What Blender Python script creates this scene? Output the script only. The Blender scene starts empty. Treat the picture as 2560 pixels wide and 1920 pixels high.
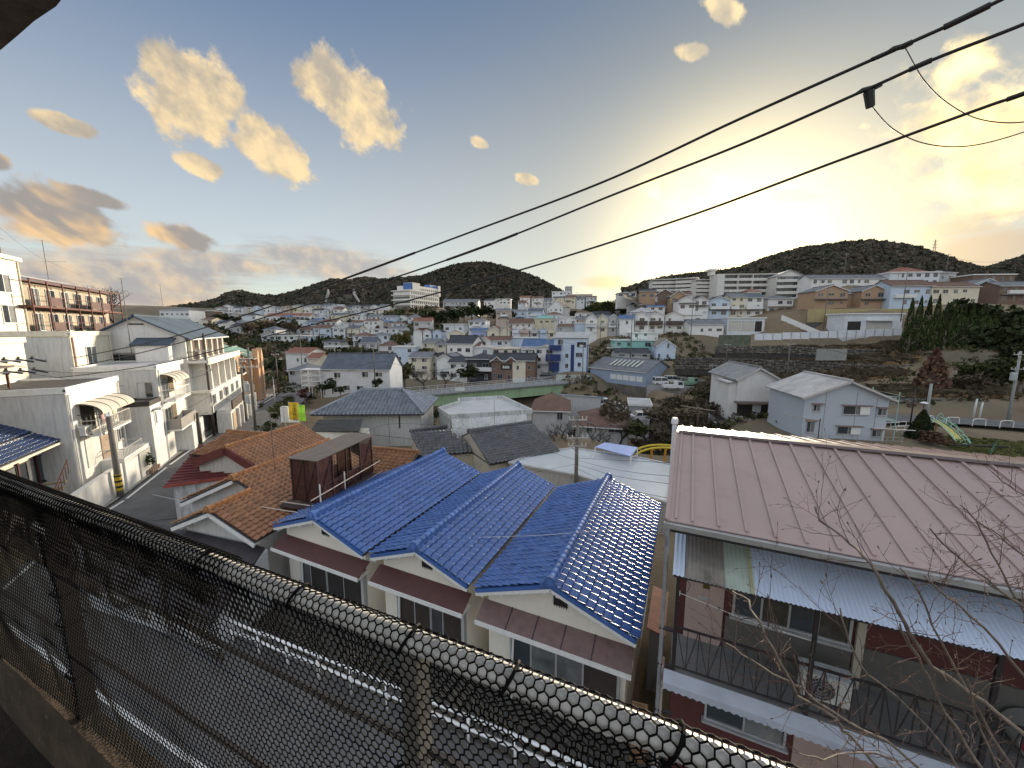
import bpy, math, random
import numpy as np
from mathutils import Vector, Matrix, noise
R = math.radians
rnd = random.Random(11)
sc = bpy.context.scene
col = sc.collection

# ------------------------------------------------------------------ camera
F_PX = 961.0                        # focal length in pixels of the 2560 px wide photograph
PITCH = math.atan(138 / 961.0)      # looking slightly down
CP, SP = math.cos(PITCH), math.sin(PITCH)
cam = bpy.data.objects.new('camera', bpy.data.cameras.new('camera'))
col.objects.link(cam)
cam.data.sensor_width = 36
cam.data.lens = 36 * F_PX / 2560
cam.data.clip_start = 0.03
cam.data.clip_end = 6000
cam.location = (0, 0, 0)
cam.rotation_euler = (R(90) - PITCH, 0, 0)
sc.camera = cam

# ------------------------------------------------------------------ sun, sky, exposure
SUN_AZ, SUN_EL = R(29), R(9.0)
SKY_STRENGTH = 0.10
sun = bpy.data.objects.new('sun', bpy.data.lights.new('sun', 'SUN'))
col.objects.link(sun)
sun.data.energy = 2.4
sun.data.angle = R(6)
sun.data.color = (1.0, 0.85, 0.64)
sd = Vector((math.sin(SUN_AZ) * math.cos(SUN_EL), math.cos(SUN_AZ) * math.cos(SUN_EL), math.sin(SUN_EL)))
sun.rotation_euler = (-sd).to_track_quat('-Z', 'Y').to_euler()
sun.location = (60, 100, 60)
sc.view_settings.view_transform = 'Standard'
sc.view_settings.look = 'None'
sc.view_settings.gamma = 1.0
sc.view_settings.use_curve_mapping = False
sc.view_settings.exposure = 2.15

def ray(px, py):
    u = (px - 1280) / F_PX; v = (960 - py) / F_PX
    return Vector((u, CP + v * SP, -SP + v * CP))
def PZ(px, py, z):
    r = ray(px, py); return r * (z / r.z)
def PY(px, py, y):
    r = ray(px, py); return r * (y / r.y)
def PD(px, py, d, az=24.6):
    r = ray(px, py); a = R(az)
    return r * (d / (r.x * math.sin(a) + r.y * math.cos(a)))
def PXP(px, py, n, az):
    """point on the vertical plane at right-hand offset n of a line through the camera heading az"""
    r = ray(px, py); a = R(az)
    return r * (n / (r.x * math.cos(a) - r.y * math.sin(a)))

# ---- world nodes: a tiny expression layer over math nodes
world = bpy.data.worlds.new('World'); sc.world = world; world.use_nodes = True
WT = world.node_tree; WT.nodes.clear()
class X:
    tree = WT
    def __init__(s, sock): s.s = sock
    @staticmethod
    def math(op, *a, clamp=False):
        n = X.tree.nodes.new('ShaderNodeMath'); n.operation = op; n.use_clamp = clamp
        for i, v in enumerate(a):
            if isinstance(v, X): X.tree.links.new(v.s, n.inputs[i])
            else: n.inputs[i].default_value = v
        return X(n.outputs[0])
    def __add__(s, o): return X.math('ADD', s, o)
    def __radd__(s, o): return X.math('ADD', o, s)
    def __sub__(s, o): return X.math('SUBTRACT', s, o)
    def __rsub__(s, o): return X.math('SUBTRACT', o, s)
    def __mul__(s, o): return X.math('MULTIPLY', s, o)
    def __rmul__(s, o): return X.math('MULTIPLY', o, s)
    def __truediv__(s, o): return X.math('DIVIDE', s, o)
    def smooth(s, a, b):
        n = X.tree.nodes.new('ShaderNodeMapRange'); n.interpolation_type = 'SMOOTHSTEP'
        X.tree.links.new(s.s, n.inputs[0]); n.inputs[1].default_value = a; n.inputs[2].default_value = b
        return X(n.outputs[0])
def xmax(a, b): return X.math('MAXIMUM', a, b)
def xcomb(x, y, z=0.0):
    n = X.tree.nodes.new('ShaderNodeCombineXYZ')
    for i, v in enumerate((x, y, z)):
        if isinstance(v, X): X.tree.links.new(v.s, n.inputs[i])
        else: n.inputs[i].default_value = v
    return n.outputs[0]
def xnoise(vec, scale, detail=5, rough=.55, dist=0.0):
    n = X.tree.nodes.new('ShaderNodeTexNoise'); n.inputs['Scale'].default_value = scale
    n.inputs['Detail'].default_value = detail; n.inputs['Roughness'].default_value = rough
    n.inputs['Distortion'].default_value = dist
    X.tree.links.new(vec, n.inputs['Vector']); return X(n.outputs[0])
def xmix(fac, a, b):
    n = X.tree.nodes.new('ShaderNodeMix'); n.data_type = 'RGBA'
    if isinstance(fac, X): X.tree.links.new(fac.s, n.inputs[0])
    else: n.inputs[0].default_value = fac
    for i, v in ((6, a), (7, b)):
        if isinstance(v, tuple): n.inputs[i].default_value = (*v, 1)
        else: X.tree.links.new(v, n.inputs[i])
    return n.outputs[2]

def build_sky():
    nt = WT
    tc = nt.nodes.new('ShaderNodeTexCoord')
    sep = nt.nodes.new('ShaderNodeSeparateXYZ'); nt.links.new(tc.outputs['Generated'], sep.inputs[0])
    dx, dy, dz = (X(o) for o in sep.outputs)
    az = X.math('ARCTAN2', dx, dy)                      # azimuth from north (+Y), radians
    el = X.math('ARCSINE', dz)
    sky = nt.nodes.new('ShaderNodeTexSky'); sky.sky_type = 'NISHITA'; sky.sun_disc = False
    sky.sun_elevation = SUN_EL; sky.sun_rotation = SUN_AZ
    sky.air_density = 1.0; sky.dust_density = 0.45; sky.ozone_density = 1.6
    base = sky.outputs[0]
    # streaky cloud texture in azimuth / elevation, drawn out along the wind
    def dirs(px, py):
        r = ray(px, py).normalized(); return math.atan2(r.x, r.y), math.asin(r.z)
    wx = az * 0.80 - el * 0.58; wy = az * 0.58 + el * 0.80
    n_big = xnoise(xcomb(wx * 3.0, wy * 6.5), 2.6, 3, .55, .3)
    n_fine = xnoise(xcomb(wx * 4.6, wy * 5.2, 3.1), 3.2, 7, .6, .1)
    shade = xnoise(xcomb(wx * 5.0, wy * 6.0, 7.7), 2.6, 5, .55)
    n_lay = xnoise(xcomb(az * 3.0, el * 22.0, 5.0), 2.2, 4, .6, .4)
    vec1 = xcomb(az, el, 1.0)
    def dotv(k1, k2, k3):
        n = nt.nodes.new('ShaderNodeVectorMath'); n.operation = 'DOT_PRODUCT'; n.inputs[1].default_value = (k1, k2, k3)
        nt.links.new(vec1, n.inputs[0]); return X(n.outputs['Value'])
    def blobs(lst, nz, amp, lo, hi):
        m = None
        for px, py, qx, qy, wid in lst:
            a0, e0 = dirs(px, py); a1, e1 = dirs(qx, qy)
            L = math.hypot(a1 - a0, e1 - e0) / 2 + 1e-4; an = math.atan2(e1 - e0, a1 - a0)
            ca, sa = math.cos(an), math.sin(an); cx, cy = (a0 + a1) / 2, (e0 + e1) / 2
            w = wid / F_PX * .8
            ln = nt.nodes.new('ShaderNodeVectorMath'); ln.operation = 'LENGTH'
            nt.links.new(xcomb(dotv(ca / L, sa / L, -(cx * ca + cy * sa) / L), dotv(-sa / w, ca / w, (cx * sa - cy * ca) / w)), ln.inputs[0])
            r = X(ln.outputs['Value']); m = r if m is None else X.math('MINIMUM', m, r)
        return ((nz - .5) * (2.4 * amp) + 1.15 - m).smooth(lo, hi)
    m_big = blobs(((340, 140, 600, 330, 92), (560, 290, 785, 445, 58), (745, 150, 1000, 345, 80), (70, 280, 250, 335, 20),
                   (440, 390, 570, 440, 22), (1165, 350, 1225, 362, 17), (1285, 440, 1350, 455, 15),
                   (1750, 5, 1880, 40, 24), (1690, 130, 1780, 130, 20)), n_fine, .78, .06, .40)
    m_mid = blobs(((-60, 480, 310, 600, 62), (330, 560, 545, 612, 28), (110, 455, 330, 525, 18), (-80, 385, 30, 410, 18)), n_fine, .85, .04, .5)
    lens = blobs(((540, 615, 1070, 690, 58), (-150, 680, 640, 725, 85), (200, 640, 760, 668, 40)), n_lay, .55, .05, .75)
    m_rgt = blobs(((2230, 215, 2560, 140, 45), (2200, 340, 2640, 300, 95), (2240, 470, 2720, 420, 120), (1560, 480, 2060, 440, 45)), n_fine, 1.2, .1, 1.2)
    m_dk = blobs(((2230, 640, 2800, 600, 80), (1440, 700, 1595, 706, 30), (1870, 490, 2065, 492, 20)), n_lay, .5, .1, .9)
    # low layer of stratus all round the horizon away from the sun
    dsun = X.math('COSINE', az - SUN_AZ)
    low = (1 - el.smooth(.03, .235)) * (1 - dsun.smooth(.10, .86)) * n_lay.smooth(.25, .60)
    k = 1 / SKY_STRENGTH
    def c(r, g, b): return (r * k, g * k, b * k)
    # scattered light of the hidden sun through thin veil
    sx = sd
    dot = nt.nodes.new('ShaderNodeVectorMath'); dot.operation = 'DOT_PRODUCT'
    nt.links.new(tc.outputs['Generated'], dot.inputs[0]); dot.inputs[1].default_value = tuple(sx)
    cosd = X(dot.outputs['Value'])
    ang = X.math('ARCCOSINE', X.math('MINIMUM', cosd, .99999))
    glow = X.math('POWER', 2.718, ang * ang * -25.0)
    halo = X.math('POWER', 2.718, ang * -2.1)
    # thin high veil: evens out the clear-sky gradient and tames the aureole
    sc1 = nt.nodes.new('ShaderNodeVectorMath'); sc1.operation = 'MULTIPLY'; nt.links.new(base, sc1.inputs[0])
    near = X.math('POWER', 2.718, ang * ang * -1.0)
    nt.links.new(xmix(near, (.155, .225, .32), (.016, .024, .040)), sc1.inputs[1])
    ve = nt.nodes.new('ShaderNodeVectorMath'); ve.operation = 'ADD'; nt.links.new(sc1.outputs[0], ve.inputs[0]); 
    nt.links.new(xmix(el.smooth(.0, .75), c(.125, .116, .086), c(.007, .016, .030)), ve.inputs[1])
    base = ve.outputs[0]
    cur = base
    # unseen bright cloud added overhead and behind the viewer as fill light
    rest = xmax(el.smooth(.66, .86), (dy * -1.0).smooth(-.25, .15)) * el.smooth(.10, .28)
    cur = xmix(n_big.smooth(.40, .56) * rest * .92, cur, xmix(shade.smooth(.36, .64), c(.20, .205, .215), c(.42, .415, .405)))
    cur = xmix(low * .88, cur, xmix(el.smooth(.0, .10), c(.21, .128, .068), xmix(shade.smooth(.35, .7), c(.092, .088, .096), c(.15, .122, .098))))
    cur = xmix(lens * .8, cur, xmix(shade.smooth(.4, .7), c(.088, .083, .086), c(.19, .142, .094)))
    cur = xmix(m_mid * .95, cur, xmix(n_big.smooth(.42, .66), c(.08, .072, .068), c(.22, .145, .072)))
    cur = xmix(m_big * .96, cur, xmix(shade.smooth(.34, .66), c(.105, .093, .078), c(.235, .178, .10)))
    cur = xmix(m_rgt * .8, cur, xmix(shade.smooth(.35, .65), c(.27, .20, .09), c(.6, .43, .17)))
    cur = xmix(m_dk * .85, cur, xmix(dsun.smooth(.86, .99), c(.095, .084, .084), c(.18, .125, .072)))
    add = nt.nodes.new('ShaderNodeMix'); add.data_type = 'RGBA'; add.blend_type = 'ADD'; add.inputs[0].default_value = 1
    nt.links.new(cur, add.inputs[6])
    gl = xmix(1.0, (0, 0, 0), (0, 0, 0))
    g1 = nt.nodes.new('ShaderNodeVectorMath'); g1.operation = 'SCALE'; g1.inputs[0].default_value = c(.46, .34, .145)
    nt.links.new(glow.s, g1.inputs['Scale'])
    g2 = nt.nodes.new('ShaderNodeVectorMath'); g2.operation = 'SCALE'; g2.inputs[0].default_value = c(.082, .074, .044)
    nt.links.new(halo.s, g2.inputs['Scale'])
    g3 = nt.nodes.new('ShaderNodeVectorMath'); g3.operation = 'ADD'
    nt.links.new(g1.outputs[0], g3.inputs[0]); nt.links.new(g2.outputs[0], g3.inputs[1])
    nt.links.new(g3.outputs[0], add.inputs[7])
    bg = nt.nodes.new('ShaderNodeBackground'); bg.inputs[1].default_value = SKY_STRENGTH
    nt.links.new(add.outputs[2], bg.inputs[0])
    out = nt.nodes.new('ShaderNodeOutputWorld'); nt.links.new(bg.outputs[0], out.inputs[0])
build_sky()
world.cycles.sampling_method = 'MANUAL'
world.cycles.sample_map_resolution = 512

# ------------------------------------------------------------------ materials (all procedural)
MATS = {}
def M(name, c, rough=.8, var=.12, scale=2.0, metal=0.0, bump=0.0, bscale=30.0, streak=0.0, wave=None, rand=0.0, spec=.5, dirt=None, trans=0.0, coat=0.0, alpha=1.0):
    if name in MATS: return MATS[name]
    m = bpy.data.materials.new(name); m.use_nodes = True
    nt = m.node_tree; b = nt.nodes['Principled BSDF']; L = nt.links.new
    b.inputs['Roughness'].default_value = rough; b.inputs['Metallic'].default_value = metal
    b.inputs['Specular IOR Level'].default_value = spec
    if coat: b.inputs['Coat Weight'].default_value = coat; b.inputs['Coat Roughness'].default_value = .12
    if trans: b.inputs['Transmission Weight'].default_value = trans; b.inputs['IOR'].default_value = 1.1
    if alpha < 1: b.inputs['Alpha'].default_value = alpha
    tc = nt.nodes.new('ShaderNodeTexCoord'); co = tc.outputs['Object']
    def nz(sc_, det=3, vec=None, ro=.6):
        n = nt.nodes.new('ShaderNodeTexNoise'); n.inputs['Scale'].default_value = sc_; n.inputs['Detail'].default_value = det
        n.inputs['Roughness'].default_value = ro
        L(vec or co, n.inputs['Vector']); return n.outputs[0]
    def ramp(sock, a, b_, lo, hi):
        n = nt.nodes.new('ShaderNodeMapRange'); L(sock, n.inputs[0])
        for i, v in enumerate((a, b_, lo, hi)): n.inputs[i + 1].default_value = v
        return n.outputs[0]
    val = ramp(nz(scale, 4), .3, .7, 1 - var, 1 + var)
    def mulv(p, q):
        n = nt.nodes.new('ShaderNodeMath'); n.operation = 'MULTIPLY'
        for i, v in enumerate((p, q)):
            if hasattr(v, 'node'): L(v, n.inputs[i])
            else: n.inputs[i].default_value = v
        return n.outputs[0]
    if rand:
        oi = nt.nodes.new('ShaderNodeObjectInfo'); ge = nt.nodes.new('ShaderNodeNewGeometry')
        val = mulv(val, ramp(oi.outputs['Random'], 0, 1, 1 - rand, 1 + rand))
        val = mulv(val, ramp(ge.outputs['Random Per Island'], 0, 1, 1 - rand, 1 + rand))
    if streak:
        mp = nt.nodes.new('ShaderNodeMapping'); mp.inputs['Scale'].default_value = (3.0, 3.0, .35); L(co, mp.inputs[0])
        val = mulv(val, ramp(nz(2.2, 4, mp.outputs[0]), .48, .72, 1.0, 1 - streak))
    hs = nt.nodes.new('ShaderNodeVectorMath'); hs.operation = 'SCALE'; hs.inputs[0].default_value = c; L(val, hs.inputs['Scale'])
    cout = hs.outputs[0]
    if dirt:
        mx = nt.nodes.new('ShaderNodeMix'); mx.data_type = 'RGBA'; L(cout, mx.inputs[6]); mx.inputs[7].default_value = (*dirt[0], 1)
        L(ramp(nz(dirt[1], 5, None, .7), dirt[2], dirt[2] + .18, 0, dirt[3] if len(dirt) > 3 else .8), mx.inputs[0]); cout = mx.outputs[2]
    L(cout, b.inputs['Base Color'])
    h = None
    if bump: h = mulv(nz(bscale, 3), bump)
    if wave:                      # (axis, period, depth): fine regular relief such as corrugation
        sp = nt.nodes.new('ShaderNodeSeparateXYZ'); L(co, sp.inputs[0])
        ph = mulv(sp.outputs['XYZ'.index(wave[0])], 2 * math.pi / wave[1])
        sn = nt.nodes.new('ShaderNodeMath'); sn.operation = 'SINE'; L(ph, sn.inputs[0])
        w = mulv(sn.outputs[0], wave[2])
        if h:
            ad = nt.nodes.new('ShaderNodeMath'); ad.operation = 'ADD'; L(h, ad.inputs[0]); L(w, ad.inputs[1]); h = ad.outputs[0]
        else: h = w
    if h:
        bp = nt.nodes.new('ShaderNodeBump'); bp.inputs['Strength'].default_value = 1; bp.inputs['Distance'].default_value = 1
        L(h, bp.inputs['Height']); L(bp.outputs[0], b.inputs['Normal'])
    MATS[name] = m
    return m

def wallm(c, streak=.22, var=.07): return M('plaster_%02x%02x%02x' % tuple(int(max(0, min(.99, k)) * 255) for k in c), c, .85, var, .5, bump=.002, bscale=25, streak=streak)
def roofm(c, rough=.55, per=.27): return M('roof_%02x%02x%02x' % tuple(int(max(0, min(.99, k)) * 255) for k in c), c, max(rough, .7), .22, .7, wave=('Z', per * .33, .012), bump=.004, bscale=8, spec=.2)
glass = M('window_glass', (.035, .045, .055), .08, .3, .4, spec=.8, coat=.3)
glass2 = M('window_glass_curtained', (.16, .17, .17), .25, .35, 1.2, spec=.7)
alu = M('aluminium_frame', (.42, .43, .44), .45, .1, 3, metal=.3)
whitep = M('white_paint', (.72, .73, .72), .5, .06, 2, streak=.1)
darkm = M('dark_painted_steel', (.025, .02, .022), .5, .2, 4)
rust = M('rusty_steel', (.10, .035, .025), .8, .4, 6, bump=.002, bscale=60)
galv = M('galvanised_steel', (.42, .44, .46), .42, .15, 5, metal=.6)
concrete = M('concrete', (.33, .325, .31), .9, .18, 1.2, bump=.004, bscale=40, streak=.3)
concpole = M('concrete_pole', (.16, .15, .135), .9, .2, 2, bump=.002, bscale=60)
asphalt = M('asphalt', (.115, .117, .122), .92, .25, .8, bump=.004, bscale=90)
shutter = M('brown_shutter', (.055, .044, .040), .7, .15, 2, spec=.2, wave=('Z', .05, .006))
black = M('black_plastic', (.004, .004, .004), .7, .3, 20, spec=.12)
steelp = M('brown_steel_pole', (.06, .048, .042), .6, .2, 3)
wirem = M('black_cable', (.010, .0095, .010), .6, .1, 3)

# ------------------------------------------------------------------ mesh building
class MB:
    def __init__(s): s.v = []; s.f = []; s.m = []; s.cur = 0
    def mat(s, i): s.cur = i; return s
    def add(s, vs, fs):
        b = len(s.v); s.v += [tuple(p) for p in vs]
        s.f += [tuple(b + i for i in q) for q in fs]; s.m += [s.cur] * len(fs); return s
    def box(s, x0, x1, y0, y1, z0, z1):
        return s.add([(x0, y0, z0), (x1, y0, z0), (x1, y1, z0), (x0, y1, z0), (x0, y0, z1), (x1, y0, z1), (x1, y1, z1), (x0, y1, z1)],
                     [(0, 3, 2, 1), (4, 5, 6, 7), (0, 1, 5, 4), (1, 2, 6, 5), (2, 3, 7, 6), (3, 0, 4, 7)])
    def hexa(s, b4, t4):
        return s.add(list(b4) + list(t4), [(0, 3, 2, 1), (4, 5, 6, 7), (0, 1, 5, 4), (1, 2, 6, 5), (2, 3, 7, 6), (3, 0, 4, 7)])
    def slab(s, a, b, c, d, t):      # a thick sheet under the quad a b c d (counter-clockwise from above)
        a, b, c, d = map(Vector, (a, b, c, d)); n = (b - a).cross(d - a).normalized() * t
        return s.hexa([a - n, b - n, c - n, d - n], [a, b, c, d])
    def bar(s, p, q, w, h=None, up=(0, 0, 1)):
        p, q = Vector(p), Vector(q); h = h or w; d = (q - p).normalized(); up = Vector(up)
        if abs(d.dot(up)) > .98: up = Vector((1, 0, 0))
        x = d.cross(up).normalized() * (w / 2); y = x.cross(d).normalized() * (h / 2)
        return s.hexa([p - x - y, p + x - y, p + x + y, p - x + y], [q - x - y, q + x - y, q + x + y, q - x + y])
    def tube(s, pts, r, n=6, r2=None, cap=True):
        pts = [Vector(p) for p in pts]; k = len(pts); b = len(s.v); up = None; vs = []; fs = []
        for i, p in enumerate(pts):
            d = (pts[min(i + 1, k - 1)] - pts[max(i - 1, 0)]).normalized()
            if up is None: up = Vector((0, 0, 1)) if abs(d.z) < .95 else Vector((1, 0, 0))
            x = d.cross(up); x = x.normalized() if x.length > 1e-6 else Vector((1, 0, 0)); up = x.cross(d).normalized()
            if isinstance(r, (list, tuple)): rr = r[i]
            else: rr = r if r2 is None else r + (r2 - r) * i / (k - 1)
            for j in range(n):
                a = 2 * math.pi * j / n; vs.append(p + x * (math.cos(a) * rr) + up * (math.sin(a) * rr))
        for i in range(k - 1):
            for j in range(n):
                j2 = (j + 1) % n; fs.append((i * n + j, i * n + j2, (i + 1) * n + j2, (i + 1) * n + j))
        if cap: fs.append(tuple(range(n))[::-1]); fs.append(tuple(range((k - 1) * n, k * n)))
        return s.add(vs, fs)
    def prism_y(s, poly, y0, y1):    # polygon in x,z (counter-clockwise seen from -y) extruded along y
        n = len(poly)
        vs = [(x, y0, z) for x, z in poly] + [(x, y1, z) for x, z in poly]
        return s.add(vs, [tuple(range(n)), tuple(range(2 * n - 1, n - 1, -1))] + [((i + 1) % n, i, n + i, n + (i + 1) % n) for i in range(n)])
    def prism_x(s, poly, x0, x1):    # polygon in y,z extruded along x
        n = len(poly)
        vs = [(x0, y, z) for y, z in poly] + [(x1, y, z) for y, z in poly]
        return s.add(vs, [tuple(range(n - 1, -1, -1)), tuple(range(n, 2 * n))] + [(i, (i + 1) % n, n + (i + 1) % n, n + i) for i in range(n)])
    def prism_z(s, poly, z0, z1):
        n = len(poly)
        vs = [(x, y, z0) for x, y in poly] + [(x, y, z1) for x, y in poly]
        return s.add(vs, [tuple(range(n - 1, -1, -1)), tuple(range(n, 2 * n))] + [(i, (i + 1) % n, n + (i + 1) % n, n + i) for i in range(n)])
    def mesh(s, name, mats, smooth=False):
        me = bpy.data.meshes.new(name); me.from_pydata(s.v, [], s.f)
        mats = mats if isinstance(mats, (list, tuple)) else [mats]
        for m in mats: me.materials.append(m)
        if len(mats) > 1: me.polygons.foreach_set('material_index', s.m)
        if smooth: me.polygons.foreach_set('use_smooth', [True] * len(me.polygons))
        me.update(); return me
    def build(s, name, mats, parent=None, loc=(0, 0, 0), rz=0.0, smooth=False):
        return link(name, s.mesh(name, mats, smooth), parent, loc, rz)
def link(name, me, parent=None, loc=(0, 0, 0), rz=0.0, mat=None):
    o = bpy.data.objects.new(name, me); col.objects.link(o); o.parent = parent
    if mat is not None: o.matrix_local = mat
    else: o.location = loc; o.rotation_euler = (0, 0, rz)
    return o
def tag(o, label=None, cat=None, group=None, kind=None):
    if label: o['label'] = label
    if cat: o['category'] = cat
    if group: o['group'] = group
    if kind: o['kind'] = kind
    return o
def thing(name, label, cat, loc=(0, 0, 0), rz=0.0, group=None):
    return tag(link(name, None, None, loc, rz), label, cat, group)
def bx(name, m, parent, *a): return MB().box(*a).build(name, m, parent)
ORD = ['first', 'second', 'third', 'fourth', 'fifth', 'sixth', 'seventh', 'eighth', 'ninth', 'tenth', 'eleventh', 'twelfth', 'thirteenth', 'fourteenth', 'fifteenth', 'sixteenth', 'seventeenth', 'eighteenth', 'nineteenth', 'twentieth']

# ------------------------------------------------------------------ windows, doors, small fittings (meshes shared between alike ones)
WCACHE = {}; FAR = [False]
def window(parent, face, u, z, w, h, W, D, style='slide', near=False, y0=0.0):
    """face F (front, y=y0), L (x=0), R (x=W), B (back); u = distance along the face"""
    key = (round(w, 2), round(h, 2), style, near)
    if key not in WCACHE:
        t = .05
        fr = MB()
        fm = alu if style in ('slide', 'dark') else (whitep if style == 'white' else darkm)
        fr.box(-w / 2 - t, w / 2 + t, -.07, .0, -t, 0).box(-w / 2 - t, w / 2 + t, -.07, 0, h, h + t)
        fr.box(-w / 2 - t, -w / 2, -.07, 0, 0, h).box(w / 2, w / 2 + t, -.07, 0, 0, h).box(-.025, .025, -.05, 0, 0, h)
        fr.box(-w / 2 - t - .06, w / 2 + t + .06, -.13, 0, -t - .05, -t)
        g = MB(); g.mat(0).box(-w / 2, 0, -.02, 0, 0, h); g.mat(1 if style != 'dark' else 0).box(0, w / 2, -.03, 0, 0, h)
        WCACHE[key] = (g.mesh('pane', [glass, glass2]), fr.mesh('frame', fm))
    g, fr = WCACHE[key]
    if FAR[0]:
        if ('far',) + key not in WCACHE:
            t = .06; m = MB().mat(0).box(-w / 2, w / 2, -.03, 0, 0, h).mat(1).box(-w / 2 - t, w / 2 + t, -.06, 0, -t, 0).box(-w / 2 - t, w / 2 + t, -.06, 0, h, h + t).box(-.03, .03, -.05, 0, 0, h)
            WCACHE[('far',) + key] = m.mesh('window', [glass2 if style == 'white' else glass, alu])
        g = WCACHE[('far',) + key]; fr = None
    loc, rz = {'F': ((u, y0 - .005, z), 0), 'L': ((-.005, u, z), -math.pi / 2), 'R': ((W + .005, u, z), math.pi / 2), 'B': ((u, D + .005, z), math.pi)}[face]
    o = link('window', g, parent, loc, rz)
    if fr: link('frame', fr, o)
    return o

def gable_house(root, w, d, h, roof, rh, axis, ov, wm, rm, below=6.0, trim=whitep, th=.14, ridge=True):
    """walls and roof in the local frame of root: x right, y away, z up, front at y = 0"""
    if roof == 'flat':
        bx('wall', wm, root, 0, w, 0, d, -below, h)
        r = MB(); o = ov; p = .28
        r.box(-o, w + o, -o, d + o, h + .002, h + .14)
        rr = r.build('roof', rm, root)
        c = MB(); t = .14
        c.box(-o, w + o, -o - .003, -o + t, h - .12, h + p).box(-o, w + o, d + o - t, d + o + .003, h - .12, h + p)
        c.box(-o - .003, -o + t, -o + t, d + o - t, h - .12, h + p).box(w + o - t, w + o + .003, -o + t, d + o - t, h - .12, h + p)
        c.build('parapet', trim, rr); return rr
    if roof == 'shed':
        MB().prism_x([(0, -below), (d, -below), (d, h + rh), (0, h)], 0, w).build('wall', wm, root)
        s = rh / d
        return MB().slab((-ov, -ov, h - ov * s + th), (w + ov, -ov, h - ov * s + th), (w + ov, d + ov, h + rh + ov * s + th), (-ov, d + ov, h + rh + ov * s + th), th * .9).build('roof', rm, root)
    if roof == 'gable':
        if axis == 'y':
            MB().prism_y([(0, -below), (w, -below), (w, h), (w / 2, h + rh), (0, h)], 0, d).build('wall', wm, root)
            s = rh / (w / 2); zt = h + rh + th; ze = h - ov * s + th
            m = MB().slab((-ov, -ov, ze), (w / 2, -ov, zt), (w / 2, d + ov, zt), (-ov, d + ov, ze), th * .9)
            m.slab((w / 2, -ov, zt), (w + ov, -ov, ze), (w + ov, d + ov, ze), (w / 2, d + ov, zt), th * .9)
            rr = m.build('roof', rm, root)
            f = .05
            for sx, x0 in ((1, -ov), (-1, w + ov)):
                MB().slab((x0, -ov - f, ze - .03), (w / 2, -ov - f, zt - .03), (w / 2, -ov, zt - .03), (x0, -ov, ze - .03), .2 * sx).build('bargeboard', trim, rr)
            if ridge: bx('ridge_cap', rm, rr, w / 2 - .14, w / 2 + .14, -ov - .02, d + ov + .02, zt - .05, zt + .12)
        else:
            MB().prism_x([(0, -below), (d, -below), (d, h), (d / 2, h + rh), (0, h)], 0, w).build('wall', wm, root)
            s = rh / (d / 2); zt = h + rh + th; ze = h - ov * s + th
            m = MB().slab((-ov, -ov, ze), (w + ov, -ov, ze), (w + ov, d / 2, zt), (-ov, d / 2, zt), th * .9)
            m.slab((-ov, d / 2, zt), (w + ov, d / 2, zt), (w + ov, d + ov, ze), (-ov, d + ov, ze), th * .9)
            rr = m.build('roof', rm, root)
            bx('gutter', trim, rr, -ov, w + ov, -ov - .1, -ov - .002, ze - .16, ze - .03)
            if ridge: bx('ridge_cap', rm, rr, -ov - .02, w + ov + .02, d / 2 - .14, d / 2 + .14, zt - .05, zt + .12)
        return rr
    # hip
    bx('wall', wm, root, 0, w, 0, d, -below, h)
    if axis == 'x': k = min(d / 2 + ov, (w / 2 + ov) * .95); r0, r1 = (-ov + k, d / 2), (w + ov - k, d / 2)
    else: k = min(w / 2 + ov, (d / 2 + ov) * .95); r0, r1 = (w / 2, -ov + k), (w / 2, d + ov - k)
    z0 = h + .02; zt = h + rh
    vs = [(-ov, -ov, z0), (w + ov, -ov, z0), (w + ov, d + ov, z0), (-ov, d + ov, z0), (*r0, zt), (*r1, zt)]
    vs += [(x, y, z0 - .12) for x, y, z in vs[:4]]
    if axis == 'x': fs = [(0, 1, 5, 4), (1, 2, 5), (2, 3, 4, 5), (3, 0, 4)]
    else: fs = [(0, 1, 4), (1, 2, 5, 4), (2, 3, 5), (3, 0, 4, 5)]
    fs += [(0, 6, 7, 1), (1, 7, 8, 2), (2, 8, 9, 3), (3, 9, 6, 0), (6, 9, 8, 7)]
    rr = MB().add(vs, fs).build('roof', rm, root)
    if ridge: MB().bar((*r0, zt + .03), (*r1, zt + .03), .3, .22).build('ridge_cap', rm, rr)
    bx('gutter', trim, rr, -ov, w + ov, -ov - .1, -ov - .003, z0 - .17, z0 - .04)
    return rr

def hp(pl, pr, pb, pe, y, rz=0.0):
    """frame of a building seen between pixel columns pl..pr, ground line pb and eaves pe, at distance y"""
    p = PY(pl, pb, y); t = y / ray(pl, pb).y
    a = R(rz); q = (pr - pl) / F_PX
    # width along direction (cos a, sin a) that ends at pixel column pr
    u1 = (pr - 1280) / F_PX
    k = ray(pr, pb); s = k.x / k.y
    w = (s * p.y - p.x) / (math.cos(a) - s * math.sin(a))
    return p, w, (pb - pe) / F_PX * t * 1.005

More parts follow.
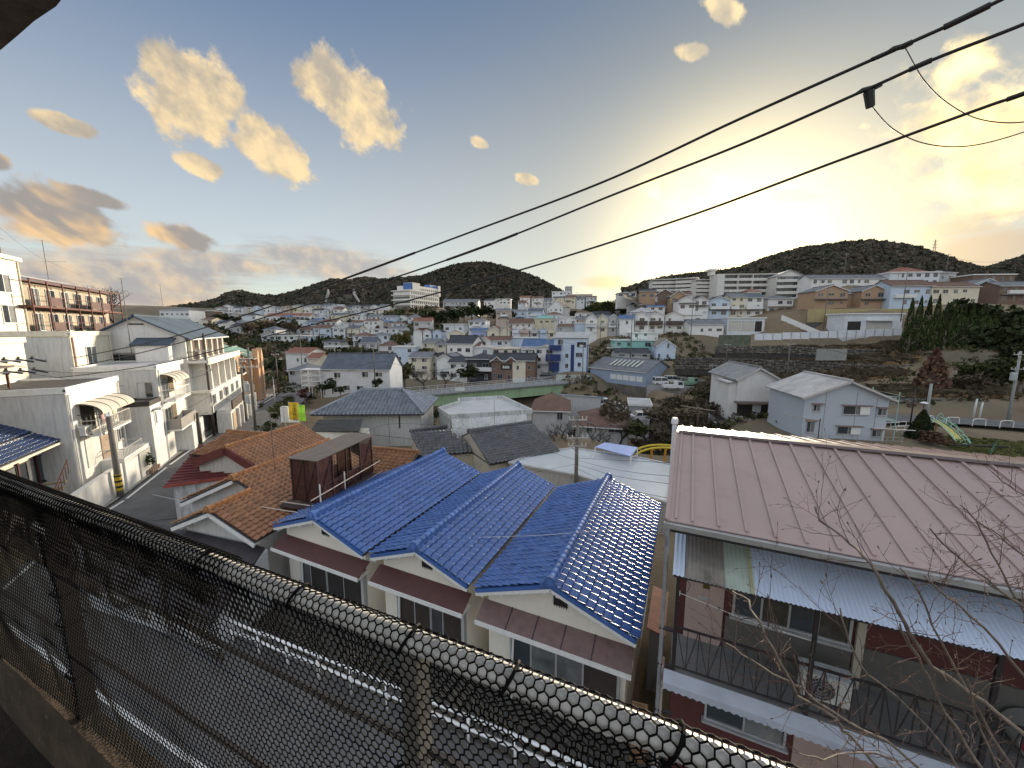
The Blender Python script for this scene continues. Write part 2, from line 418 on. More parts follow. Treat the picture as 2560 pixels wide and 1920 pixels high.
def auto_windows(root, w, d, h, side=None, rs=None, style=None, skip=0.0, mw=1.5, store=2.75):
    rs = rs or rnd; nf = max(1, round(h / store)); fh = h / nf
    for k in range(nf):
        n = max(1, int(w / 2.7)); 
        for i in range(n):
            if rs.random() < skip: continue
            ww = rs.choice((.75, 1.5, 1.7, 1.2)) if mw > 1 else mw; ww = min(ww, w / n * .7)
            hh = rs.choice((1.05, 1.05, 1.3, .8)); cx = w * (i + .5) / n + rs.uniform(-.15, .15)
            window(root, 'F', cx, fh * k + .95 + (.25 if hh < 1 else 0) - (.15 if hh > 1.2 else 0), round(ww, 1), hh, w, d, style or rs.choice(('slide', 'dark', 'white')))
        if side:
            for i in range(max(1, int(d / 4))):
                if rs.random() < .35: continue
                window(root, side, d * (i + .5) / max(1, int(d / 4)), fh * k + 1.1, .7, .8, w, d, style or 'slide')

def balcony(root, x0, x1, z, dep=.9, m=None, y0=0.0, solid=True, hgt=1.0, rail=None):
    m = m or whitep
    b = bx('balcony', m, root, x0, x1, y0 - dep, y0 - .004, z - .15, z)
    if solid:
        q = MB().box(x0, x1, y0 - dep - .004, y0 - dep + .07, z, z + hgt)
        q.box(x0, x0 + .07, y0 - dep + .07, y0 - .006, z, z + hgt).box(x1 - .07, x1, y0 - dep + .07, y0 - .006, z, z + hgt)
        q.build('balustrade', rail or m, b)
    else:
        q = MB().box(x0, x1, y0 - dep - .003, y0 - dep + .05, z + hgt - .06, z + hgt).box(x0, x1, y0 - dep, y0 - dep + .04, z + .08, z + .12)
        n = max(3, int((x1 - x0) / .22))
        for i in range(n + 1):
            xx = x0 + (x1 - x0) * i / n; t = .03 if i in (0, n) else .016
            q.box(xx - t, xx + t, y0 - dep + .005, y0 - dep + .035, z, z + hgt - .06)
        q.box(x0, x0 + .04, y0 - dep + .05, y0 - .006, z + hgt - .05, z + hgt).box(x1 - .04, x1, y0 - dep + .05, y0 - .006, z + hgt - .05, z + hgt)
        q.build('railing', rail or m, b)
    return b

# ------------------------------------------------------------------ terrain
HAZ = 24.6                                            # the near terrace of houses runs square to this heading
S1, C1 = math.sin(R(HAZ)), math.cos(R(HAZ)); HRZ = -R(HAZ)
def EE(e1, e2, z): return Vector((e1 * S1 + e2 * C1, e1 * C1 - e2 * S1, z))
STREET = [PZ(*q) for q in ((0, 1480, -12), (90, 1400, -12), (160, 1335, -12), (250, 1288, -12), (312, 1250, -12), (420, 1165, -12), (540, 1080, -12.1), (640, 1018, -12.7), (700, 984, -13.9), (722, 962, -15.0), (716, 951, -15.9), (690, 944, -16.6))]
CTRL = [(-30, 5, -12.1), (-10, 8, -12.1), (10, 5, -12.1), (30, 0, -12.1), (0, 2, -12.1), (-40, 0, -12), (-60, -10, -11), (60, -20, -12), (0, -40, -12), (-15, 14, -12.2), (-22, 20, -12.2),
        (0, 14, -13.2), (8, 14, -13), (-6, 22, -13.2), (8, 24, -13), (-18, 28, -13.2), (0, 36, -13.6), (14, 30, -13), (20, 12, -12.6), (30, 10, -12.4)]
CTRL += [(p.x + 2, p.y, p.z - .15) for p in STREET] + [(p.x + 9, p.y + 2, p.z - 1.0) for p in STREET[4:]] + [(p.x - 5, p.y, p.z + .1) for p in STREET[3:8]]
for px, py, y in ((1000, 1080, 46), (1200, 1085, 44), (1400, 1100, 46), (1250, 1040, 66), (1000, 1010, 80), (1500, 1050, 66), (1150, 1015, 86), (1350, 1010, 84),
                  (1100, 955, 108), (1250, 952, 106), (1440, 930, 106), (1540, 958, 92), (1640, 975, 82), (1750, 985, 76), (900, 978, 83), (800, 955, 95), (720, 935, 120),
                  (1100, 895, 140), (1400, 880, 140), (1200, 852, 170), (1200, 822, 215), (1200, 792, 265), (1050, 778, 300), (1100, 770, 330), (800, 855, 190), (850, 880, 150), (700, 800, 270), (700, 850, 200), (600, 785, 320), (480, 770, 360), (380, 765, 380),
                  (1400, 772, 290), (1500, 800, 210), (1600, 792, 205), (1560, 840, 145), (1700, 832, 143), (1750, 762, 172), (1900, 750, 168), (1800, 745, 185),
                  (1700, 905, 108), (1850, 905, 105), (1850, 935, 92), (1850, 958, 78), (2000, 960, 80), (2000, 905, 100), (2100, 895, 98), (2000, 868, 112), (2150, 868, 108), (2250, 860, 104), (1950, 845, 122),
                  (2120, 770, 131), (2050, 770, 135), (2400, 760, 126), (2540, 765, 122), (2300, 712, 152), (2500, 712, 150), (2100, 715, 155),
                  (2080, 1096, 41), (1950, 1050, 50), (2250, 1090, 42), (2400, 1085, 43), (2540, 1100, 41), (2300, 1052, 50), (2500, 1055, 50), (2350, 990, 62), (2540, 1000, 60), (2300, 940, 78), (2450, 930, 74), (2400, 870, 88), (2540, 850, 90)):
    p = PY(px, py, y); CTRL.append(tuple(p))
CTRL += [(-75, 40, -2.5), (-60, 60, -5), (-95, 70, 0), (-60, 90, -8), (-110, 130, -2), (-75, 130, -10), (-130, 30, 2), (-160, 180, 2), (200, 20, 4), (160, 60, 8), (130, 20, -6), (70, 10, -11), (45, 15, -12), (-200, 300, 5), (300, 200, 16), (-50, 45, -9.5), (-46, 38, -10.5), (-44, 30, -9.5), (-45, 22, -9.5)]
CTRL += [(x, y, -20.5 - .02 * y) for x in (-26, -14, -4, 6, 16, 26) for y in (62, 72, 82, 92)]
CA = np.array(CTRL); SA = np.array([(p.x, p.y, p.z) for p in STREET])
def ground_np(x, y):
    x = np.asarray(x, float); y = np.asarray(y, float)
    d2 = (x[:, None] - CA[None, :, 0]) ** 2 + (y[:, None] - CA[None, :, 1]) ** 2
    w = 1 / (d2 + .5) ** 1.7
    z = (w * CA[None, :, 2]).sum(1) / w.sum(1)
    # keep the ground just under the street, which is a sheet of its own
    best = np.full(len(x), 1e9); sz = np.zeros(len(x))
    for i in range(len(SA) - 1):
        a, b = SA[i], SA[i + 1]; ab = b[:2] - a[:2]
        t = np.clip(((x - a[0]) * ab[0] + (y - a[1]) * ab[1]) / (ab @ ab), 0, 1)
        d = np.hypot(x - (a[0] + ab[0] * t), y - (a[1] + ab[1] * t)); m = d < best
        best[m] = d[m]; sz[m] = (a[2] + (b[2] - a[2]) * t)[m]
    near = best < 9
    z[near] = np.minimum(z[near], sz[near] - .12)
    e1 = x * S1 + y * C1; e2 = x * C1 - y * S1
    nr = (e1 > -2) & (e1 < 8.6) & (np.abs(e2) < 45)
    z[nr] = np.minimum(z[nr], -12.08)
    return z
def ground(x, y): return float(ground_np([x], [y])[0])
def np_mesh(name, V, T, mats, parent=None, smooth=False, mi=None):
    me = bpy.data.meshes.new(name); V = np.asarray(V, np.float32); T = np.asarray(T, np.int32); k = T.shape[1]
    me.vertices.add(len(V)); me.vertices.foreach_set('co', V.ravel())
    me.loops.add(T.size); me.loops.foreach_set('vertex_index', T.ravel())
    me.polygons.add(len(T)); me.polygons.foreach_set('loop_start', np.arange(0, T.size, k, dtype=np.int32))
    for m in (mats if isinstance(mats, (list, tuple)) else [mats]): me.materials.append(m)
    if mi is not None: me.polygons.foreach_set('material_index', np.asarray(mi, np.int32))
    if smooth: me.polygons.foreach_set('use_smooth', np.ones(len(T), bool))
    me.update(calc_edges=True); me.validate(); return me
dry = M('dry_ground', (.19, .145, .092), .95, .35, .12, bump=.06, bscale=2.5, dirt=((.10, .092, .06), .06, .47, .9))
def build_ground():
    az = np.radians(np.concatenate([np.linspace(-180, -75, 12)[:-1], np.linspace(-75, 75, 190), np.linspace(75, 180, 12)[1:]]))
    rr = np.concatenate([[.5], np.geomspace(2, 700, 150), [900, 1300, 2000, 3500]])
    A, Rr = np.meshgrid(az, rr); x = (np.sin(A) * Rr).ravel(); y = (np.cos(A) * Rr).ravel()
    z = np.concatenate([ground_np(x[i:i + 4000], y[i:i + 4000]) for i in range(0, len(x), 4000)])
    n = len(az); k = len(rr); idx = np.arange(n * k).reshape(k, n)
    q = np.stack([idx[:-1, :-1].ravel(), idx[:-1, 1:].ravel(), idx[1:, 1:].ravel(), idx[1:, :-1].ravel()], 1)[:, ::-1]
    o = link('ground', np_mesh('ground', np.stack([x, y, z], 1), q, dry, smooth=True)); tag(o, kind='structure')
build_ground()

# ------------------------------------------------------------------ street, near road, markings
linem = M('road_paint', (.72, .73, .72), .7, .15, 6, dirt=((.2, .2, .2), 9, .56, .7))
def ribbon(name, pts, off0, off1, dz, m, parent=None, sub=4):
    P = []
    for i in range(len(pts) - 1):
        for j in range(sub): P.append(pts[i].lerp(pts[i + 1], j / sub))
    P.append(pts[-1])
    for _ in range(3): P = [P[0]] + [(P[i - 1] + P[i] * 2 + P[i + 1]) / 4 for i in range(1, len(P) - 1)] + [P[-1]]
    b = MB(); vs = []; fs = []
    for i, p in enumerate(P):
        d = (P[min(i + 1, len(P) - 1)] - P[max(i - 1, 0)]); d.z = 0; d.normalize(); r = Vector((d.y, -d.x, 0))
        vs += [p + r * off0 + Vector((0, 0, dz)), p + r * off1 + Vector((0, 0, dz))]
    for i in range(len(P) - 1): fs.append((2 * i, 2 * i + 1, 2 * i + 3, 2 * i + 2))
    b.add(vs, fs); return b.build(name, m, parent)
street = tag(ribbon('street', [EE(-4, -24, -12)] + STREET, -.35, 6.4, 0, asphalt), kind='structure')
pave = tag(ribbon('pavement', [Vector((p.x, p.y, p.z)) for p in STREET[3:9]], -4.2, -.36, .10, concrete), kind='structure')
ribbon('road_line', STREET[:3], -.08, .10, .008, linem, street)
for i in range(3, 8): ribbon('road_line', [STREET[i].lerp(STREET[i + 1], .03), STREET[i].lerp(STREET[i + 1], .95)], -.08, .10, .008, linem, street)
ribbon('road_line', STREET[8:], -.08, .10, .008, linem, street)
road = tag(MB().add([EE(1.2, -24, -12.004), EE(1.2, 40, -12.004), EE(8.35, 40, -12.004), EE(8.35, -27.5, -12.004)], [(0, 1, 2, 3)]).build('road', asphalt), kind='structure')
ribbon('road_line', [EE(4.25, -27, -12), EE(4.42, -16.7, -12), EE(4.6, -11.7, -12), EE(4.9, -4, -12), EE(5, 12, -12), EE(5, 30, -12)], -.075, .075, .008, linem, road)
ribbon('road_line', [PZ(*q, -12) for q in ((367, 1373), (343, 1430), (357, 1494), (480, 1570), (760, 1714), (1043, 1858))] + [EE(7.7, 0, -12), EE(7.8, 25, -12)], -.075, .075, .008, linem, road)
tag(MB().add([EE(8.36, -27, -12.02), EE(8.36, 30, -12.02), EE(10.1, 30, -12.02), EE(10.1, -15, -12.02)], [(0, 1, 2, 3)]).build('forecourt', M('dark_paving', (.075, .073, .07), .9, .3, 1.5, bump=.004, bscale=40)), kind='structure')
# pipe guard rail on the far side of the road
gr = thing('guardrail', 'white two-pipe guard rail along the far edge of the near road', 'guard rail', EE(7.9, -8, -12), HRZ)
def gl(e1, e2, z): return (e2 + 8, e1 - 7.9, z + 12)
gp = [(7.21, -25), (7.62, -15.65), (7.95, -10.8), (8.4, -3), (8.5, 6), (8.5, 20)]
whitegl = M('white_gloss_paint', (.78, .80, .82), .25, .05, 3, coat=.4)
MB().tube([gl(a, b, -11.15) for a, b in gp], .055, 8).build('upper_pipe', whitegl, gr, smooth=True)
MB().tube([gl(a - .02, b, -11.52) for a, b in gp], .055, 8).build('lower_pipe', whitegl, gr, smooth=True)
for k in range(24):
    e2 = -24 + k * 1.45
    a = np.interp(e2, [b for _, b in gp], [a for a, _ in gp])
    MB().tube([gl(a - .07, e2, -12.1), gl(a - .07, e2, -11.12)], .045, 7).build('post', whitegl, gr, smooth=True)

# ------------------------------------------------------------------ the balcony we stand on
moss = M('mossy_concrete', (.058, .040, .025), .95, .6, 7, bump=.008, bscale=45, dirt=((.24, .21, .16), 30, .60, .8))
dirtc = M('dark_wet_concrete', (.05, .037, .027), .9, .35, 4, bump=.005, bscale=50)
tag(MB().hexa([EE(-2.4, -7, -1.62), EE(-2.4, 4, -1.62), EE(.44, 4, -1.62), EE(.44, -7, -1.62)], [EE(-2.4, -7, -1.5), EE(-2.4, 4, -1.5), EE(.44, 4, -1.5), EE(.44, -7, -1.5)]).build('balcony_floor', dirtc), kind='structure')
ck = MB(); n = 60
for i in range(n):                                    # worn, uneven kerb
    a0, a1 = -7 + 11 * i / n, -7 + 11 * (i + 1) / n
    def w(a, k): return noise.noise((a * 6, k, 0)) * .012
    ck.hexa([EE(.365 + w(a0, 1), a0, -1.55), EE(.365 + w(a1, 1), a1, -1.55), EE(.435, a1, -1.9), EE(.435, a0, -1.9)],
            [EE(.372 + w(a0, 2), a0, -1.235 + w(a0, 3)), EE(.372 + w(a1, 2), a1, -1.235 + w(a1, 3)), EE(.435, a1, -1.24 + w(a1, 4)), EE(.435, a0, -1.24 + w(a0, 4))])
tag(ck.build('balcony_kerb', moss), kind='structure')
eave = thing('roof_eave', 'dark rough concrete eave jutting in at the top left corner', 'eave', EE(0, -2, 1.2), HRZ)
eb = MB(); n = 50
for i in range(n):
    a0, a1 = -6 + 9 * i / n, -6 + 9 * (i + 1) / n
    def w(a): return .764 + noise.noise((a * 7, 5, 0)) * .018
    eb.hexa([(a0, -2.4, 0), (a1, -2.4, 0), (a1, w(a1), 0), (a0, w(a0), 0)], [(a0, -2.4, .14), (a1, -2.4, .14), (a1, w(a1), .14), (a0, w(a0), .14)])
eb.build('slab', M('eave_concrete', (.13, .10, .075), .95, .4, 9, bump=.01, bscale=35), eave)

# ------------------------------------------------------------------ balcony rail with black plastic netting
fence = thing('netted_railing', 'white pipe balcony railing wrapped in black hexagonal plastic netting', 'railing', (0, 0, -1.5), HRZ + R(1.2))
railm = M('weathered_white_rail', (.62, .61, .58), .38, .12, 14, bump=.0004, bscale=120, dirt=((.25, .22, .18), 18, .6, .6))
RY, RZ, RR = .452, .995, .0175
MB().tube([(-6 + i * .5, RY, RZ) for i in range(20)], RR, 14).build('top_rail', railm, fence, smooth=True)
for xx in (-5.1, -3.4, -1.70, -.37, 1.3):
    MB().box(xx - .016, xx + .016, RY - .018, RY + .018, .2, RZ - .01).build('post', M('grey_post_paint', (.20, .19, .175), .6, .2, 8) if xx > -1 else darkm, fence)
MB().tube([(-6 + i * .5, RY + .01, .78) for i in range(20)], .007, 6).build('mid_wire', darkm, fence)
MB().tube([(-6 + i * .5, RY + .01, .50) for i in range(20)], .007, 6).build('lower_wire', darkm, fence)
def netting(name, s0, s1, off, t0, t1, seed, wob, squash=None):
    a = .0158; rs = np.random.RandomState(seed); dy = a * .866
    ns = int((s1 - s0) / a); nt_ = int((t1 - t0) / dy)
    # honeycomb: two sites per cell
    I, J = np.meshgrid(np.arange(ns), np.arange(nt_))
    I = I.ravel(); J = J.ravel()
    s = s0 + (I + .5 * (J % 2)) * a; t = t0 + J * dy
    A = np.stack([s, t + dy * .18], 1); B = np.stack([s, t + dy * .82], 1)
    idA = J * ns + I; nA = ns * nt_
    ed = [np.stack([idA, idA + nA], 1)]
    # B of a row joins A of the next row, left and right
    j = J < nt_ - 1; odd = (J % 2) == 1
    left = np.where(odd, I, I - 1); right = np.where(odd, I + 1, I)
    for q in (left, right):
        ok = j & (q >= 0) & (q < ns); ed.append(np.stack([idA[ok] + nA, (J[ok] + 1) * ns + q[ok]], 1))
    ed = np.concatenate(ed); P2 = np.concatenate([A, B])
    def fld(x, y, k):
        r = np.random.RandomState(seed * 7 + k); o = np.zeros_like(x)
        for f in (2.1, 5.3, 11., 23.):
            o += np.sin(x * f * 1.3 + r.uniform(0, 6.3) + 1.7 * np.sin(y * f + r.uniform(0, 6.3))) / f ** .8
        return o
    S = P2[:, 0] + fld(P2[:, 0], P2[:, 1], 1) * .006 * wob; T = P2[:, 1] + fld(P2[:, 0], P2[:, 1], 2) * .007 * wob
    N = fld(P2[:, 0], P2[:, 1], 3) * .010 * wob
    # profile: straight up in front of the posts, over the pipe, down behind it
    H = RZ - .27; rr = RR + .004 + off
    z = np.where(T < H, .27 + T, 0.); y = np.where(T < H, RY - rr - .002 - np.abs(N) * (1 - np.clip((T - H + .12) / .12, 0, 1)), 0.)
    th = np.clip((T - H) / rr, 0, math.pi); arc = T >= H
    z = np.where(arc, RZ + np.sin(th) * rr - np.maximum(T - H - math.pi * rr, 0), z)
    y = np.where(arc, RY - np.cos(th) * rr + .25 * np.abs(N) * (T - H > math.pi * rr), y)
    # slack pulls the foot of the net towards the kerb
    P = np.stack([S, y, z], 1)
    p, q = P[ed[:, 0]], P[ed[:, 1]]; d = q - p; ln = np.linalg.norm(d, axis=1, keepdims=True); d = d / np.maximum(ln, 1e-9)
    p = p - d * .0006; q = q + d * .0006
    up = np.where(np.abs(d[:, 1:2]) < .9, np.array([[0, 1., 0]]), np.array([[1., 0, 0]]))
    x = np.cross(d, up); x /= np.linalg.norm(x, axis=1, keepdims=True); w = np.cross(x, d)
    r = .00145
    V = np.stack([p + x * r, p - x * .5 * r + w * .87 * r, p - x * .5 * r - w * .87 * r, q + x * r, q - x * .5 * r + w * .87 * r, q - x * .5 * r - w * .87 * r], 1).reshape(-1, 3)
    b = np.arange(len(p))[:, None] * 6
    F = np.concatenate([b + np.array([[0, 1, 4, 3]]), b + np.array([[1, 2, 5, 4]]), b + np.array([[2, 0, 3, 5]])])
    return tag(link(name, np_mesh(name, V, F, black), fence), kind='stuff')
netting('netting', -3.3, .62, 0.0, -.02, .95, 3, 1.0)
netting('netting', -3.3, -.82, .005, .52, .97, 5, 1.3)
for xx in (-.93, -.64, -.38, -.2, .02):
    MB().tube([(xx + .012 * math.sin(a), RY - math.cos(a) * (RR + .006), RZ + math.sin(a) * (RR + .006)) for a in np.linspace(-1.2, 4.3, 12)], .0028, 5).build('cable_tie', black, fence)
for xx in (-1.70, -.40):
    for zz in (.42, .60, .70):
        MB().tube([(xx + .035 * math.cos(a), RY + .035 * math.sin(a), zz + .004 * math.sin(3 * a)) for a in np.linspace(0, 6.3, 12)], .003, 5).build('cable_tie', black, fence)

# ------------------------------------------------------------------ wooded hills
ICO = None
def ico():
    global ICO
    if ICO is None:
        import bmesh
        b = bmesh.new(); bmesh.ops.create_icosphere(b, subdivisions=2, radius=1)
        b.verts.index_update(); ICO = (np.array([v.co[:] for v in b.verts]), np.array([[v.index for v in f.verts] for f in b.faces])); b.free()
    return ICO
hillm = M('hill_soil', (.07, .06, .045), .95, .3, .02, bump=.3, bscale=.3)
woods = [M('winter_wood', (.095, .085, .066), .95, .25, .15, rand=.14, spec=.1), M('evergreen_wood', (.072, .078, .056), .95, .25, .15, rand=.12, spec=.1), M('bare_wood', (.115, .097, .076), .95, .25, .15, rand=.12, spec=.1)]
def hill(crest, depth, front, base_z, seed, ncrown, size, label):
    xs = np.linspace(crest[0][0], crest[-1][0], 90); ys = np.interp(xs, [c[0] for c in crest], [c[1] for c in crest])
    cr = np.array([PY(x, y, depth)[:] for x, y in zip(xs, ys)])
    cr[:, 2] -= size * .9
    rows = []
    prof = [(-.35, -.6), (0, 0), (.15, .10), (.3, .26), (.45, .45), (.6, .64), (.75, .82), (.88, .94), (1, 1), (1.15, .93), (1.4, .6), (1.8, 0)]
    for f, h in prof:
        y = front + (depth - front) * f; k = y / depth
        p = cr.copy(); p[:, 0] *= k; p[:, 1] = y; p[:, 2] = base_z + (cr[:, 2] - base_z) * h
        nn = np.array([noise.noise((a * .012 + seed, y * .012, 0)) for a in p[:, 0]])
        if 0 < f < 1: p[:, 2] += nn * 9 * min(h, 1 - h) * 2
        rows.append(p)
    G = np.array(rows); k, n = G.shape[:2]; idx = np.arange(k * n).reshape(k, n)
    q = np.stack([idx[:-1, :-1].ravel(), idx[:-1, 1:].ravel(), idx[1:, 1:].ravel(), idx[1:, :-1].ravel()], 1)
    tag(link('hill', np_mesh('hill', G.reshape(-1, 3), q, hillm, smooth=True)), kind='structure')
    rs = np.random.RandomState(seed); IV, IT = ico(); m = ncrown
    fi = .6 + rs.rand(m) ** .75 * 7.5; ci = rs.rand(m) * (n - 1.001)
    f0 = fi.astype(int); c0 = ci.astype(int); a = (fi - f0)[:, None]; b = (ci - c0)[:, None]
    P = G[f0, c0] * (1 - a) * (1 - b) + G[f0 + 1, c0] * a * (1 - b) + G[f0, c0 + 1] * (1 - a) * b + G[f0 + 1, c0 + 1] * a * b
    s = size * rs.uniform(.55, 1.25, (m, 1)) * (P[:, 1:2] / depth) ** .3
    k = 30
    d = rs.normal(0, 1, (m, k, 3)); d /= np.linalg.norm(d, axis=2, keepdims=True); d[:, :, 2] = np.abs(d[:, :, 2]) * .9 - .1
    C = P[:, None, :] + d * s[:, None, :] * rs.uniform(.45, 1.05, (m, k, 1)) + np.array([0, 0, 1.]) * s[:, None, :] * .25
    Xv = rs.normal(0, 1, (m, k, 3)); Xv /= np.linalg.norm(Xv, axis=2, keepdims=True); Yv = np.cross(Xv, d + .35 * rs.normal(0, 1, (m, k, 3))); Yv /= np.linalg.norm(Yv, axis=2, keepdims=True)
    q = s[:, None, :] * rs.uniform(.38, .72, (m, k, 1))
    V = np.stack([C - Xv * q - Yv * q * .7, C + Xv * q - Yv * q * .6, C + Xv * q * .8 + Yv * q * .7, C - Xv * q * .7 + Yv * q * .6], 2)
    T = np.arange(m * k * 4).reshape(-1, 4)
    mi = np.repeat(rs.choice(3, m, p=(.5, .3, .2)), k)
    tag(link('forest', np_mesh('forest', V.reshape(-1, 3), T, woods, mi=mi)), label, 'forest', kind='stuff')
hill([(340, 780), (430, 768), (500, 758), (545, 748), (568, 734), (600, 727), (640, 738), (690, 740), (740, 729), (790, 712), (830, 699), (870, 702), (905, 694), (960, 700), (1010, 694), (1070, 690), (1120, 700), (1180, 740)], 850, 430, 8, 1, 3000, 4.4, 'low wooded ridge behind the town, left of the round hill')
hill([(900, 760), (960, 735), (1010, 712), (1060, 690), (1100, 674), (1150, 661), (1200, 656), (1240, 661), (1290, 677), (1340, 694), (1385, 717), (1415, 735), (1460, 752), (1560, 770)], 640, 400, 18, 2, 3400, 3.5, 'round wooded hill rising behind the white hospital')
hill([(1560, 730), (1640, 702), (1700, 691), (1780, 684), (1850, 674), (1900, 655), (1960, 634), (2010, 621), (2080, 611), (2170, 602), (2230, 609), (2300, 622), (2350, 641), (2400, 658), (2450, 672), (2520, 690), (2640, 720)], 430, 230, 22, 3, 3600, 2.7, 'large wooded hill above the apartment complex on the right')
hill([(2380, 690), (2440, 672), (2480, 668), (2520, 654), (2560, 641), (2620, 622), (2760, 600)], 520, 380, 30, 4, 1300, 4.0, 'distant wooded slope at the right edge')

# ------------------------------------------------------------------ Japanese pantile roofs
def tile_mesh(name, m, w=.30, e=.265, n=8, rise=.055, amp=1.0):
    prof = [(-.02, -.004), (.10, -.018), (.34, -.020), (.54, -.008), (.68, .014), (.80, .034), (.92, .036), (1.03, .006)][:n]
    L = e + .045; b = MB(); vs = []
    rows = ((.0, rise - .030), (-.004, rise - .012), (.010, rise - .001), (.035, rise + .002), (L, 0.0))
    for yy, zz in rows:
        for x, z in prof: vs.append((x * w, yy, z * amp + zz))
    k = len(prof); fs = []
    for j in range(len(rows) - 1):
        for i in range(k - 1): fs.append((j * k + i, j * k + i + 1, (j + 1) * k + i + 1, (j + 1) * k + i))
    b.add(vs, fs); return b.mesh(name, m, smooth=True)
def slope_tiles(O, u, v, width, length, w=.30, e=.265, clip=None):
    """transforms of the tiles of one slope; O = left end of the eaves seen from outside, u along eaves, v up the slope"""
    O, u, v = Vector(O), Vector(u).normalized(), Vector(v).normalized(); nrm = u.cross(v).normalized()
    out = []; nc = max(1, round(width / w)); nr = max(1, round(length / e)); sw = width / nc; se = length / nr
    for j in range(nr):
        for i in range(nc):
            p = O + u * (i * sw) + v * (j * se) + nrm * .05
            if clip and not clip(p + u * (sw / 2) + v * (se / 2)): continue
            m = Matrix.Identity(4)
            for r in range(3): m[r][0] = u[r] * sw / w; m[r][1] = v[r] * se / e; m[r][2] = nrm[r]; m[r][3] = p[r]
            out.append(m)
    return out
def emit_tiles(root, parent, mats4, me, budget=300, mat=None, seed=1):
    rs = random.Random(seed); wm = Matrix.Translation(root.location) @ Matrix.Rotation(root.rotation_euler[2], 4, 'Z')
    order = sorted(mats4, key=lambda m: (wm @ m.translation).length)
    for m in order[:budget]:
        m = m.copy(); m = m @ Matrix.Rotation(rs.gauss(0, .02), 4, 'Y') @ Matrix.Rotation(rs.gauss(0, .014), 4, 'X')
        link('tile', me, parent, mat=m)
    rest = order[budget:]
    if rest:
        n = len(me.vertices); V = np.empty(n * 3, np.float32); me.vertices.foreach_get('co', V); V = V.reshape(-1, 3)
        F = np.array([list(p.vertices) for p in me.polygons]); VV = []; FF = []
        for k, m in enumerate(rest):
            m = m @ Matrix.Rotation(rs.gauss(0, .02), 4, 'Y') @ Matrix.Rotation(rs.gauss(0, .014), 4, 'X')
            A = np.array(m); VV.append(V @ A[:3, :3].T + A[:3, 3]); FF.append(F + k * n)
        tag(link('roof_tiles', np_mesh('roof_tiles', np.concatenate(VV), np.concatenate(FF), list(me.materials)), parent), kind='stuff')
def ridge(parent, p, q, m, r=.095, step=.27, ornament=True, base=.12, ends=(True, False)):
    p, q = Vector(p), Vector(q); d = q - p; L = d.length; d.normalize()
    b = MB()
    b.bar(p + Vector((0, 0, base * .25)), q + Vector((0, 0, base * .25)), r * 2.5, base * .6); b.bar(p + Vector((0, 0, base * .75)), q + Vector((0, 0, base * .75)), r * 2.1, base * .45)
    b.build('ridge_course', m, parent)
    n = max(2, round(L / step)); up = Vector((0, 0, base))
    side = d.cross(Vector((0, 0, 1))).normalized(); upn = side.cross(d).normalized()
    cap = MB(); vs = []; fs = []; k = 7; st = L / n
    for t, rr in ((0, r * 1.10), (.045, r * 1.13), (.05, r), (st + .02, r * .97)):
        for j in range(k):
            a = math.pi * j / (k - 1); vs.append((math.cos(a) * rr, t, math.sin(a) * rr))
    for i in range(3):
        for j in range(k - 1): fs.append((i * k + j, i * k + j + 1, (i + 1) * k + j + 1, (i + 1) * k + j))
    fs.append(tuple(range(k))[::-1])
    me = cap.add(vs, fs).mesh('ridge_tile', m)
    for i in range(n):
        o = p + d * (st * i) + up; M4 = Matrix.Identity(4)
        for a in range(3): M4[a][0] = side[a]; M4[a][1] = d[a]; M4[a][2] = upn[a]; M4[a][3] = o[a]
        link('ridge_tile', me, parent, mat=M4)
    if ornament:
        for e_, o, s in ((ends[0], p, -1), (ends[1], q, 1)):
            if not e_: continue
            c = o + up * .8 + d * (s * .05); k = MB()
            k.tube([c - side * .0 - d * .05, c + d * .07], r * 1.55, 12); k.tube([c - d * .07 + Vector((0, 0, .02)), c + d * .05], r * .9, 10)
            for sg in (-1, 1):
                k.tube([c + side * (sg * r * .9) - Vector((0, 0, r * .6)) - d * .045, c + side * (sg * r * .9) - Vector((0, 0, r * .6)) + d * .045], r * .95, 9)
                k.tube([c + side * (sg * r * 2.0) - Vector((0, 0, r * 1.35)) - d * .04, c + side * (sg * r * 2.0) - Vector((0, 0, r * 1.35)) + d * .04], r * .7, 8)
            k.build('ridge_end_tile', m, parent)

blue = M('blue_glazed_tile', (.05, .125, .36), .28, .16, 1.1, rand=.12, coat=.4, bump=.0008, bscale=25, dirt=((.01, .022, .06), 2.2, .60, .7))
brownt = M('brown_glazed_tile', (.27, .125, .055), .36, .25, .8, rand=.22, bump=.0008, bscale=25, dirt=((.13, .075, .04), .8, .5, .6))
greyt = M('grey_silver_tile', (.25, .28, .33), .25, .2, .9, rand=.15, metal=.3)
blackt = M('black_tile', (.10, .105, .115), .25, .22, .9, rand=.18)
cream = M('cream_render', (.72, .69, .61), .85, .06, .6, bump=.003, bscale=30, streak=.05)
TB = tile_mesh('tile', blue); TW = tile_mesh('tile', brownt, amp=1.4); TG = tile_mesh('tile', greyt, .42, .36, 8, .075, 2.2); TK = tile_mesh('tile', blackt, .36, .32, 8, .07, 2.0)

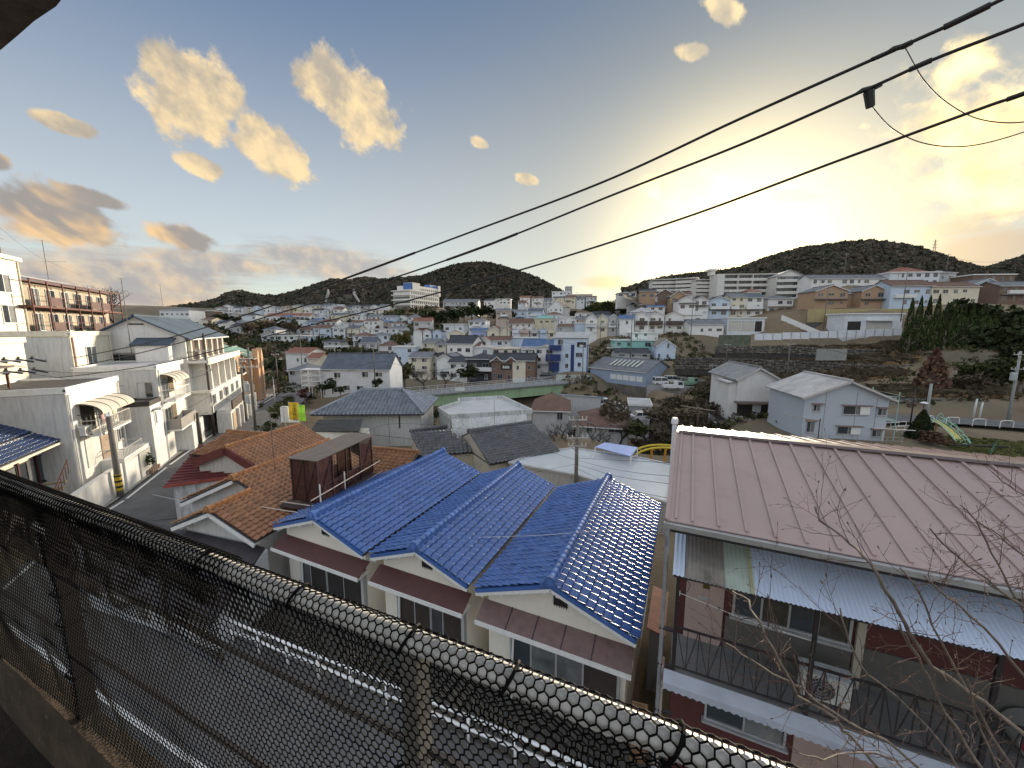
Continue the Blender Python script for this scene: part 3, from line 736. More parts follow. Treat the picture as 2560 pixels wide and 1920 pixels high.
awnm = M('brown_awning_sheet', (.085, .030, .028), .55, .15, 4)
awng = M('grey_brown_awning_sheet', (.16, .10, .095), .5, .2, 4)
def blue_house(label, eL, eR, rid, front, back, ze, zr, awn, panels, sag=0):
    zb = -13.4; wl = eL + .28; ww = eR - .28 - wl; y0 = front + .38
    root = thing('terrace_house', label, 'house', EE(y0, wl, zb), HRZ, 'blue tiled terrace houses')
    D = back - .3 - y0; lx = eL - wl; rx = eR - wl; cx = rid - wl; he = ze - zb; hr = zr - zb - .10
    sl = (hr - he) / (rx - cx); sl2 = (hr - he) / (cx - lx)
    hL = he + sl2 * (0 - lx) - .1; hR = he + sl * (rx - ww) - .1
    wl_ = MB().prism_y([(0, 0), (ww, 0), (ww, hR), (cx, hr - .1), (0, hL)], 0, D).build('wall', cream, root)
    fy, by = front - y0, back - y0
    rf = MB().slab((lx, fy, he - .03), (cx, fy, hr - .03), (cx, by, hr - .03), (lx, by, he - .03), .07)
    rf.slab((cx, fy, hr - .03), (rx, fy, he - .03), (rx, by, he - .03), (cx, by, hr - .03), .07)
    roof = rf.build('roof', M('roof_deck', (.05, .05, .06), .8), root)
    for a, z0, b_, z1 in ((lx, he, cx, hr), (cx, hr, rx, he)):
        MB().slab((a, fy - .02, z0 - .10), (b_, fy - .02, z1 - .10), (b_, fy + .03, z1 - .10), (a, fy + .03, z0 - .10), .11).build('bargeboard', whitep, roof)
        MB().slab((a, fy - .03, z0 + .03), (b_, fy - .03, z1 + .03), (b_, fy + .06, z1 + .03), (a, fy + .06, z0 + .03), .12).build('verge_tile_strip', blue, roof)
        for t in (.08, .36, .64, .92):
            x = a + (b_ - a) * t; z = z0 + (z1 - z0) * t
            bx('rafter_end', whitep, roof, x - .05, x + .05, fy + .04, .02, z - .30, z - .19)
    mats4 = slope_tiles((rx + .04, fy, he), (0, 1, 0), (-(rx - cx), 0, hr - he), by - fy, math.hypot(rx - cx, hr - he))
    mats4 += slope_tiles((lx - .04, by, he), (0, -1, 0), (cx - lx, 0, hr - he), by - fy, math.hypot(cx - lx, hr - he))
    emit_tiles(root, roof, mats4, TB, 300, seed=int(-eL * 10))
    ridge(roof, (cx, fy + .02, hr + .04), (cx, by, hr + .04), M('blue_ridge_tile', (.07, .15, .40), .3, .2, 2, rand=.2, coat=.3), r=.115, ends=(True, True))
    # gable vent
    v = bx('vent', M('vent_dark', (.02, .018, .016), .8), root, cx - .02, cx + .42, -.03, -.002, hr - .86, hr - .52)
    for i in range(6): bx('slat', darkm, v, cx + .01 + i * .075, cx + .03 + i * .075, -.045, -.031, hr - .90, hr - .56)
    # sheet awning along the front
    az_ = ze - zb - .74
    a = MB().slab((-.16, -.62, az_ - .12), (ww + .2, -.62, az_ - .12), (ww + .2, -.006, az_ + .22), (-.16, -.006, az_ + .22), .035).build('awning', awn, root)
    MB().box(-.17, ww + .21, -.66, -.622, az_ - .24, az_ - .10).build('awning_fascia', whitep, a)
    bx('awning_soffit', whitep, a, -.15, ww + .19, -.62, -.01, az_ - .235, az_ - .20)
    if awn is awng:
        for i in range(1, 5):
            x = ww * i / 5; MB().slab((x - .015, -.625, az_ - .11), (x + .015, -.625, az_ - .11), (x + .015, -.01, az_ + .235), (x - .015, -.01, az_ + .235), .015).build('awning_seam', darkm, a)
    # window bank under the awning: a recessed box frame with its panels
    z1 = az_ - .30; z0 = z1 - 1.62
    xs0, xs1 = ww * .20, ww * .955
    fr = MB().box(xs0 - .06, xs1 + .06, -.12, -.005, z1, z1 + .06).box(xs0 - .06, xs0, -.12, -.005, z0, z1).box(xs1, xs1 + .06, -.12, -.005, z0, z1).box(xs0 - .06, xs1 + .06, -.16, -.005, z0 - .07, z0)
    wn = fr.build('window', alu, root)
    tot = sum(p[1] for p in panels); x = xs0
    for i, (kind, wd) in enumerate(panels):
        x2 = x + (xs1 - xs0) * wd / tot; yy = -.05 - .025 * (i % 2)
        pm = {'s': shutter, 'd': M('dark_shutter', (.018, .015, .015), .6, .15, 2, wave=('Z', .05, .006)), 'g': glass, 'c': M('net_curtain_glass', (.13, .14, .145), .4, .5, 1.5, wave=('X', .13, .004), spec=.4), 'k': M('dim_pane', (.06, .065, .07), .3, .3, 2, spec=.4)}[kind]
        pn = bx('panel', pm, wn, x + .012, x2 - .012, yy, -.006, z0 + .01, z1 - .005)
        MB().box(x, x + .03, yy - .012, -.008, z0 + .01, z1).box(x2 - .03, x2, yy - .012, -.008, z0 + .01, z1).box(x, x2, yy - .01, -.008, z0 + .01, z0 + .05).build('panel_frame', alu, wn)
        x = x2
    if sag != 2: bx('shutter_box', wallm((.42, .44, .44)), root, ww * .956 + .07, ww - .01, -.2, -.006, z0 - .12, z1 + .1)
    # iron window grille / flower rail
    g = MB(); y1 = -.42; gm = rust if sag == 0 else darkm; gx0, gx1 = xs0 - .05, xs0 + (xs1 - xs0) * .76
    g.bar((gx0, y1, z0 + .28), (gx1, y1, z0 + .28), .025).bar((gx0, y1, z0 - .15), (gx1, y1, z0 - .15), .025)
    for xx in (gx0, gx1):
        g.bar((xx, y1, z0 + .28), (xx, -.01, z0 + .28), .025).bar((xx, y1, z0 - .15), (xx, -.01, z0 - .15), .025)
    n = 26
    for i in range(n + 1):
        xx = gx0 + (gx1 - gx0) * i / n
        g.bar((xx, y1, z0 - .15), (xx + (.09 if i % 2 else -.05), y1, z0 + .28), .014)
    for i in range(5): g.bar((gx0, y1 + .08 * i, z0 - .15), (gx1, y1 + .08 * i, z0 - .15), .014)
    g.build('window_grille', gm, root)
    MB().tube([(ww * .215, -.08, az_ - .3), (ww * .20, -.12, z0 - .4), (ww * .20, -.12, .2)], .035, 8).build('downpipe', whitep, root)
    return root
blue_house('blue tiled terrace house next to the brown roofs, red window grille in front', -15.76, -10.62, -13.22, 9.8, 18.72, -8.36, -7.36, awnm, [('k', .55), ('d', 1), ('d', 1), ('d', 1.05)], 0)
blue_house('middle of the three blue tiled terrace houses, closed brown shutters under its awning', -10.27, -6.08, -8.16, 9.8, 18.6, -8.30, -7.42, awnm, [('s', 1), ('s', 1), ('k', .72), ('s', 1.1)], 1)
blue_house('nearest blue tiled terrace house, curtained window under a seamed grey-brown awning', -5.79, -.80, -3.25, 9.8, 18.6, -8.32, -7.31, awng, [('g', .7), ('c', .9), ('c', .9), ('s', 1.1)], 2)

# boards leaning at the corner of the nearest blue house and the red shed roof down the alley
bd = thing('plywood_sheet', 'stack of brown boards standing at the alley corner of the blue house', 'boards', EE(9.75, -.78, -12.6), HRZ)
ply = M('brown_board', (.20, .115, .06), .8, .3, 3, bump=.001, bscale=30)
for i in range(4): MB().hexa([(-.05, 0, i * .62), (.36, .06, i * .62), (.36, .10, i * .62), (-.05, .04, i * .62)], [(-.05, 0, i * .62 + .60), (.36, .06, i * .62 + .60), (.36, .10, i * .62 + .60), (-.05, .04, i * .62 + .60)]).build('board', ply, bd)
sh = thing('alley_shed', 'small shed with a faded red sheet roof in the narrow alley', 'shed', EE(13.2, -.70, -13.2), HRZ)
bx('wall', wallm((.3, .29, .27)), sh, .02, .5, 0, 2.2, -.2, 2.6)
MB().slab((-.05, -.1, 2.75), (.55, -.1, 2.62), (.55, 2.4, 2.62), (-.05, 2.4, 2.75), .04).build('roof', M('faded_red_sheet', (.36, .085, .06), .6, .25, 3), sh)

# ------------------------------------------------------------------ brown tiled houses
BAZ = 15.0; BRZ = -R(BAZ); S2, C2 = math.sin(R(BAZ)), math.cos(R(BAZ))
def BB(b1, b2, z): return Vector((b1 * S2 + b2 * C2, b1 * C2 - b2 * S2, z))
def brown_front():
    zb = -13.2; root = thing('brown_tiled_house', 'brown tiled house with a small front gable beside the blue roofs', 'house', BB(11.64, -16.6, zb), BRZ)
    def q(b2, b1, z): return Vector((b2 + 16.6, b1 - 11.64, z - zb))
    wall = wallm((.55, .55, .53), .2); S = .45
    def zr(b2): return -7.2 - S * (b2 + 17.75)                # the long right-hand slope
    # front gable block and main block
    MB().prism_y([(-2.1, 0), (2.1, 0), (2.1, zr(-14.5) - zb - .1), (0, zr(-16.6) - zb - .12), (-2.1, -8.72 - zb)], .45, 2.4).build('wall', wall, root)
    MB().prism_y([(-4.5, 0), (2.1, 0), (2.1, zr(-14.5) - zb - .1), (-1.15, -7.3 - zb), (-4.5, -8.8 - zb)], 2.4, 8.4).build('wall', wall, root)
    deck = M('roof_deck', (.05, .05, .06), .8); rf = MB()
    zl = -8.72
    rf.slab(q(-16.6, 11.64, zr(-16.6)), q(-14.2, 11.64, zr(-14.2)), q(-14.2, 13.75, zr(-14.2)), q(-16.6, 13.75, zr(-16.6)), .08)
    rf.slab(q(-18.92, 11.64, zl), q(-16.6, 11.64, zr(-16.6)), q(-16.6, 14.3, zr(-16.6)), q(-18.92, 14.3, zl), .08)
    rf.slab(q(-17.75, 13.7, -7.2), q(-14.2, 13.7, zr(-14.2)), q(-14.2, 20.3, zr(-14.2)), q(-17.75, 20.3, -7.2), .08)
    rf.slab(q(-21.4, 13.7, -8.85), q(-17.75, 13.7, -7.2), q(-17.75, 20.3, -7.2), q(-21.4, 20.3, -8.85), .08)
    roof = rf.build('roof', deck, root)
    n = Vector((-1, 0, S)).normalized(); T = []
    T += slope_tiles(q(-14.2, 11.64, zr(-14.2)), (0, 1, 0), (-1, 0, S), 8.66, 3.55 * math.hypot(1, S), clip=lambda p: p.x < -1.15 + 3.6 and not (p.x < 0 and p.y < 2.06))
    T += slope_tiles(q(-18.92, 14.3, zl), (0, -1, 0), (2.32, 0, zr(-16.6) - zl), 2.66, math.hypot(2.32, zr(-16.6) - zl))
    T += slope_tiles(q(-21.4, 20.3, -8.85), (0, -1, 0), (3.65, 0, 1.65), 6.6, math.hypot(3.65, 1.65))
    emit_tiles(root, roof, T, TW, 300, seed=5)
    ridge(roof, q(-16.6, 11.66, zr(-16.6)), q(-16.6, 13.6, zr(-16.6) + .02), brownt)
    ridge(roof, q(-17.75, 13.72, -7.2), q(-17.75, 20.3, -7.2), brownt)
    for a, z0, b_, z1, yy in ((-18.92, zl, -16.6, zr(-16.6), 11.64), (-16.6, zr(-16.6), -14.2, zr(-14.2), 11.64), (-21.4, -8.85, -17.75, -7.2, 13.7)):
        MB().slab(q(a, yy - .05, z0 - .10), q(b_, yy - .05, z1 - .10), q(b_, yy + .02, z1 - .10), q(a, yy + .02, z0 - .10), .16).build('bargeboard', whitep, roof)
        for t in (.2, .6): 
            p = q(a + (b_ - a) * t, yy, z0 + (z1 - z0) * t); bx('rafter_end', whitep, roof, p.x - .05, p.x + .05, p.y + .04, p.y + .45, p.z - .34, p.z - .22)
    # dark sheet lean-to along the road
    dk = M('dark_sheet_roof', (.030, .027, .033), .45, .3, 1.2, wave=('X', .4, .004))
    MB().slab(q(-22.3, 9.5, -10.4), q(-13.6, 9.15, -10.5), q(-14.1, 11.95, -9.2), q(-21.2, 12.05, -9.05), .06).build('lean_to_roof', dk, root)
    MB().hexa([q(-21.6, 9.9, -13.2), q(-14.0, 9.6, -13.2), q(-14.0, 12, -13.2), q(-21.6, 12, -13.2)], [q(-21.6, 9.9, -10.45), q(-14.0, 9.6, -10.5), q(-14.0, 12, -9.3), q(-21.6, 12, -9.2)]).build('lean_to_wall', M('white_corrugated', (.5, .52, .54), .5, .1, 2, wave=('X', .08, .01)), root)
    # right-hand wing: ridge across
    r2 = MB().slab(q(-14.4, 17.4, -8.7), q(-11.3, 17.4, -8.7), q(-11.3, 20.2, -7.45), q(-14.4, 20.2, -7.45), .08).slab(q(-14.4, 20.2, -7.45), q(-11.3, 20.2, -7.45), q(-11.3, 22.6, -8.6), q(-14.4, 22.6, -8.6), .08).build('wing_roof', deck, root)
    T = slope_tiles(q(-14.4, 17.4, -8.7), (1, 0, 0), (0, 2.8, 1.25), 3.1, math.hypot(2.8, 1.25)); emit_tiles(root, r2, T, TW, 150, seed=6)
    ridge(r2, q(-14.5, 20.2, -7.45), q(-11.2, 20.2, -7.45), brownt, ornament=False); ridge(r2, q(-14.35, 17.4, -8.66), q(-14.35, 20.2, -7.44), brownt, ornament=False, base=.06)
    MB().box(*q(-14.2, 0, 0)[0:1], *q(-11.5, 0, 0)[0:1], 17.9 - 11.64, 22.2 - 11.64, 0, -8.75 - zb).build('wing_wall', wall, root)
    return root
brown_front()
def brown_back():
    zb = -13.2; root = thing('brown_tiled_house', 'brown tiled house behind the red metal roof, by the street', 'house', BB(17.4, -22.8, zb), BRZ)
    def q(b2, b1, z): return Vector((b2 + 22.8, b1 - 17.4, z - zb))
    wall = wallm((.52, .50, .46), .2); deck = MATS['roof_deck']
    MB().prism_y([(-2.6, 0), (2.1, 0), (2.1, 4.75), (0, 5.9), (-2.6, 4.75)], .2, 5.4).build('wall', wall, root)
    rf = MB().slab(q(-22.8, 17.4, -7.2), q(-20.4, 17.4, -8.25), q(-20.4, 23.2, -8.25), q(-22.8, 23.2, -7.2), .08)
    rf.slab(q(-25.6, 17.4, -8.4), q(-22.8, 17.4, -7.2), q(-22.8, 23.2, -7.2), q(-25.6, 23.2, -8.4), .08)
    roof = rf.build('roof', deck, root)
    T = slope_tiles(q(-20.4, 17.4, -8.25), (0, 1, 0), (-2.4, 0, 1.05), 5.8, 2.62); T += slope_tiles(q(-25.6, 23.2, -8.4), (0, -1, 0), (2.8, 0, 1.2), 5.8, 3.05)
    emit_tiles(root, roof, T, TW, 300, seed=7); ridge(roof, q(-22.8, 17.4, -7.2), q(-22.8, 23.2, -7.2), brownt)
    # cross wing on the street side
    w2 = MB().slab(q(-28.6, 19.2, -8.7), q(-25.0, 19.2, -8.7), q(-24.4, 21.4, -7.6), q(-27.7, 21.4, -7.6), .08).build('wing_roof', deck, root)
    T = slope_tiles(q(-28.4, 19.2, -8.7), (1, 0, 0), (0, 2.2, 1.1), 3.6, 2.46, clip=lambda p: p.x > -5.6 + (p.y - 1.8) * .4); emit_tiles(root, w2, T, TW, 150, seed=8)
    ridge(w2, q(-27.7, 21.4, -7.6), q(-23.4, 21.4, -7.55), brownt, ornament=False)
    MB().box(-5.3, -1.5, 2.1, 5.2, 0, 4.4).build('wing_wall', wall, root)
    redm = M('dark_red_sheet', (.115, .022, .022), .5, .3, 2.5, dirt=((.32, .25, .23), 1.6, .66, .6))
    for s, x in ((1, -20.4), (-1, -25.6)):
        MB().slab(q(-22.8, 17.3, -7.1), q(x, 17.3, -8.2), q(x, 17.42, -8.2), q(-22.8, 17.42, -7.1), .5 * s).build('gable_cladding', redm, root)
    return root
brown_back()
def red_roof():
    zb = -12.4; A = PZ(409, 1217, -9.35); B = PZ(583, 1193, -8.95); C = PZ(632, 1171, -8.75); D_ = PZ(548, 1121, -8.5); E_ = PZ(497, 1114, -8.75)
    root = thing('red_roofed_annex', 'annex with a worn dark red ribbed metal roof beside the street', 'annex', (A.x, A.y, zb))
    L = lambda p, dz=0: Vector((p.x - A.x, p.y - A.y, p.z - zb + dz))
    redm = MATS['dark_red_sheet']
    V = [L(A), L(B), L(C), L(D_), L(E_)]; V += [v - Vector((0, 0, .06)) for v in V]
    roof = MB().add(V, [(0, 1, 4), (1, 2, 3), (1, 3, 4), (5, 9, 6), (6, 8, 7), (6, 9, 8), (0, 5, 6, 1), (1, 6, 7, 2), (2, 7, 8, 3), (3, 8, 9, 4), (4, 9, 5, 0)]).build('roof', redm, root)
    for i in range(15):
        t = (i + .5) / 15; MB().bar(L(A).lerp(L(E_), t) + Vector((0, 0, .03)), L(B).lerp(L(D_), t) + Vector((0, 0, .03)), .05, .07).build('rib', redm, roof)
    MB().bar(L(A), L(B), .1, .16).build('eave_trim', M('red_trim', (.25, .05, .035), .6, .3, 4), roof); MB().bar(L(E_), L(D_), .12, .2).build('ridge_trim', redm, roof)
    st = M('stained_white_wall', (.55, .56, .57), .8, .15, 1.5, streak=.55, bump=.003, bscale=20, dirt=((.16, .17, .17), 1.1, .55, .8))
    w = [L(p, -.12) for p in (A, B, C, D_, E_)]; ins = Vector((.25, .35, 0)); w[0] += ins; w[4] += Vector((.3, -.1, 0))
    lo = [Vector((p.x, p.y, -.6)) for p in w]
    MB().add(w + lo, [(0, 5, 6, 1), (1, 6, 7, 2), (2, 7, 8, 3), (3, 8, 9, 4), (4, 9, 5, 0)]).build('wall', st, root)
red_roof()
def drying_box():
    z0 = -8.15; root = thing('rooftop_drying_shed', 'brown translucent drying shed on steel frame above the brown tiles', 'rooftop shed', BB(14.2, -14.65, z0), BRZ)
    W, D, H = 1.45, 4.15, 2.12
    pan = M('brown_translucent_panel', (.075, .032, .026), .35, .25, 1.5, alpha=.74)
    fr = M('dark_red_steel', (.035, .014, .015), .5, .3, 5)
    def post(x, y, z=H): MB().box(x - .035, x + .035, y - .035, y + .035, -.5, z).build('post', fr, root)
    for x in (0, W):
        for y in (0, 1.0, 2.0, 3.1, D): post(x, y, H - (.0 if x else 0))
    for z in (.05, .75, H - .05):
        MB().box(-.03, W + .03, -.03, .03, z - .025, z + .025).box(-.03, .03, 0, D, z - .025, z + .025).box(W - .03, W + .03, 0, D, z - .025, z + .025).build('rail', fr, root)
    MB().box(.04, W * .48, -.008, .008, .08, H - .1).build('panel', pan, root); MB().box(W * .52, W - .04, -.008, .008, .08, H - .1).build('panel', pan, root)
    bx('post', fr, root, W * .5 - .03, W * .5 + .03, -.03, .03, 0, H)
    ys = (0, 1.0, 2.0, 3.1, D)
    for i in range(4):
        top = H - .1 if i in (0, 3) else .75
        bx('panel', pan, root, W - .008, W + .008, ys[i] + .04, ys[i + 1] - .04, .08, top)
        if i in (0, 3): bx('panel', pan, root, -.008, .008, ys[i] + .04, ys[i + 1] - .04, .08, H - .1)
        else: bx('panel', pan, root, -.008, .008, ys[i] + .04, ys[i + 1] - .04, .08, .75)
        MB().bar((W + .02, ys[i] + .04, .1), (W + .02, ys[i + 1] - .04, top), .03).build('brace', fr, root)
    MB().bar((.04, -.02, .1), (W * .48, -.02, H - .12), .03).build('brace', fr, root); MB().bar((W * .52, -.02, .1), (W - .04, -.02, H - .12), .03).build('brace', fr, root)
    MB().slab((-.12, -.15, H + .02), (W + .16, -.15, H + .02), (W + .16, D + .2, H + .07), (-.12, D + .2, H + .07), .03).build('roof', M('dull_brown_roof_sheet', (.115, .093, .082), .45, .18, 1.6, wave=('Y', .16, .008)), root)
    MB().box(-.3, W + .5, -.6, D + .3, -.10, -.04).build('deck', M('timber_deck', (.06, .04, .032), .85, .3, 4, wave=('Y', .12, .01)), root)
    lr = M('pale_weathered_pipe', (.45, .40, .36), .5, .2, 5)
    for p, q in (((-1.2, -1.0, .02), (W + .5, -1.05, .02)), ((W + .5, -1.05, .02), (W + .5, D + .2, .05)), ((W + .5, -1.05, .65), (W + .5, D, .72)), ((-.3, -.5, .12), (W + .4, -.5, .12))):
        MB().tube([p, q], .024, 7).build('pipe', lr, root)
    for y in (-1.05, .4, 1.9, 3.3): MB().tube([(W + .5, y, -.3), (W + .5, y, .75)], .022, 7).build('pipe', fr, root)
    for y in (-.3, 1.4): MB().tube([(W + .08, y + .3, 0), (W + .08, y + .3, .95)], .03, 7).build('pipe', whitep, root)
drying_box()

# ------------------------------------------------------------------ apartment house with the pink-brown metal roof
pinkm = M('pink_brown_metal', (.37, .278, .265), .42, .08, .5, bump=.0008, bscale=20, dirt=((.25, .17, .145), 1.5, .56, .5))
def pink_house():
    root = thing('apartment_house', 'two-storey apartment house with dusty pink batten metal roof and iron balcony', 'apartment house', EE(9.7, 0, -12), HRZ)
    def q(e2, e1, z): return Vector((e2, e1 - 9.7, z + 12))
    W = 15.0
    # body
    dred = M('dark_red_wall', (.085, .024, .022), .7, .2, 1.5, bump=.002, bscale=30)
    mb = MB().prism_x([(0, 0), (6.6, 0), (6.6, 8.0), (3.1, 8.6), (0, 8.0)], .12, W); mb.build('wall', dred, root)
    # roof: boards between battens, each a part of its own
    ze, zr, e0, er, eb = -4.03, -3.2, 8.38, 12.8, 17.2
    deck = MB().slab(q(-.2, e0, ze - .02), q(W, e0, ze - .02), q(W, er, zr - .02), q(-.2, er, zr - .02), .06).slab(q(-.2, er, zr - .02), q(W, er, zr - .02), q(W, eb, ze - .02), q(-.2, eb, ze - .02), .06)
    roof = deck.build('roof', pinkm, root)
    n = 31; st = (W + .2) / n
    def strip(x0, x1, y0, z0, y1, z1, t): return MB().slab(q(x0, y0, z0), q(x1, y0, z0), q(x1, y1, z1), q(x0, y1, z1), t)
    for i in range(n):
        x0 = -.2 + i * st
        strip(x0 + .002, x0 + st - .002, e0 - .02, ze + .004, er, zr + .004, .02).build('panel', pinkm, roof)
        strip(x0 + .002, x0 + st - .002, er, zr + .004, eb, ze + .004, .02).build('panel', pinkm, roof)
        xb = x0 + (.17 if i == 0 else .03)
        if i: 
            xb = x0
        for (y0, z0, y1, z1) in ((e0 + .06, ze + .05, er - .06, zr + .045), (er + .06, zr + .045, eb, ze + .05)):
            strip(xb - .028, xb + .028, y0, z0, y1, z1, .06).build('batten', pinkm, roof)
    MB().prism_x([(er - 9.7 - .16, zr + 12 + .035), (er - 9.7 + .16, zr + 12 + .035), (er - 9.7 + .13, zr + 12 + .10), (er - 9.7 - .13, zr + 12 + .10)], -.12, W).build('ridge_cap', M('dark_ridge_cap', (.13, .10, .105), .4, .1, 2), roof)
    MB().slab(q(-.24, e0, ze + .03), q(-.16, e0, ze + .03), q(-.16, er, zr + .03), q(-.24, er, zr + .03), .14).build('verge_trim', pinkm, roof)
    bx('gutter', galv, roof, -.26, W, e0 - .13 - 9.7, e0 - .03 - 9.7, ze + 12 - .13, ze + 12 - .025)
    bx('fascia', M('dark_fascia', (.03, .03, .035), .7), roof, -.2, W, e0 + .0 - 9.7, e0 + .05 - 9.7, ze + 12 - .25, ze + 12 - .08)
    bx('soffit', M('soffit_board', (.14, .12, .11), .8), roof, -.15, W, e0 + .05 - 9.7, -.004, ze + 12 - .20, ze + 12 - .16)
    # downpipe at the corner
    px = -.17
    MB().tube([q(px, e0 - .08, ze - .12), q(px, e0 - .08, ze - .3), q(px, 8.52, -4.7), q(px, 8.52, -11.9)], .045, 9).build('downpipe', galv, root)
    MB().tube([q(px + .07, 8.5, -7.4), q(px + .07, 8.5, -12)], .03, 8).build('downpipe', M('rust_stained_pipe', (.36, .32, .29), .6, .35, 4, dirt=((.16, .06, .03), 3, .5, .9)), root)
    for z in (-6.7, -7.6, -8.8): bx('pipe_bracket', darkm, root, px - .06, .14, 8.48 - 9.7, 8.57 - 9.7, z + 12, z + 12.04)
    # corrugated awning over the balcony: sheets of different age
    def sheet(x0, x1, m, dz=0.0):
        nn = max(4, int((x1 - x0) / .038)); vs = []; fs = []; b = MB()
        for i in range(nn + 1):
            x = x0 + (x1 - x0) * i / nn; zz = (.012 if i % 2 else -.012) + dz
            vs += [q(x, 8.13, -5.10 + zz), q(x, 9.62, -4.52 + zz)]
        for i in range(nn): fs.append((2 * i, 2 * i + 2, 2 * i + 3, 2 * i + 1))
        return b.add(vs, fs).build('awning_sheet', m, root)
    blue_s = M('pale_blue_corrugated', (.60, .70, .86), .35, .08, .8, metal=.1, dirt=((.38, .47, .62), 2.5, .6, .4)); 
    sheet(-.02, .20, blue_s, .01); sheet(.20, .95, M('clear_corrugated', (.36, .36, .33), .3, .25, 2, alpha=.62)); sheet(.95, 1.38, M('pale_green_corrugated', (.44, .52, .46), .35, .15, 2)); 
    sheet(1.38, 1.46, M('yellowed_corrugated', (.50, .52, .33), .4, .15, 2), .004)
    for i in range(14): sheet(1.46 + i * .95, 1.46 + (i + 1) * .95 + .04, blue_s, .004 * (i % 2))
    bx('awning_beam', darkm, root, 0, W, 8.2 - 9.7, 8.25 - 9.7, 6.82, 6.87)
    # balcony deck, its apron and the zigzag iron railing
    zf = -7.62
    bx('balcony_deck', M('balcony_deck', (.15, .15, .15), .8, .2, 2), root, .05, W, 8.42 - 9.7, -.003, zf + 12 - .12, zf + 12)
    ap = M('pale_grey_apron', (.36, .40, .47), .4, .12, 2, dirt=((.2, .2, .22), 3, .62, .6))
    nn = 220; vs = []; fs = []
    for i in range(nn + 1):
        x = -.08 + (W + .08) * i / nn; zz = .02 if i % 2 else -.02
        vs += [q(x, 8.18, zf - .26 + zz), q(x, 8.20, zf - .12), q(x, 8.44, zf + .015)]
    for i in range(nn): fs += [(3 * i, 3 * i + 3, 3 * i + 4, 3 * i + 1), (3 * i + 1, 3 * i + 4, 3 * i + 5, 3 * i + 2)]
    MB().add(vs, fs).build('apron', ap, root)
    rl = MB()
    yb = 8.50
    rl.bar(q(.12, yb, zf + 1.08), q(W, yb, zf + 1.08), .04).bar(q(.12, yb, zf + .10), q(W, yb, zf + .10), .03)
    rl.build('railing', darkm, root)
    k = 0; x = .14
    while x < W:
        MB().bar(q(x, yb, zf + .1), q(x, yb, zf + 1.08), .018).build('baluster', darkm, root)
        MB().bar(q(x, yb, zf + 1.06), q(x + .20, yb, zf + .1), .016).build('baluster', darkm, root) if k % 2 == 0 else MB().bar(q(x, yb, zf + .1), q(x + .20, yb, zf + 1.06), .016).build('baluster', darkm, root)
        x += .22; k += 1
        if x > 7: break
    for x in (.10, 2.55, 5.0, 7.4):
        bx('post', darkm, root, x - .035, x + .035, yb - 9.7 - .03, yb - 9.7 + .03, zf + 12, 6.85)
    # front of the flats
    pk = M('pinkish_door', (.40, .31, .28), .55, .06, 2); F0 = -.012
    dr = bx('door', pk, root, .30, 1.12, F0 - .04, -.003, zf + 12, zf + 14.0)
    bx('door_light', M('amber_glass', (.10, .08, .015), .2, .2, 3), dr, .66, .80, F0 - .05, F0 - .041, zf + 13.42, zf + 13.9)
    bx('letter_slot', alu, dr, .58, .86, F0 - .05, F0 - .041, zf + 13.12, zf + 13.2); MB().tube([(1.03, F0 - .07, zf + 13.0), (1.03, F0 - .04, zf + 13.0)], .03, 8).build('door_knob', darkm, dr)
    bx('wall_panel', M('grey_green_panel', (.105, .105, .095), .75, .15, 2), root, 1.18, 3.55, F0 - .02, -.004, zf + 12, zf + 12.85)
    bx('wall_panel', M('grey_green_panel', (.105, .105, .095)), root, 3.75, 9.0, F0 - .02, -.004, zf + 12, zf + 12.95)
    def win(x0, x1, z0, z1, pane, n=2):
        f = MB().box(x0, x1, F0 - .07, -.002, z0 - .05, z0).box(x0, x1, F0 - .07, -.002, z1, z1 + .05).box(x0 - .05, x0, F0 - .07, -.002, z0 - .05, z1 + .05).box(x1, x1 + .05, F0 - .07, -.002, z0 - .05, z1 + .05).box(x0 - .1, x1 + .1, F0 - .14, -.002, z0 - .11, z0 - .05)
        for i in range(1, n): f.box(x0 + (x1 - x0) * i / n - .02, x0 + (x1 - x0) * i / n + .02, F0 - .06, -.002, z0, z1)
        w = f.build('window', alu, root)
        for i in range(n): bx('pane', pane if i % 2 else glass, w, x0 + (x1 - x0) * i / n + .02, x0 + (x1 - x0) * (i + 1) / n - .02, F0 - .03 - .012 * (i % 2), -.003, z0, z1)
    win(1.35, 3.45, zf + 12.98, zf + 13.95, M('dim_room_glass', (.055, .05, .04), .15, .4, 3, spec=.8), 4)
    win(7.2, 8.9, zf + 13.0, zf + 13.95, glass2, 2)
    bx('corner_post', wallm((.42, .40, .33)), root, 3.58, 3.72, F0 - .08, -.005, zf + 12, zf + 14.2)
    # ground floor openings
    win(.95, 2.55, 2.35, 3.55, glass2, 2); win(4.6, 6.4, 2.2, 3.5, glass, 2)
    bx('ground_wall_panel', M('pale_pink_panel', (.34, .25, .22), .7, .1, 2), root, 2.75, 4.2, F0 - .02, -.004, .1, 3.6)
    # washing line and small fittings
    MB().tube([q(.14, 8.55, -5.75), q(1.3, 8.55, -5.95), q(2.5, 8.52, -6.02)], .006, 5).build('washing_line', whitep, root)
    MB().tube([q(.2, 8.6, -5.35), q(.34, 8.55, -5.5), q(.3, 8.6, -5.7), q(.16, 8.6, -5.78)], .006, 5).build('cable_loop', wirem, root)
    MB().tube([q(.12, 8.55, -5.70), q(.12, 8.55, -5.80)], .035, 8).build('insulator', whitep, root)
    return root
pink_house()
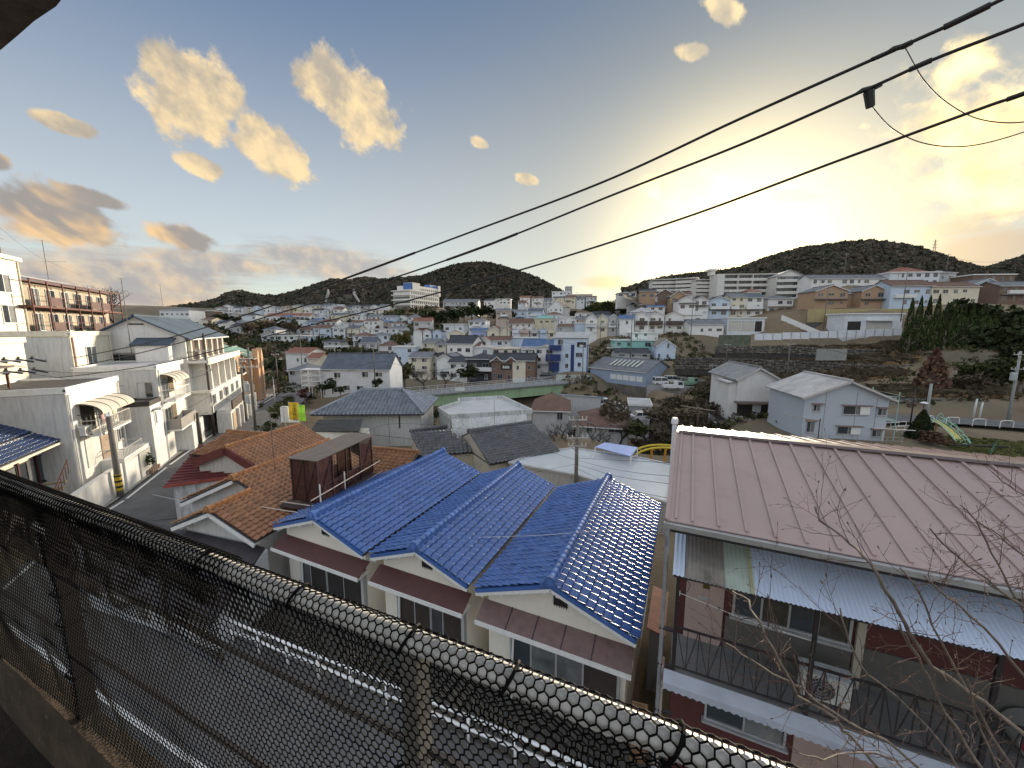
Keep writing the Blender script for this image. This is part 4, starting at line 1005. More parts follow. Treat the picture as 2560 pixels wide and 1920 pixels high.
# vent cowl beyond the ridge
cw = thing('vent_cowl', 'white capped vent pipe beside the left end of the pink roof', 'vent', EE(17.6, -.35, -7), HRZ)
MB().tube([(0, 0, 0), (0, 0, 2.92)], .095, 10).build('pipe', whitegl, cw); MB().tube([(0, 0, 2.92), (0, 0, 2.97), (0, 0, 3.14), (0, 0, 3.22)], [.10, .145, .145, .10], 10).build('cap', whitegl, cw)
def ac_unit(label, loc, rz, s=1.0, group='air conditioner units'):
    r = thing('air_conditioner', label, 'air conditioner', loc, rz, group)
    cas = M('ac_casing', (.56, .57, .55), .5, .08, 4)
    bx('casing', cas, r, 0, .8 * s, 0, .3 * s, .04, .6 * s)
    bx('top_cover', M('ac_top_slats', (.50, .53, .55), .45, .1, 3, wave=('Y', .06, .006)), r, -.03, .83 * s, -.04, .34 * s, .6 * s + .002, .64 * s)
    g = MB(); c = (.3 * s, -.012, .31 * s)
    g.tube([(c[0], -.002, c[2]), (c[0], -.012, c[2])], .235 * s, 20)
    g.build('fan_recess', M('ac_fan_dark', (.03, .03, .03), .6), r)
    g = MB()
    for i in range(24):
        a = math.pi * 2 * i / 24; g.bar((c[0] + .04 * s * math.cos(a), -.02, c[2] + .04 * s * math.sin(a)), (c[0] + .23 * s * math.cos(a), -.02, c[2] + .23 * s * math.sin(a)), .006)
    for rr in (.05, .12, .18, .235): g.tube([(c[0] + rr * s * math.cos(a), -.02, c[2] + rr * s * math.sin(a)) for a in np.linspace(0, 6.284, 25)], .005, 4)
    g.build('fan_grille', galv, r)
    for x in (.08, .66): bx('foot', M('ac_foot', (.1, .1, .1), .7), r, x * s, (x + .08) * s, -.02, .32 * s, -.06, .04)
    return r
ac_unit('air conditioner unit on the iron balcony of the pink roofed flats', EE(8.85, 2.55, -7.56), HRZ, 1.0)
rd = thing('red_drum', 'red round drum end on the pink house balcony behind twigs', 'drum', EE(9.1, 6.1, -7.6), HRZ)
MB().tube([(0, 0, .3), (0, -.02, .3)], .3, 16).build('disc', M('red_plastic', (.30, .015, .03), .35), rd); MB().tube([(0, .01, .3), (0, .5, .3)], .33, 16).build('barrel', M('grey_pipe_plastic', (.3, .3, .29), .6), rd)

# ------------------------------------------------------------------ bare tree in the lower right corner
barkm = M('grey_bark', (.18, .15, .125), .9, .35, 9, bump=.003, bscale=60)
barkt = M('reddish_twig', (.12, .078, .062), .85, .3, 9)
def bare_tree_near():
    root = thing('bare_tree', 'leafless grey-brown tree reaching in from the lower right corner', 'tree', PY(2790, 2450, 3.0))
    base = Vector(root.location); rs = random.Random(4)
    tr = Vector((base.x, base.y, -12)); root.location = tr
    crotch = PY(2760, 2380, 3.0)
    MB().tube([Vector((0, 0, -.3)), Vector((.1, 0, 4)), (crotch - tr) * .8 + Vector((.05, .1, 0)), crotch - tr], [.16, .12, .085, .07], 9).build('trunk', barkm, root, smooth=True)
    limbs = [([(2700, 1990), (2560, 1834), (2460, 1756), (2330, 1666), (2270, 1580), (2232, 1502), (2176, 1408), (2128, 1360), (2053, 1300), (2037, 1266)], 3.0, .021),
             ([(2600, 2120), (2440, 1898), (2360, 1782), (2322, 1692), (2277, 1610), (2250, 1560)], 2.8, .016),
             ([(2700, 1650), (2560, 1517), (2483, 1461), (2423, 1416), (2356, 1356), (2325, 1322)], 3.3, .015),
             ([(2420, 2160), (2199, 1920), (2124, 1842), (2087, 1793), (1990, 1737), (1952, 1655), (1900, 1562), (1872, 1500), (1832, 1478)], 2.5, .012),
             ([(2500, 2180), (2292, 1920), (2218, 1853), (2154, 1823), (2050, 1760), (2005, 1720), (1960, 1700), (1880, 1650), (1815, 1608)], 2.7, .012),
             ([(2640, 2060), (2498, 1920), (2453, 1823), (2431, 1763), (2420, 1700)], 2.9, .012),
             ([(2760, 1900), (2560, 1692), (2460, 1569), (2404, 1520), (2350, 1478), (2310, 1440)], 3.2, .016),
             ([(2640, 2080), (2480, 1840), (2400, 1690), (2330, 1560), (2300, 1480), (2250, 1420)], 3.1, .013),
             ([(2720, 1780), (2600, 1600), (2530, 1480), (2480, 1380), (2440, 1300)], 3.4, .013),
             ([(2700, 1500), (2560, 1390), (2500, 1340), (2440, 1300), (2400, 1262)], 3.6, .011),
             ([(2700, 1330), (2580, 1250), (2520, 1215), (2480, 1180)], 3.7, .009),
             ([(2430, 2200), (2330, 2000), (2240, 1900), (2160, 1880), (2060, 1900), (1990, 1880)], 2.6, .010),
             ([(2560, 2160), (2420, 1960), (2350, 1850), (2240, 1740), (2170, 1690), (2120, 1600), (2100, 1520)], 2.9, .011)]
    def wob(P, k=.02):
        out = []
        for i in range(len(P) - 1):
            for j in range(3):
                p = P[i].lerp(P[i + 1], j / 3); out.append(p + Vector((rs.gauss(0, k), rs.gauss(0, k), rs.gauss(0, k))) * (.5 if i else 0))
        return out + [P[-1]]
    twigs = MB()
    def twig(p, d, L, r, lev):
        n = max(3, int(L / .06)); pts = [p]; dd = d.normalized()
        for i in range(n):
            dd = (dd + Vector((rs.gauss(0, .13), rs.gauss(0, .13), rs.gauss(0, .13) + .03))).normalized(); pts.append(pts[-1] + dd * (L / n))
            if lev < 2 and rs.random() < .42:
                sd_ = Vector((rs.gauss(0, 1), rs.gauss(0, .6), rs.gauss(0, 1))); twig(pts[-1], dd * .9 + sd_.normalized() * .8, L * rs.uniform(.3, .55), r * .6, lev + 1)
        twigs.tube(pts, r, 4, r2=r * .45)
        if rs.random() < .6: twigs.tube([pts[-1], pts[-1] + dd * .012, pts[-1] + dd * .03], [r * .7, r * 1.7, r * .5], 5)
    for L, dep, r in limbs:
        P = [PY(x, y, dep + .35 * math.sin(i * .9)) - tr for i, (x, y) in enumerate(L)]
        P = [crotch - tr + Vector((rs.gauss(0, .03), rs.gauss(0, .03), rs.gauss(0, .03)))] + P
        Q = wob(P, .012)
        n = len(Q); MB().tube(Q, [r * .95 * (1 - .8 * i / (n - 1)) + .003 for i in range(n)], 7).build('branch', barkm, root, smooth=True)
        for i in range(n // 3, n - 1):
            if rs.random() < .9:
                d = (Q[i + 1] - Q[i]).normalized(); s_ = Vector((rs.gauss(0, 1), rs.gauss(0, .5), rs.gauss(.2, 1))).normalized()
                twig(Q[i], d * .9 + s_ * .75, rs.uniform(.2, .6), .004 * (1.3 - .6 * i / n), 0)
    tag(twigs.build('twigs', barkt, root), kind='stuff')
bare_tree_near()

# ------------------------------------------------------------------ the three big cables and their fittings
def catmull(P, n=10):
    P = [P[0] * 2 - P[1]] + P + [P[-1] * 2 - P[-2]]; out = []
    for i in range(1, len(P) - 2):
        a, b, c, d = P[i - 1:i + 3]
        for j in range(n):
            t = j / n; out.append(.5 * ((2 * b) + (c - a) * t + (2 * a - 5 * b + 4 * c - d) * t * t + (3 * b - a - 3 * c + d) * t ** 3))
    return out + [P[-2]]
def cable(label, pts, r, sleeves=(), group='overhead cables', name='power_cable', parts=None):
    P = catmull([PY(*p) for p in pts]); base = P[-1].copy()
    root = thing(name, label, 'cable', base, 0, group)
    Q = [p - base for p in P]
    MB().tube(Q, r, 7).build('wire', wirem, root, smooth=True)
    for i, (t0, t1, k) in enumerate(sleeves):
        i0, i1 = int(t0 * (len(Q) - 1)), max(int(t0 * (len(Q) - 1)) + 1, int(t1 * (len(Q) - 1)))
        MB().tube(Q[i0:i1 + 1], r * k, 8).build('sleeve', wirem, root, smooth=True)
    return root, Q
c1, Q1 = cable('uppermost of the three thick black cables crossing the sky', [(-420, 1075, 52), (-60, 940, 40), (200, 892, 33), (420, 845, 28), (640, 778, 24), (810, 716, 21.5), (1150, 590, 17.5), (1500, 458, 14.3), (1850, 297, 11.8), (2250, 118, 9.6), (2420, 40, 8.9), (2800, -150, 7.6)], .038, ((.47, .52, 1.5), (.80, .83, 1.35), (.88, .93, 1.7)))
c2, Q2 = cable('middle one of the three thick black cables crossing the sky', [(-420, 1090, 50), (-60, 965, 39), (200, 915, 32), (420, 865, 27), (640, 800, 23), (930, 712, 19), (1200, 620, 16.2), (1540, 484, 13.2), (1850, 362, 11.1), (2170, 222, 9.4), (2330, 150, 8.7), (2560, 60, 7.9), (2900, -85, 6.9)], .034, ((.48, .53, 1.5), (.80, .84, 1.6)))
c3, Q3 = cable('lowest of the three thick black cables crossing the sky', [(-420, 1010, 44), (-60, 965, 36), (200, 938, 29), (420, 905, 24), (700, 832, 19.5), (1000, 757, 16), (1324, 668, 13.2), (1700, 548, 10.8), (2100, 400, 8.9), (2450, 272, 7.6), (2560, 234, 7.2), (2900, 110, 6.3)], .029, ((.88, .93, 1.5),))
for r, Q, px, py, y in ((c1, Q1, 2245, 122, 9.6), (c2, Q2, 2168, 226, 9.4)):
    p = PY(px, py, y) - Vector(r.location)
    MB().tube([p + Vector((-.25, 0, -.08)), p + Vector((-.1, 0, .0)), p + Vector((.12, 0, .05)), p + Vector((.3, 0, .11))], [.03, .055, .06, .035], 8).build('clamp', wirem, r, smooth=True)
MB().tube([PY(2172, 228, 9.4) - Vector(c2.location), PY(2176, 268, 9.4) - Vector(c2.location)], [.10, .08], 8).build('dead_end_box', wirem, c2)
cable('thin looping drop wire hanging from the uppermost cable at the right', [(2262, 118, 9.6), (2310, 200, 9.3), (2370, 258, 9.0), (2450, 298, 8.6), (2560, 305, 8.1), (2700, 270, 7.6)], .011, name='drop_wire')
cable('thin looping drop wire hanging from the middle cable at the right', [(2176, 262, 9.4), (2230, 320, 9.1), (2310, 358, 8.8), (2420, 365, 8.4), (2560, 330, 7.9), (2700, 270, 7.5)], .011, name='drop_wire')
cable('drop wire falling from the uppermost cable towards the town', [(815, 735, 21.4), (830, 775, 24), (850, 830, 28), (880, 872, 34)], .012, name='drop_wire')
cable('drop wire falling from the middle cable towards the street', [(905, 720, 19.4), (910, 760, 22), (890, 810, 26), (860, 860, 33), (830, 900, 40)], .012, name='drop_wire')
for r, px, py, qx, qy, y in ((c1, 820, 735, 814, 755, 21.4), (c2, 885, 735, 898, 755, 19.6)):
    L = Vector(r.location); MB().tube([PY(px, py - 12, y) - L, PY(px, py, y) - L, PY(qx, qy, y) - L], [.05, .07, .05], 8).build('clamp', M('pale_clamp', (.35, .36, .36), .5), r)

# ------------------------------------------------------------------ white buildings along the left-hand street
LAZ = -26.0; LRZ = R(90 - LAZ)
LX = Vector((math.sin(R(LAZ)), math.cos(R(LAZ)), 0)); LN = Vector((math.cos(R(LAZ)), -math.sin(R(LAZ)), 0))
white1 = wallm((.74, .72, .67), .25); white2 = wallm((.78, .77, .74), .18); creamw = wallm((.72, .67, .55), .2); greyw = wallm((.55, .56, .56), .25)
darkroof = M('dark_flat_roof', (.06, .055, .052), .85, .25, .6, bump=.003, bscale=20)
paleroof = M('pale_flat_roof', (.36, .37, .40), .8, .2, .6, dirt=((.2, .2, .21), .8, .55, .6))
def arched_awning(root, x0, x1, z, dep=1.3, y0=0.0):
    n = 8; am = M('yellowed_polycarbonate', (.56, .52, .44), .4, .12, 2)
    a = MB(); vs = []; fs = []
    for i in range(n + 1):
        t = i / n; yy = y0 - .02 - dep * math.sin(t * math.pi / 2); zz = z - .75 * (1 - math.cos(t * math.pi / 2))
        vs += [(x0, yy, zz), (x1, yy, zz), (x0, yy + .02, zz - .03), (x1, yy + .02, zz - .03)]
    for i in range(n):
        b = 4 * i; fs += [(b, b + 1, b + 5, b + 4), (b + 2, b + 6, b + 7, b + 3)]
    an = a.add(vs, fs).build('awning', am, root)
    for k in range(5):
        x = x0 + (x1 - x0) * k / 4
        MB().tube([(x, y0 - .02 - dep * math.sin(t * math.pi / 2), z + .025 - .75 * (1 - math.cos(t * math.pi / 2))) for t in np.linspace(0, 1, 8)], .02, 5).build('awning_rib', darkm, an)
    for x in (x0, x1): MB().bar((x, y0 - .01, z - .72), (x, y0 - dep, z - .75), .04).build('awning_arm', darkm, an)
def shutter_door(root, x0, x1, z0, z1, y0=0.0, m=None):
    d = bx('garage_door', m or M('pale_roller_shutter', (.56, .55, .50), .5, .08, 1, wave=('Z', .09, .008)), root, x0, x1, y0 - .03, y0 - .004, z0, z1)
    MB().box(x0 - .07, x0, y0 - .09, y0 - .003, z0, z1 + .07).box(x1, x1 + .07, y0 - .09, y0 - .003, z0, z1 + .07).box(x0, x1, y0 - .09, y0 - .003, z1, z1 + .07).build('door_frame', alu, d)
def Lroot(name, label, near, zb, cat='building', group='white buildings on the street'): return thing(name, label, cat, Vector((near[0], near[1], zb)), LRZ, group)

# L1: three storeys, arched awning
r = Lroot('street_building', 'white three-storey building with arched polycarbonate awning and dark flat roof', (-28.65, 24.3), -12)
gable_house(r, 7.0, 5.4, 8.0, 'flat', 0, 'x', .08, white1, darkroof, 2)
bx('ground_storey', white2, r, 2.8, 8.4, -1.3, -.004, -1, 2.5); shutter_door(r, 5.1, 7.9, .1, 2.1, -1.3)
bx('side_shade_sheet', greyw, r, -.03, -.004, .06, 5.3, -1, 7.86)  # thin grey sheet: shade of the side face put into its colour
arched_awning(r, .9, 5.9, 7.0, 1.25); 
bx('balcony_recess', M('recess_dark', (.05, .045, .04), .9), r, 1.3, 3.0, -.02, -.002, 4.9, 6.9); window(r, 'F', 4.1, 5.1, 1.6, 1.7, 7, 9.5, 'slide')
balcony(r, 1.0, 5.6, 4.85, 1.0, white2, solid=False, rail=M('pale_metal_bars', (.50, .48, .44), .5)); balcony(r, 2.9, 6.1, 2.2, 1.3, white2, solid=False, rail=alu)
bx('tile_panel', M('tan_brick_tile', (.34, .26, .20), .8, .2, 3, wave=('Z', .2, .004)), r, 3.2, 4.9, -.05, -.003, 2.5, 4.6); bx('door', M('pale_door', (.6, .6, .57), .5), r, 1.2, 2.1, -.06, -.003, 2.5, 4.5)
window(r, 'F', 6.2, 3.3, .7, .8, 7, 9.5, 'slide'); window(r, 'F', 6.3, 6.2, .8, .4, 7, 9.5, 'dark')
for x in (.12, 6.85): MB().tube([(x, -.07, 7.8), (x, -.07, 0)], .05, 7).build('downpipe', white2, r)
window(r, 'L', 3.0, 4.6, 1.2, 1.1, 7, 9.5, 'dark')
ac_unit('air conditioner on the second balcony of the arched awning building', r.location + LX * .35 + LN * .5 + Vector((0, 0, 4.9)), LRZ)
for i in range(4): bx('laundry', wallm(((.5, .3, .3), (.3, .4, .55), (.75, .75, .72), (.6, .55, .4))[i]), r, 1.5 + i * .55, 1.9 + i * .55, -.95, -.92, 5.5 - .1 * (i % 2), 6.3)
MB().tube([(5.4, -.06, 6.2), (5.4, -.06, 2.6)], .035, 6).build('drainpipe', greyw, r); bx('meter_box', alu, r, 6.4, 6.7, -.1, -.004, 4.4, 4.8)
# L2: small buff house
r = Lroot('small_house', 'narrow buff rendered house with dark gutter between two white buildings', (-32.1, 30.8), -12, 'house', None)
gable_house(r, 2.9, 7, 5.5, 'flat', 0, 'x', .1, wallm((.58, .51, .36), .15), paleroof, 2, trim=M('dark_gutter', (.07, .06, .055), .6))
bx('plinth_wall', white2, r, -.2, 3.0, -.9, -.004, -1, 2.6); window(r, 'F', .9, 3.9, 1.1, .7, 2.9, 7, 'white'); MB().tube([(2.7, -.07, 5.4), (2.7, -.07, 3), (2.7, -.95, 2.5), (2.7, -.95, 0)], .05, 7).build('downpipe', darkm, r)
# L3b / L3
r = Lroot('low_annex', 'low grey annex with black flat roof before the awning balconies', (-30.5, 31.7), -12, 'annex', None)
gable_house(r, 2.5, 8, 5.7, 'flat', 0, 'x', .06, greyw, darkroof, 2, trim=M('black_coping', (.03, .028, .027), .7)); bx('front_render', white2, r, .02, 2.48, -.03, -.004, -1, 5.5); window(r, 'F', .9, 3.9, .4, 1.0, 2.5, 8, 'white'); bx('porch_roof', greyw, r, .5, 1.5, -.6, -.03, 5.1, 5.25)
r = Lroot('street_building', 'white three-storey building with two barred balconies and small arched awning', (-31.6, 33.95), -12)
gable_house(r, 7.4, 5.3, 8.55, 'flat', 0, 'x', .06, white1, paleroof, 2); bx('side_shade_sheet', greyw, r, -.03, -.004, .06, 5.2, -1, 8.4)  # side sheet is grey to paint in the shade on that face
arched_awning(r, .5, 4.6, 7.9, 1.1); balcony(r, .5, 4.8, 5.5, 1.0, white2, solid=False, rail=whitep); balcony(r, .7, 5.4, 2.7, 1.1, white2, rail=M('grey_mesh_panel', (.30, .28, .26), .7))
for z in (5.6, 2.85): window(r, 'F', 1.4, z, 1.5, 1.8, 7.4, 14, 'dark'); bx('sliding_door_blind', M('bamboo_blind', (.16, .12, .08), .9, .2, 3, wave=('Z', .05, .003)), r, 2.5, 3.7, -.05, -.004, z + .4, z + 1.9)
window(r, 'L', .9, 6.0, 1.0, 1.3, 7.4, 14, 'dark'); bx('ground_storey', white2, r, 3.3, 7.2, -1.2, -.004, -1, 2.55); MB().box(5.0, 6.0, -1.24, -1.203, .1, 2.2).build('door', M('grey_entry_door', (.25, .26, .27), .5), r)
MB().tube([(.3, -.07, 8.4), (.3, -.07, 0)], .05, 7).build('downpipe', white2, r)
# L5: long gabled block
r = Lroot('gabled_apartment_block', 'long white block with blue-grey metal gable roof, slab balconies and street garages', (-35.1, 41.5), -12.2, 'apartment block', None)
W5, D5 = 17.5, 7.6
bluegrey = M('blue_grey_metal_roof', (.075, .105, .14), .8, .18, .3, spec=.15, wave=('X', .45, .012), dirt=((.05, .065, .085), .5, .5, .7))
gable_house(r, W5, D5, 11.3, 'gable', 2.1, 'x', .55, white2, bluegrey, 4)
lower = MB().prism_y([(-1.7, 8.2), (0, 8.2), (0, 11.15), (-.002, 11.15), (-1.7, 10.6)], 1.0, 3.6); lower.build('gable_bay', white2, r)
MB().slab((-2.0, .7, 10.62), (-2.0, 3.9, 10.62), (.02, 3.9, 11.3), (.02, .7, 11.3), -.1).build('bay_roof', bluegrey, r)
bx('third_floor_slab', white1, r, -.5, W5, -1.9, -.004, 8.5, 8.72); bx('third_floor_parapet', white1, r, -.5, W5, -1.93, -1.75, 8.3, 9.0)
bx('third_floor_recess', M('brown_recess', (.075, .05, .042), .8, .3, 1), r, .5, W5 - .3, -.03, -.005, 8.8, 10.9)
for i in range(6): bx('pier', creamw, r, .5 + i * 2.9, .85 + i * 2.9, -.35, -.031, 8.75, 11.0)
for i in range(5):
    x = 1.2 + i * 3.3; MB().prism_y([(x, 5.4), (x + .5, 5.4), (x + .16, 8.3), (x, 8.3)], -1.7, -.02).build('slanted_fin', white1, r); window(r, 'F', x + 1.8, 6.0, 1.4, 1.9, W5, D5, 'slide')
bx('second_floor_slab', white1, r, -.4, W5, -1.8, -.006, 5.2, 5.42)
bx('first_floor_block', white1, r, 0, W5 + .5, -1.6, -.008, 2.7, 5.2)
for i in range(5): window(r, 'F', 1.6 + i * 3.3, 3.7, 1.3, 1.0, W5, D5, 'slide', y0=-1.6)
bx('brown_band', M('brown_cladding', (.07, .045, .040), .7, .2, 2), r, 2.2, W5 + 1.2, -3.2, -3.05, 2.7, 3.75); bx('terrace', white1, r, 2.2, W5 + 1.0, -3.04, -1.605, 2.5, 2.72)
bx('garage_block', white1, r, 1.8, W5 + 1, -3.0, -1.61, -2, 2.48)
gd = [M('tan_garage_door', (.50, .37, .22), .6, .12, 1.5), None, None, None, M('buff_garage_door', (.55, .48, .30), .6, .1, 1), None]
for i in range(6):
    x = 2.5 + i * 2.65; shutter_door(r, x, x + 2.0, .05, 2.15, -3.0, gd[i])
    bx('buttress', white2, r, x + 2.2, x + 2.45, -3.35, -3.003, -1, 2.4)
window(r, 'L', 5.4, 8.6, 2.4, 1.0, W5, D5, 'dark'); bx('window_hood', greyw, r, -.2, -.004, 3.9, 7.0, 9.75, 9.8)
v = bx('gable_vent', darkm, r, -.04, -.005, 3.2, 4.4, 12.6, 12.75)
for i in range(3): balcony(r, .2 + i * .01, 2.0, 9.0 - .28, .5, darkm, y0=-1.93 + 1.9, solid=False) if i == 0 else None
# L6: tan blocks with green roofs further down
for k, (near, w, h, d, lab, wm_) in enumerate((((-43.4, 59.0), 8.5, 9.6, 7, 'tan apartment block with open stair and green metal roof down the street', wallm((.44, .27, .14), .2)), ((-46.6, 68.5), 9.0, 9.2, 7, 'orange-tan apartment block with twin gables beyond the green roofed one', wallm((.50, .30, .17), .2)))):
    r = Lroot('tan_building', lab, near, -13.4 - k, 'apartment block', 'tan apartment blocks')
    gr_ = M('green_metal_roof', (.15, .27, .22), .5, .15, .5, wave=('X', .4, .01))
    gable_house(r, w, d, h, 'gable', 1.7, 'x', .5, wm_, gr_, 4, trim=wm_)
    if k == 0:
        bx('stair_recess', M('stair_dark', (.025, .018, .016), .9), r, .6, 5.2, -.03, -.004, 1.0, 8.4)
        for z in (3.2, 6.0): bx('stair_landing', wallm((.5, .48, .44)), r, .3, 5.4, -1.2, -.035, z, z + .25); balcony(r, .4, 5.0, z + .25, 1.1, darkm, solid=False, rail=darkm)
        for i in range(6): bx('step', wallm((.45, .35, .25)), r, 3.0 + i * .3, 3.3 + i * .3, -.9, -.04, 3.5 + i * .35, 3.6 + i * .35)
    else:
        for x in (1.0, 5.6):
            MB().prism_y([(x, 0), (x + 2.2, 0), (x + 2.2, h + .2), (x + 1.1, h + 1.6), (x, h + .2)], -.9, -.005).build('gable_bay', wm_, r)
            for z in (2, 4.6, 7.2): window(r, 'F', x + 1.1, z, .7, 1.0, w, d, 'dark', y0=-.9)
        for z in (3, 5.8): bx('floor_band', M('dark_band', (.08, .05, .04), .8), r, .05, w - .05, -.05, -.004, z, z + .12)
    auto_windows(r, w, d, h, 'L', random.Random(3 + k), 'dark', .3)
# L4 and L4b: cream blocks behind the front row
r = Lroot('flat_roofed_house', 'cream flat-roofed house with one window and pink drainpipe, behind the front row', (-36.9, 32.3), -9, 'house', 'cream flat-roofed houses')
gable_house(r, 6.8, 13, 8.5, 'flat', 0, 'x', .1, creamw, paleroof, 3, trim=creamw); bx('side_shade_sheet', greyw, r, -.03, -.004, .06, 12.9, -2, 8.3); window(r, 'F', 2.9, 5.8, 1.6, 1.6, 6.8, 13, 'white')  # grey side sheet carries the shade beside the sunlit cream front
MB().tube([(.2, -.07, 8.3), (.2, -.07, 0)], .06, 7).build('downpipe', M('pink_pipe', (.45, .28, .22), .7), r); MB().tube([(6.5, -.07, 8.3), (6.5, -.07, 0)], .06, 7).build('downpipe', creamw, r)
r = Lroot('flat_roofed_house', 'cream flat-roofed house at the left edge, below the tall cream block', (-33.7, 22.0), -9, 'house', 'cream flat-roofed houses')
gable_house(r, 8.4, 12, 8.1, 'flat', 0, 'x', .12, creamw, paleroof, 3, trim=creamw); window(r, 'F', 4.6, 4.6, 1.2, 1.6, 8.4, 12, 'white'); window(r, 'B', 2, 4.6, 1.2, 1.6, 8.4, 12, 'white'); bx('far_side_wall', greyw, r, 8.404, 8.43, .1, 11.9, -2, 7.9)
# L7, L8
r = Lroot('tall_block', 'tall cream apartment block cut off by the left edge', (-47.5, 33.5), -6, 'apartment block', None)
gable_house(r, 8.6, 12, 13.0, 'flat', 0, 'x', .25, creamw, paleroof, 3, trim=creamw)
for z in (3.4, 6.6, 9.6): window(r, 'F', 6.0, z, 1.7, 1.7, 8.6, 12, 'white')
MB().tube([(8.4, -.08, 12.8), (8.4, -.08, 0)], .07, 7).build('downpipe', creamw, r)
r = Lroot('old_apartment_block', 'old three-storey block with rust-brown steel balconies and grey roof on the left', (-51.2, 39.6), -6.0, 'apartment block', None)
gable_house(r, 21, 8, 11.2, 'gable', 1.0, 'x', .5, wallm((.33, .28, .21), .5, .25), M('grey_sheet_roof', (.13, .14, .16), .5, .2, .5), 4, trim=rust)
for lv in (2.9, 5.7, 8.45):
    if lv < 3: pass
    fl = bx('balcony_floor', rust, r, .5, 20.5, -1.7, -.004, lv - .2, lv)
    MB().box(.5, 20.5, -1.72, -1.66, lv + 1.0, lv + 1.06).box(.5, 20.5, -1.72, -1.67, lv + .5, lv + .53).build('balcony_rail', rust, r)
    for i in range(8):
        x = .5 + i * 2.85; bx('balcony_post', rust, r, x - .06, x + .06, -1.75, -1.64, lv, lv + 2.7)
        if lv > 3 and i < 7: window(r, 'F', x + 1.3, lv + .15, 1.6, 1.85, 21, 8, 'white' if i % 2 else 'dark')
        if i in (1, 4, 5) : bx('privacy_panel', M('rusty_panel', (.09, .05, .045), .8, .3, 2), r, x + .3, x + 2.4, -1.70, -1.665, lv + .06, lv + .98)
bx('balcony_canopy_rail', rust, r, .4, 20.6, -1.76, -1.64, 11.1, 11.2)
for x in (20.5,): 
    for z in (2.9, 5.7, 8.45): MB().bar((x, -1.7, z + 1.0), (x, 0, z + 1.0), .06).build('balcony_rail', rust, r)
# L0: blue tiled house at the far left, partly outside the frame
r = Lroot('blue_tiled_house', 'cream house with dark blue two-tier tiled roof at the left edge', (-24.9, 13.0), -11.9, 'house', None)
W0 = 14.2
bx('wall', creamw, r, 0, W0 - .4, 0, 5, -2, 4.6)
T = slope_tiles((-.3, -1.0, 4.75), (1, 0, 0), (0, 1, .48), W0 + .3, 1.3 * 1.11); T2 = slope_tiles((-.3, .2, 5.45), (1, 0, 0), (0, 1, .48), W0 - .2, 4.0 * 1.11)
dkb = M('dark_blue_tile', (.018, .042, .12), .28, .25, 1.5, rand=.15, coat=.3); TD = tile_mesh('tile', dkb)
rf = MB().slab((-.3, -1.0, 4.73), (W0, -1.0, 4.73), (W0, .3, 5.34), (-.3, .3, 5.34), .1).slab((-.3, .2, 5.43), (W0 - .5, .2, 5.43), (W0 - .5, 4.2, 7.3), (-.3, 4.2, 7.3), .1).build('roof', MATS['roof_deck'], r)
emit_tiles(r, rf, T + T2, TD, 300, seed=9)
bx('gutter', creamw, rf, -.3, W0, -1.12, -1.02, 4.58, 4.70); bx('gutter', creamw, rf, -.3, W0 - .4, .06, .17, 5.30, 5.40)
MB().slab((W0 - .45, .1, 5.55), (W0 - .25, .1, 5.55), (W0 - .25, 4.2, 7.45), (W0 - .45, 4.2, 7.45), .12).build('verge', dkb, rf)
for i in range(8): 
    x = .8 + i * 1.6
    w_ = window(r, 'F', x, 2.3, 1.3, 1.6, W0, 5, 'wood'); bx('timber_post', M('dark_red_timber', (.06, .016, .018), .7), r, x + .72, x + .86, -.12, -.006, 1.9, 4.3)
bx('upper_wall', creamw, r, 2, 11.3, 3.2, 9, 4, 9.6); bx('upper_terrace', greyw, r, 8.2, 13.2, 2.3, 6, 4, 6.9)
MB().prism_y([(11.2, 10.4), (7.0, 10.4), (9.1, 11.7)], 2.2, 9).build('upper_gable', creamw, r)
for a, b_ in (((6.4, 10.15), (9.1, 11.85)), ((9.1, 11.85), (11.8, 10.15))): MB().slab((a[0], 1.8, a[1]), (b_[0], 1.8, b_[1]), (b_[0], 9.2, b_[1]), (a[0], 9.2, a[1]), .12).build('upper_roof', M('pale_verge', (.6, .56, .42), .6), r)
MB().slab((9.4, 1.6, 9.5), (14.2, 1.6, 9.5), (14.2, 5.5, 9.9), (9.4, 5.5, 9.9), .08).build('terrace_roof', M('brown_sheet', (.10, .075, .065), .6, .2, 2), r)
for x in (10.2, 13.9): bx('terrace_post', rust, r, x - .05, x + .05, 1.8, 1.9, 6.9, 9.5)
for z in (7.3, 7.7, 8.1, 9.0): MB().bar((9.8, 1.85, z), (13.9, 1.85, z), .04).build('terrace_bar', darkm, r)
ac_unit('air conditioner on the terrace ledge of the left blue tiled house', r.location + LX * 12.3 - LN * 1.9 + Vector((0, 0, 7.0)), LRZ, 1.15)
# street wall and steps in front of it
r = Lroot('street_wall', 'white rendered wall and iron steps at the foot of the left buildings', (-25.2, 19.2), -12, 'wall', None)
bx('wall', white2, r, 0, 8.5, -.1, .25, -.5, 2.0); bx('gate_pier', white2, r, 8.52, 8.8, -.3, .2, -.5, 2.2)
for i in range(7): bx('step', M('rusty_tread', (.14, .12, .08), .8), r, 2.0 + i * .3, 2.3 + i * .3, .5, 1.5, 1.0 + i * .28, 1.06 + i * .28)
st_rail = MB().bar((1.8, .45, 2.0), (4.3, .45, 4.0), .05)
for i in range(9): st_rail.bar((1.9 + i * .29, .45, 1.1 + i * .25), (1.9 + i * .29, .45, 2.05 + i * .23), .03)
st_rail.build('stair_rail', rust, r)

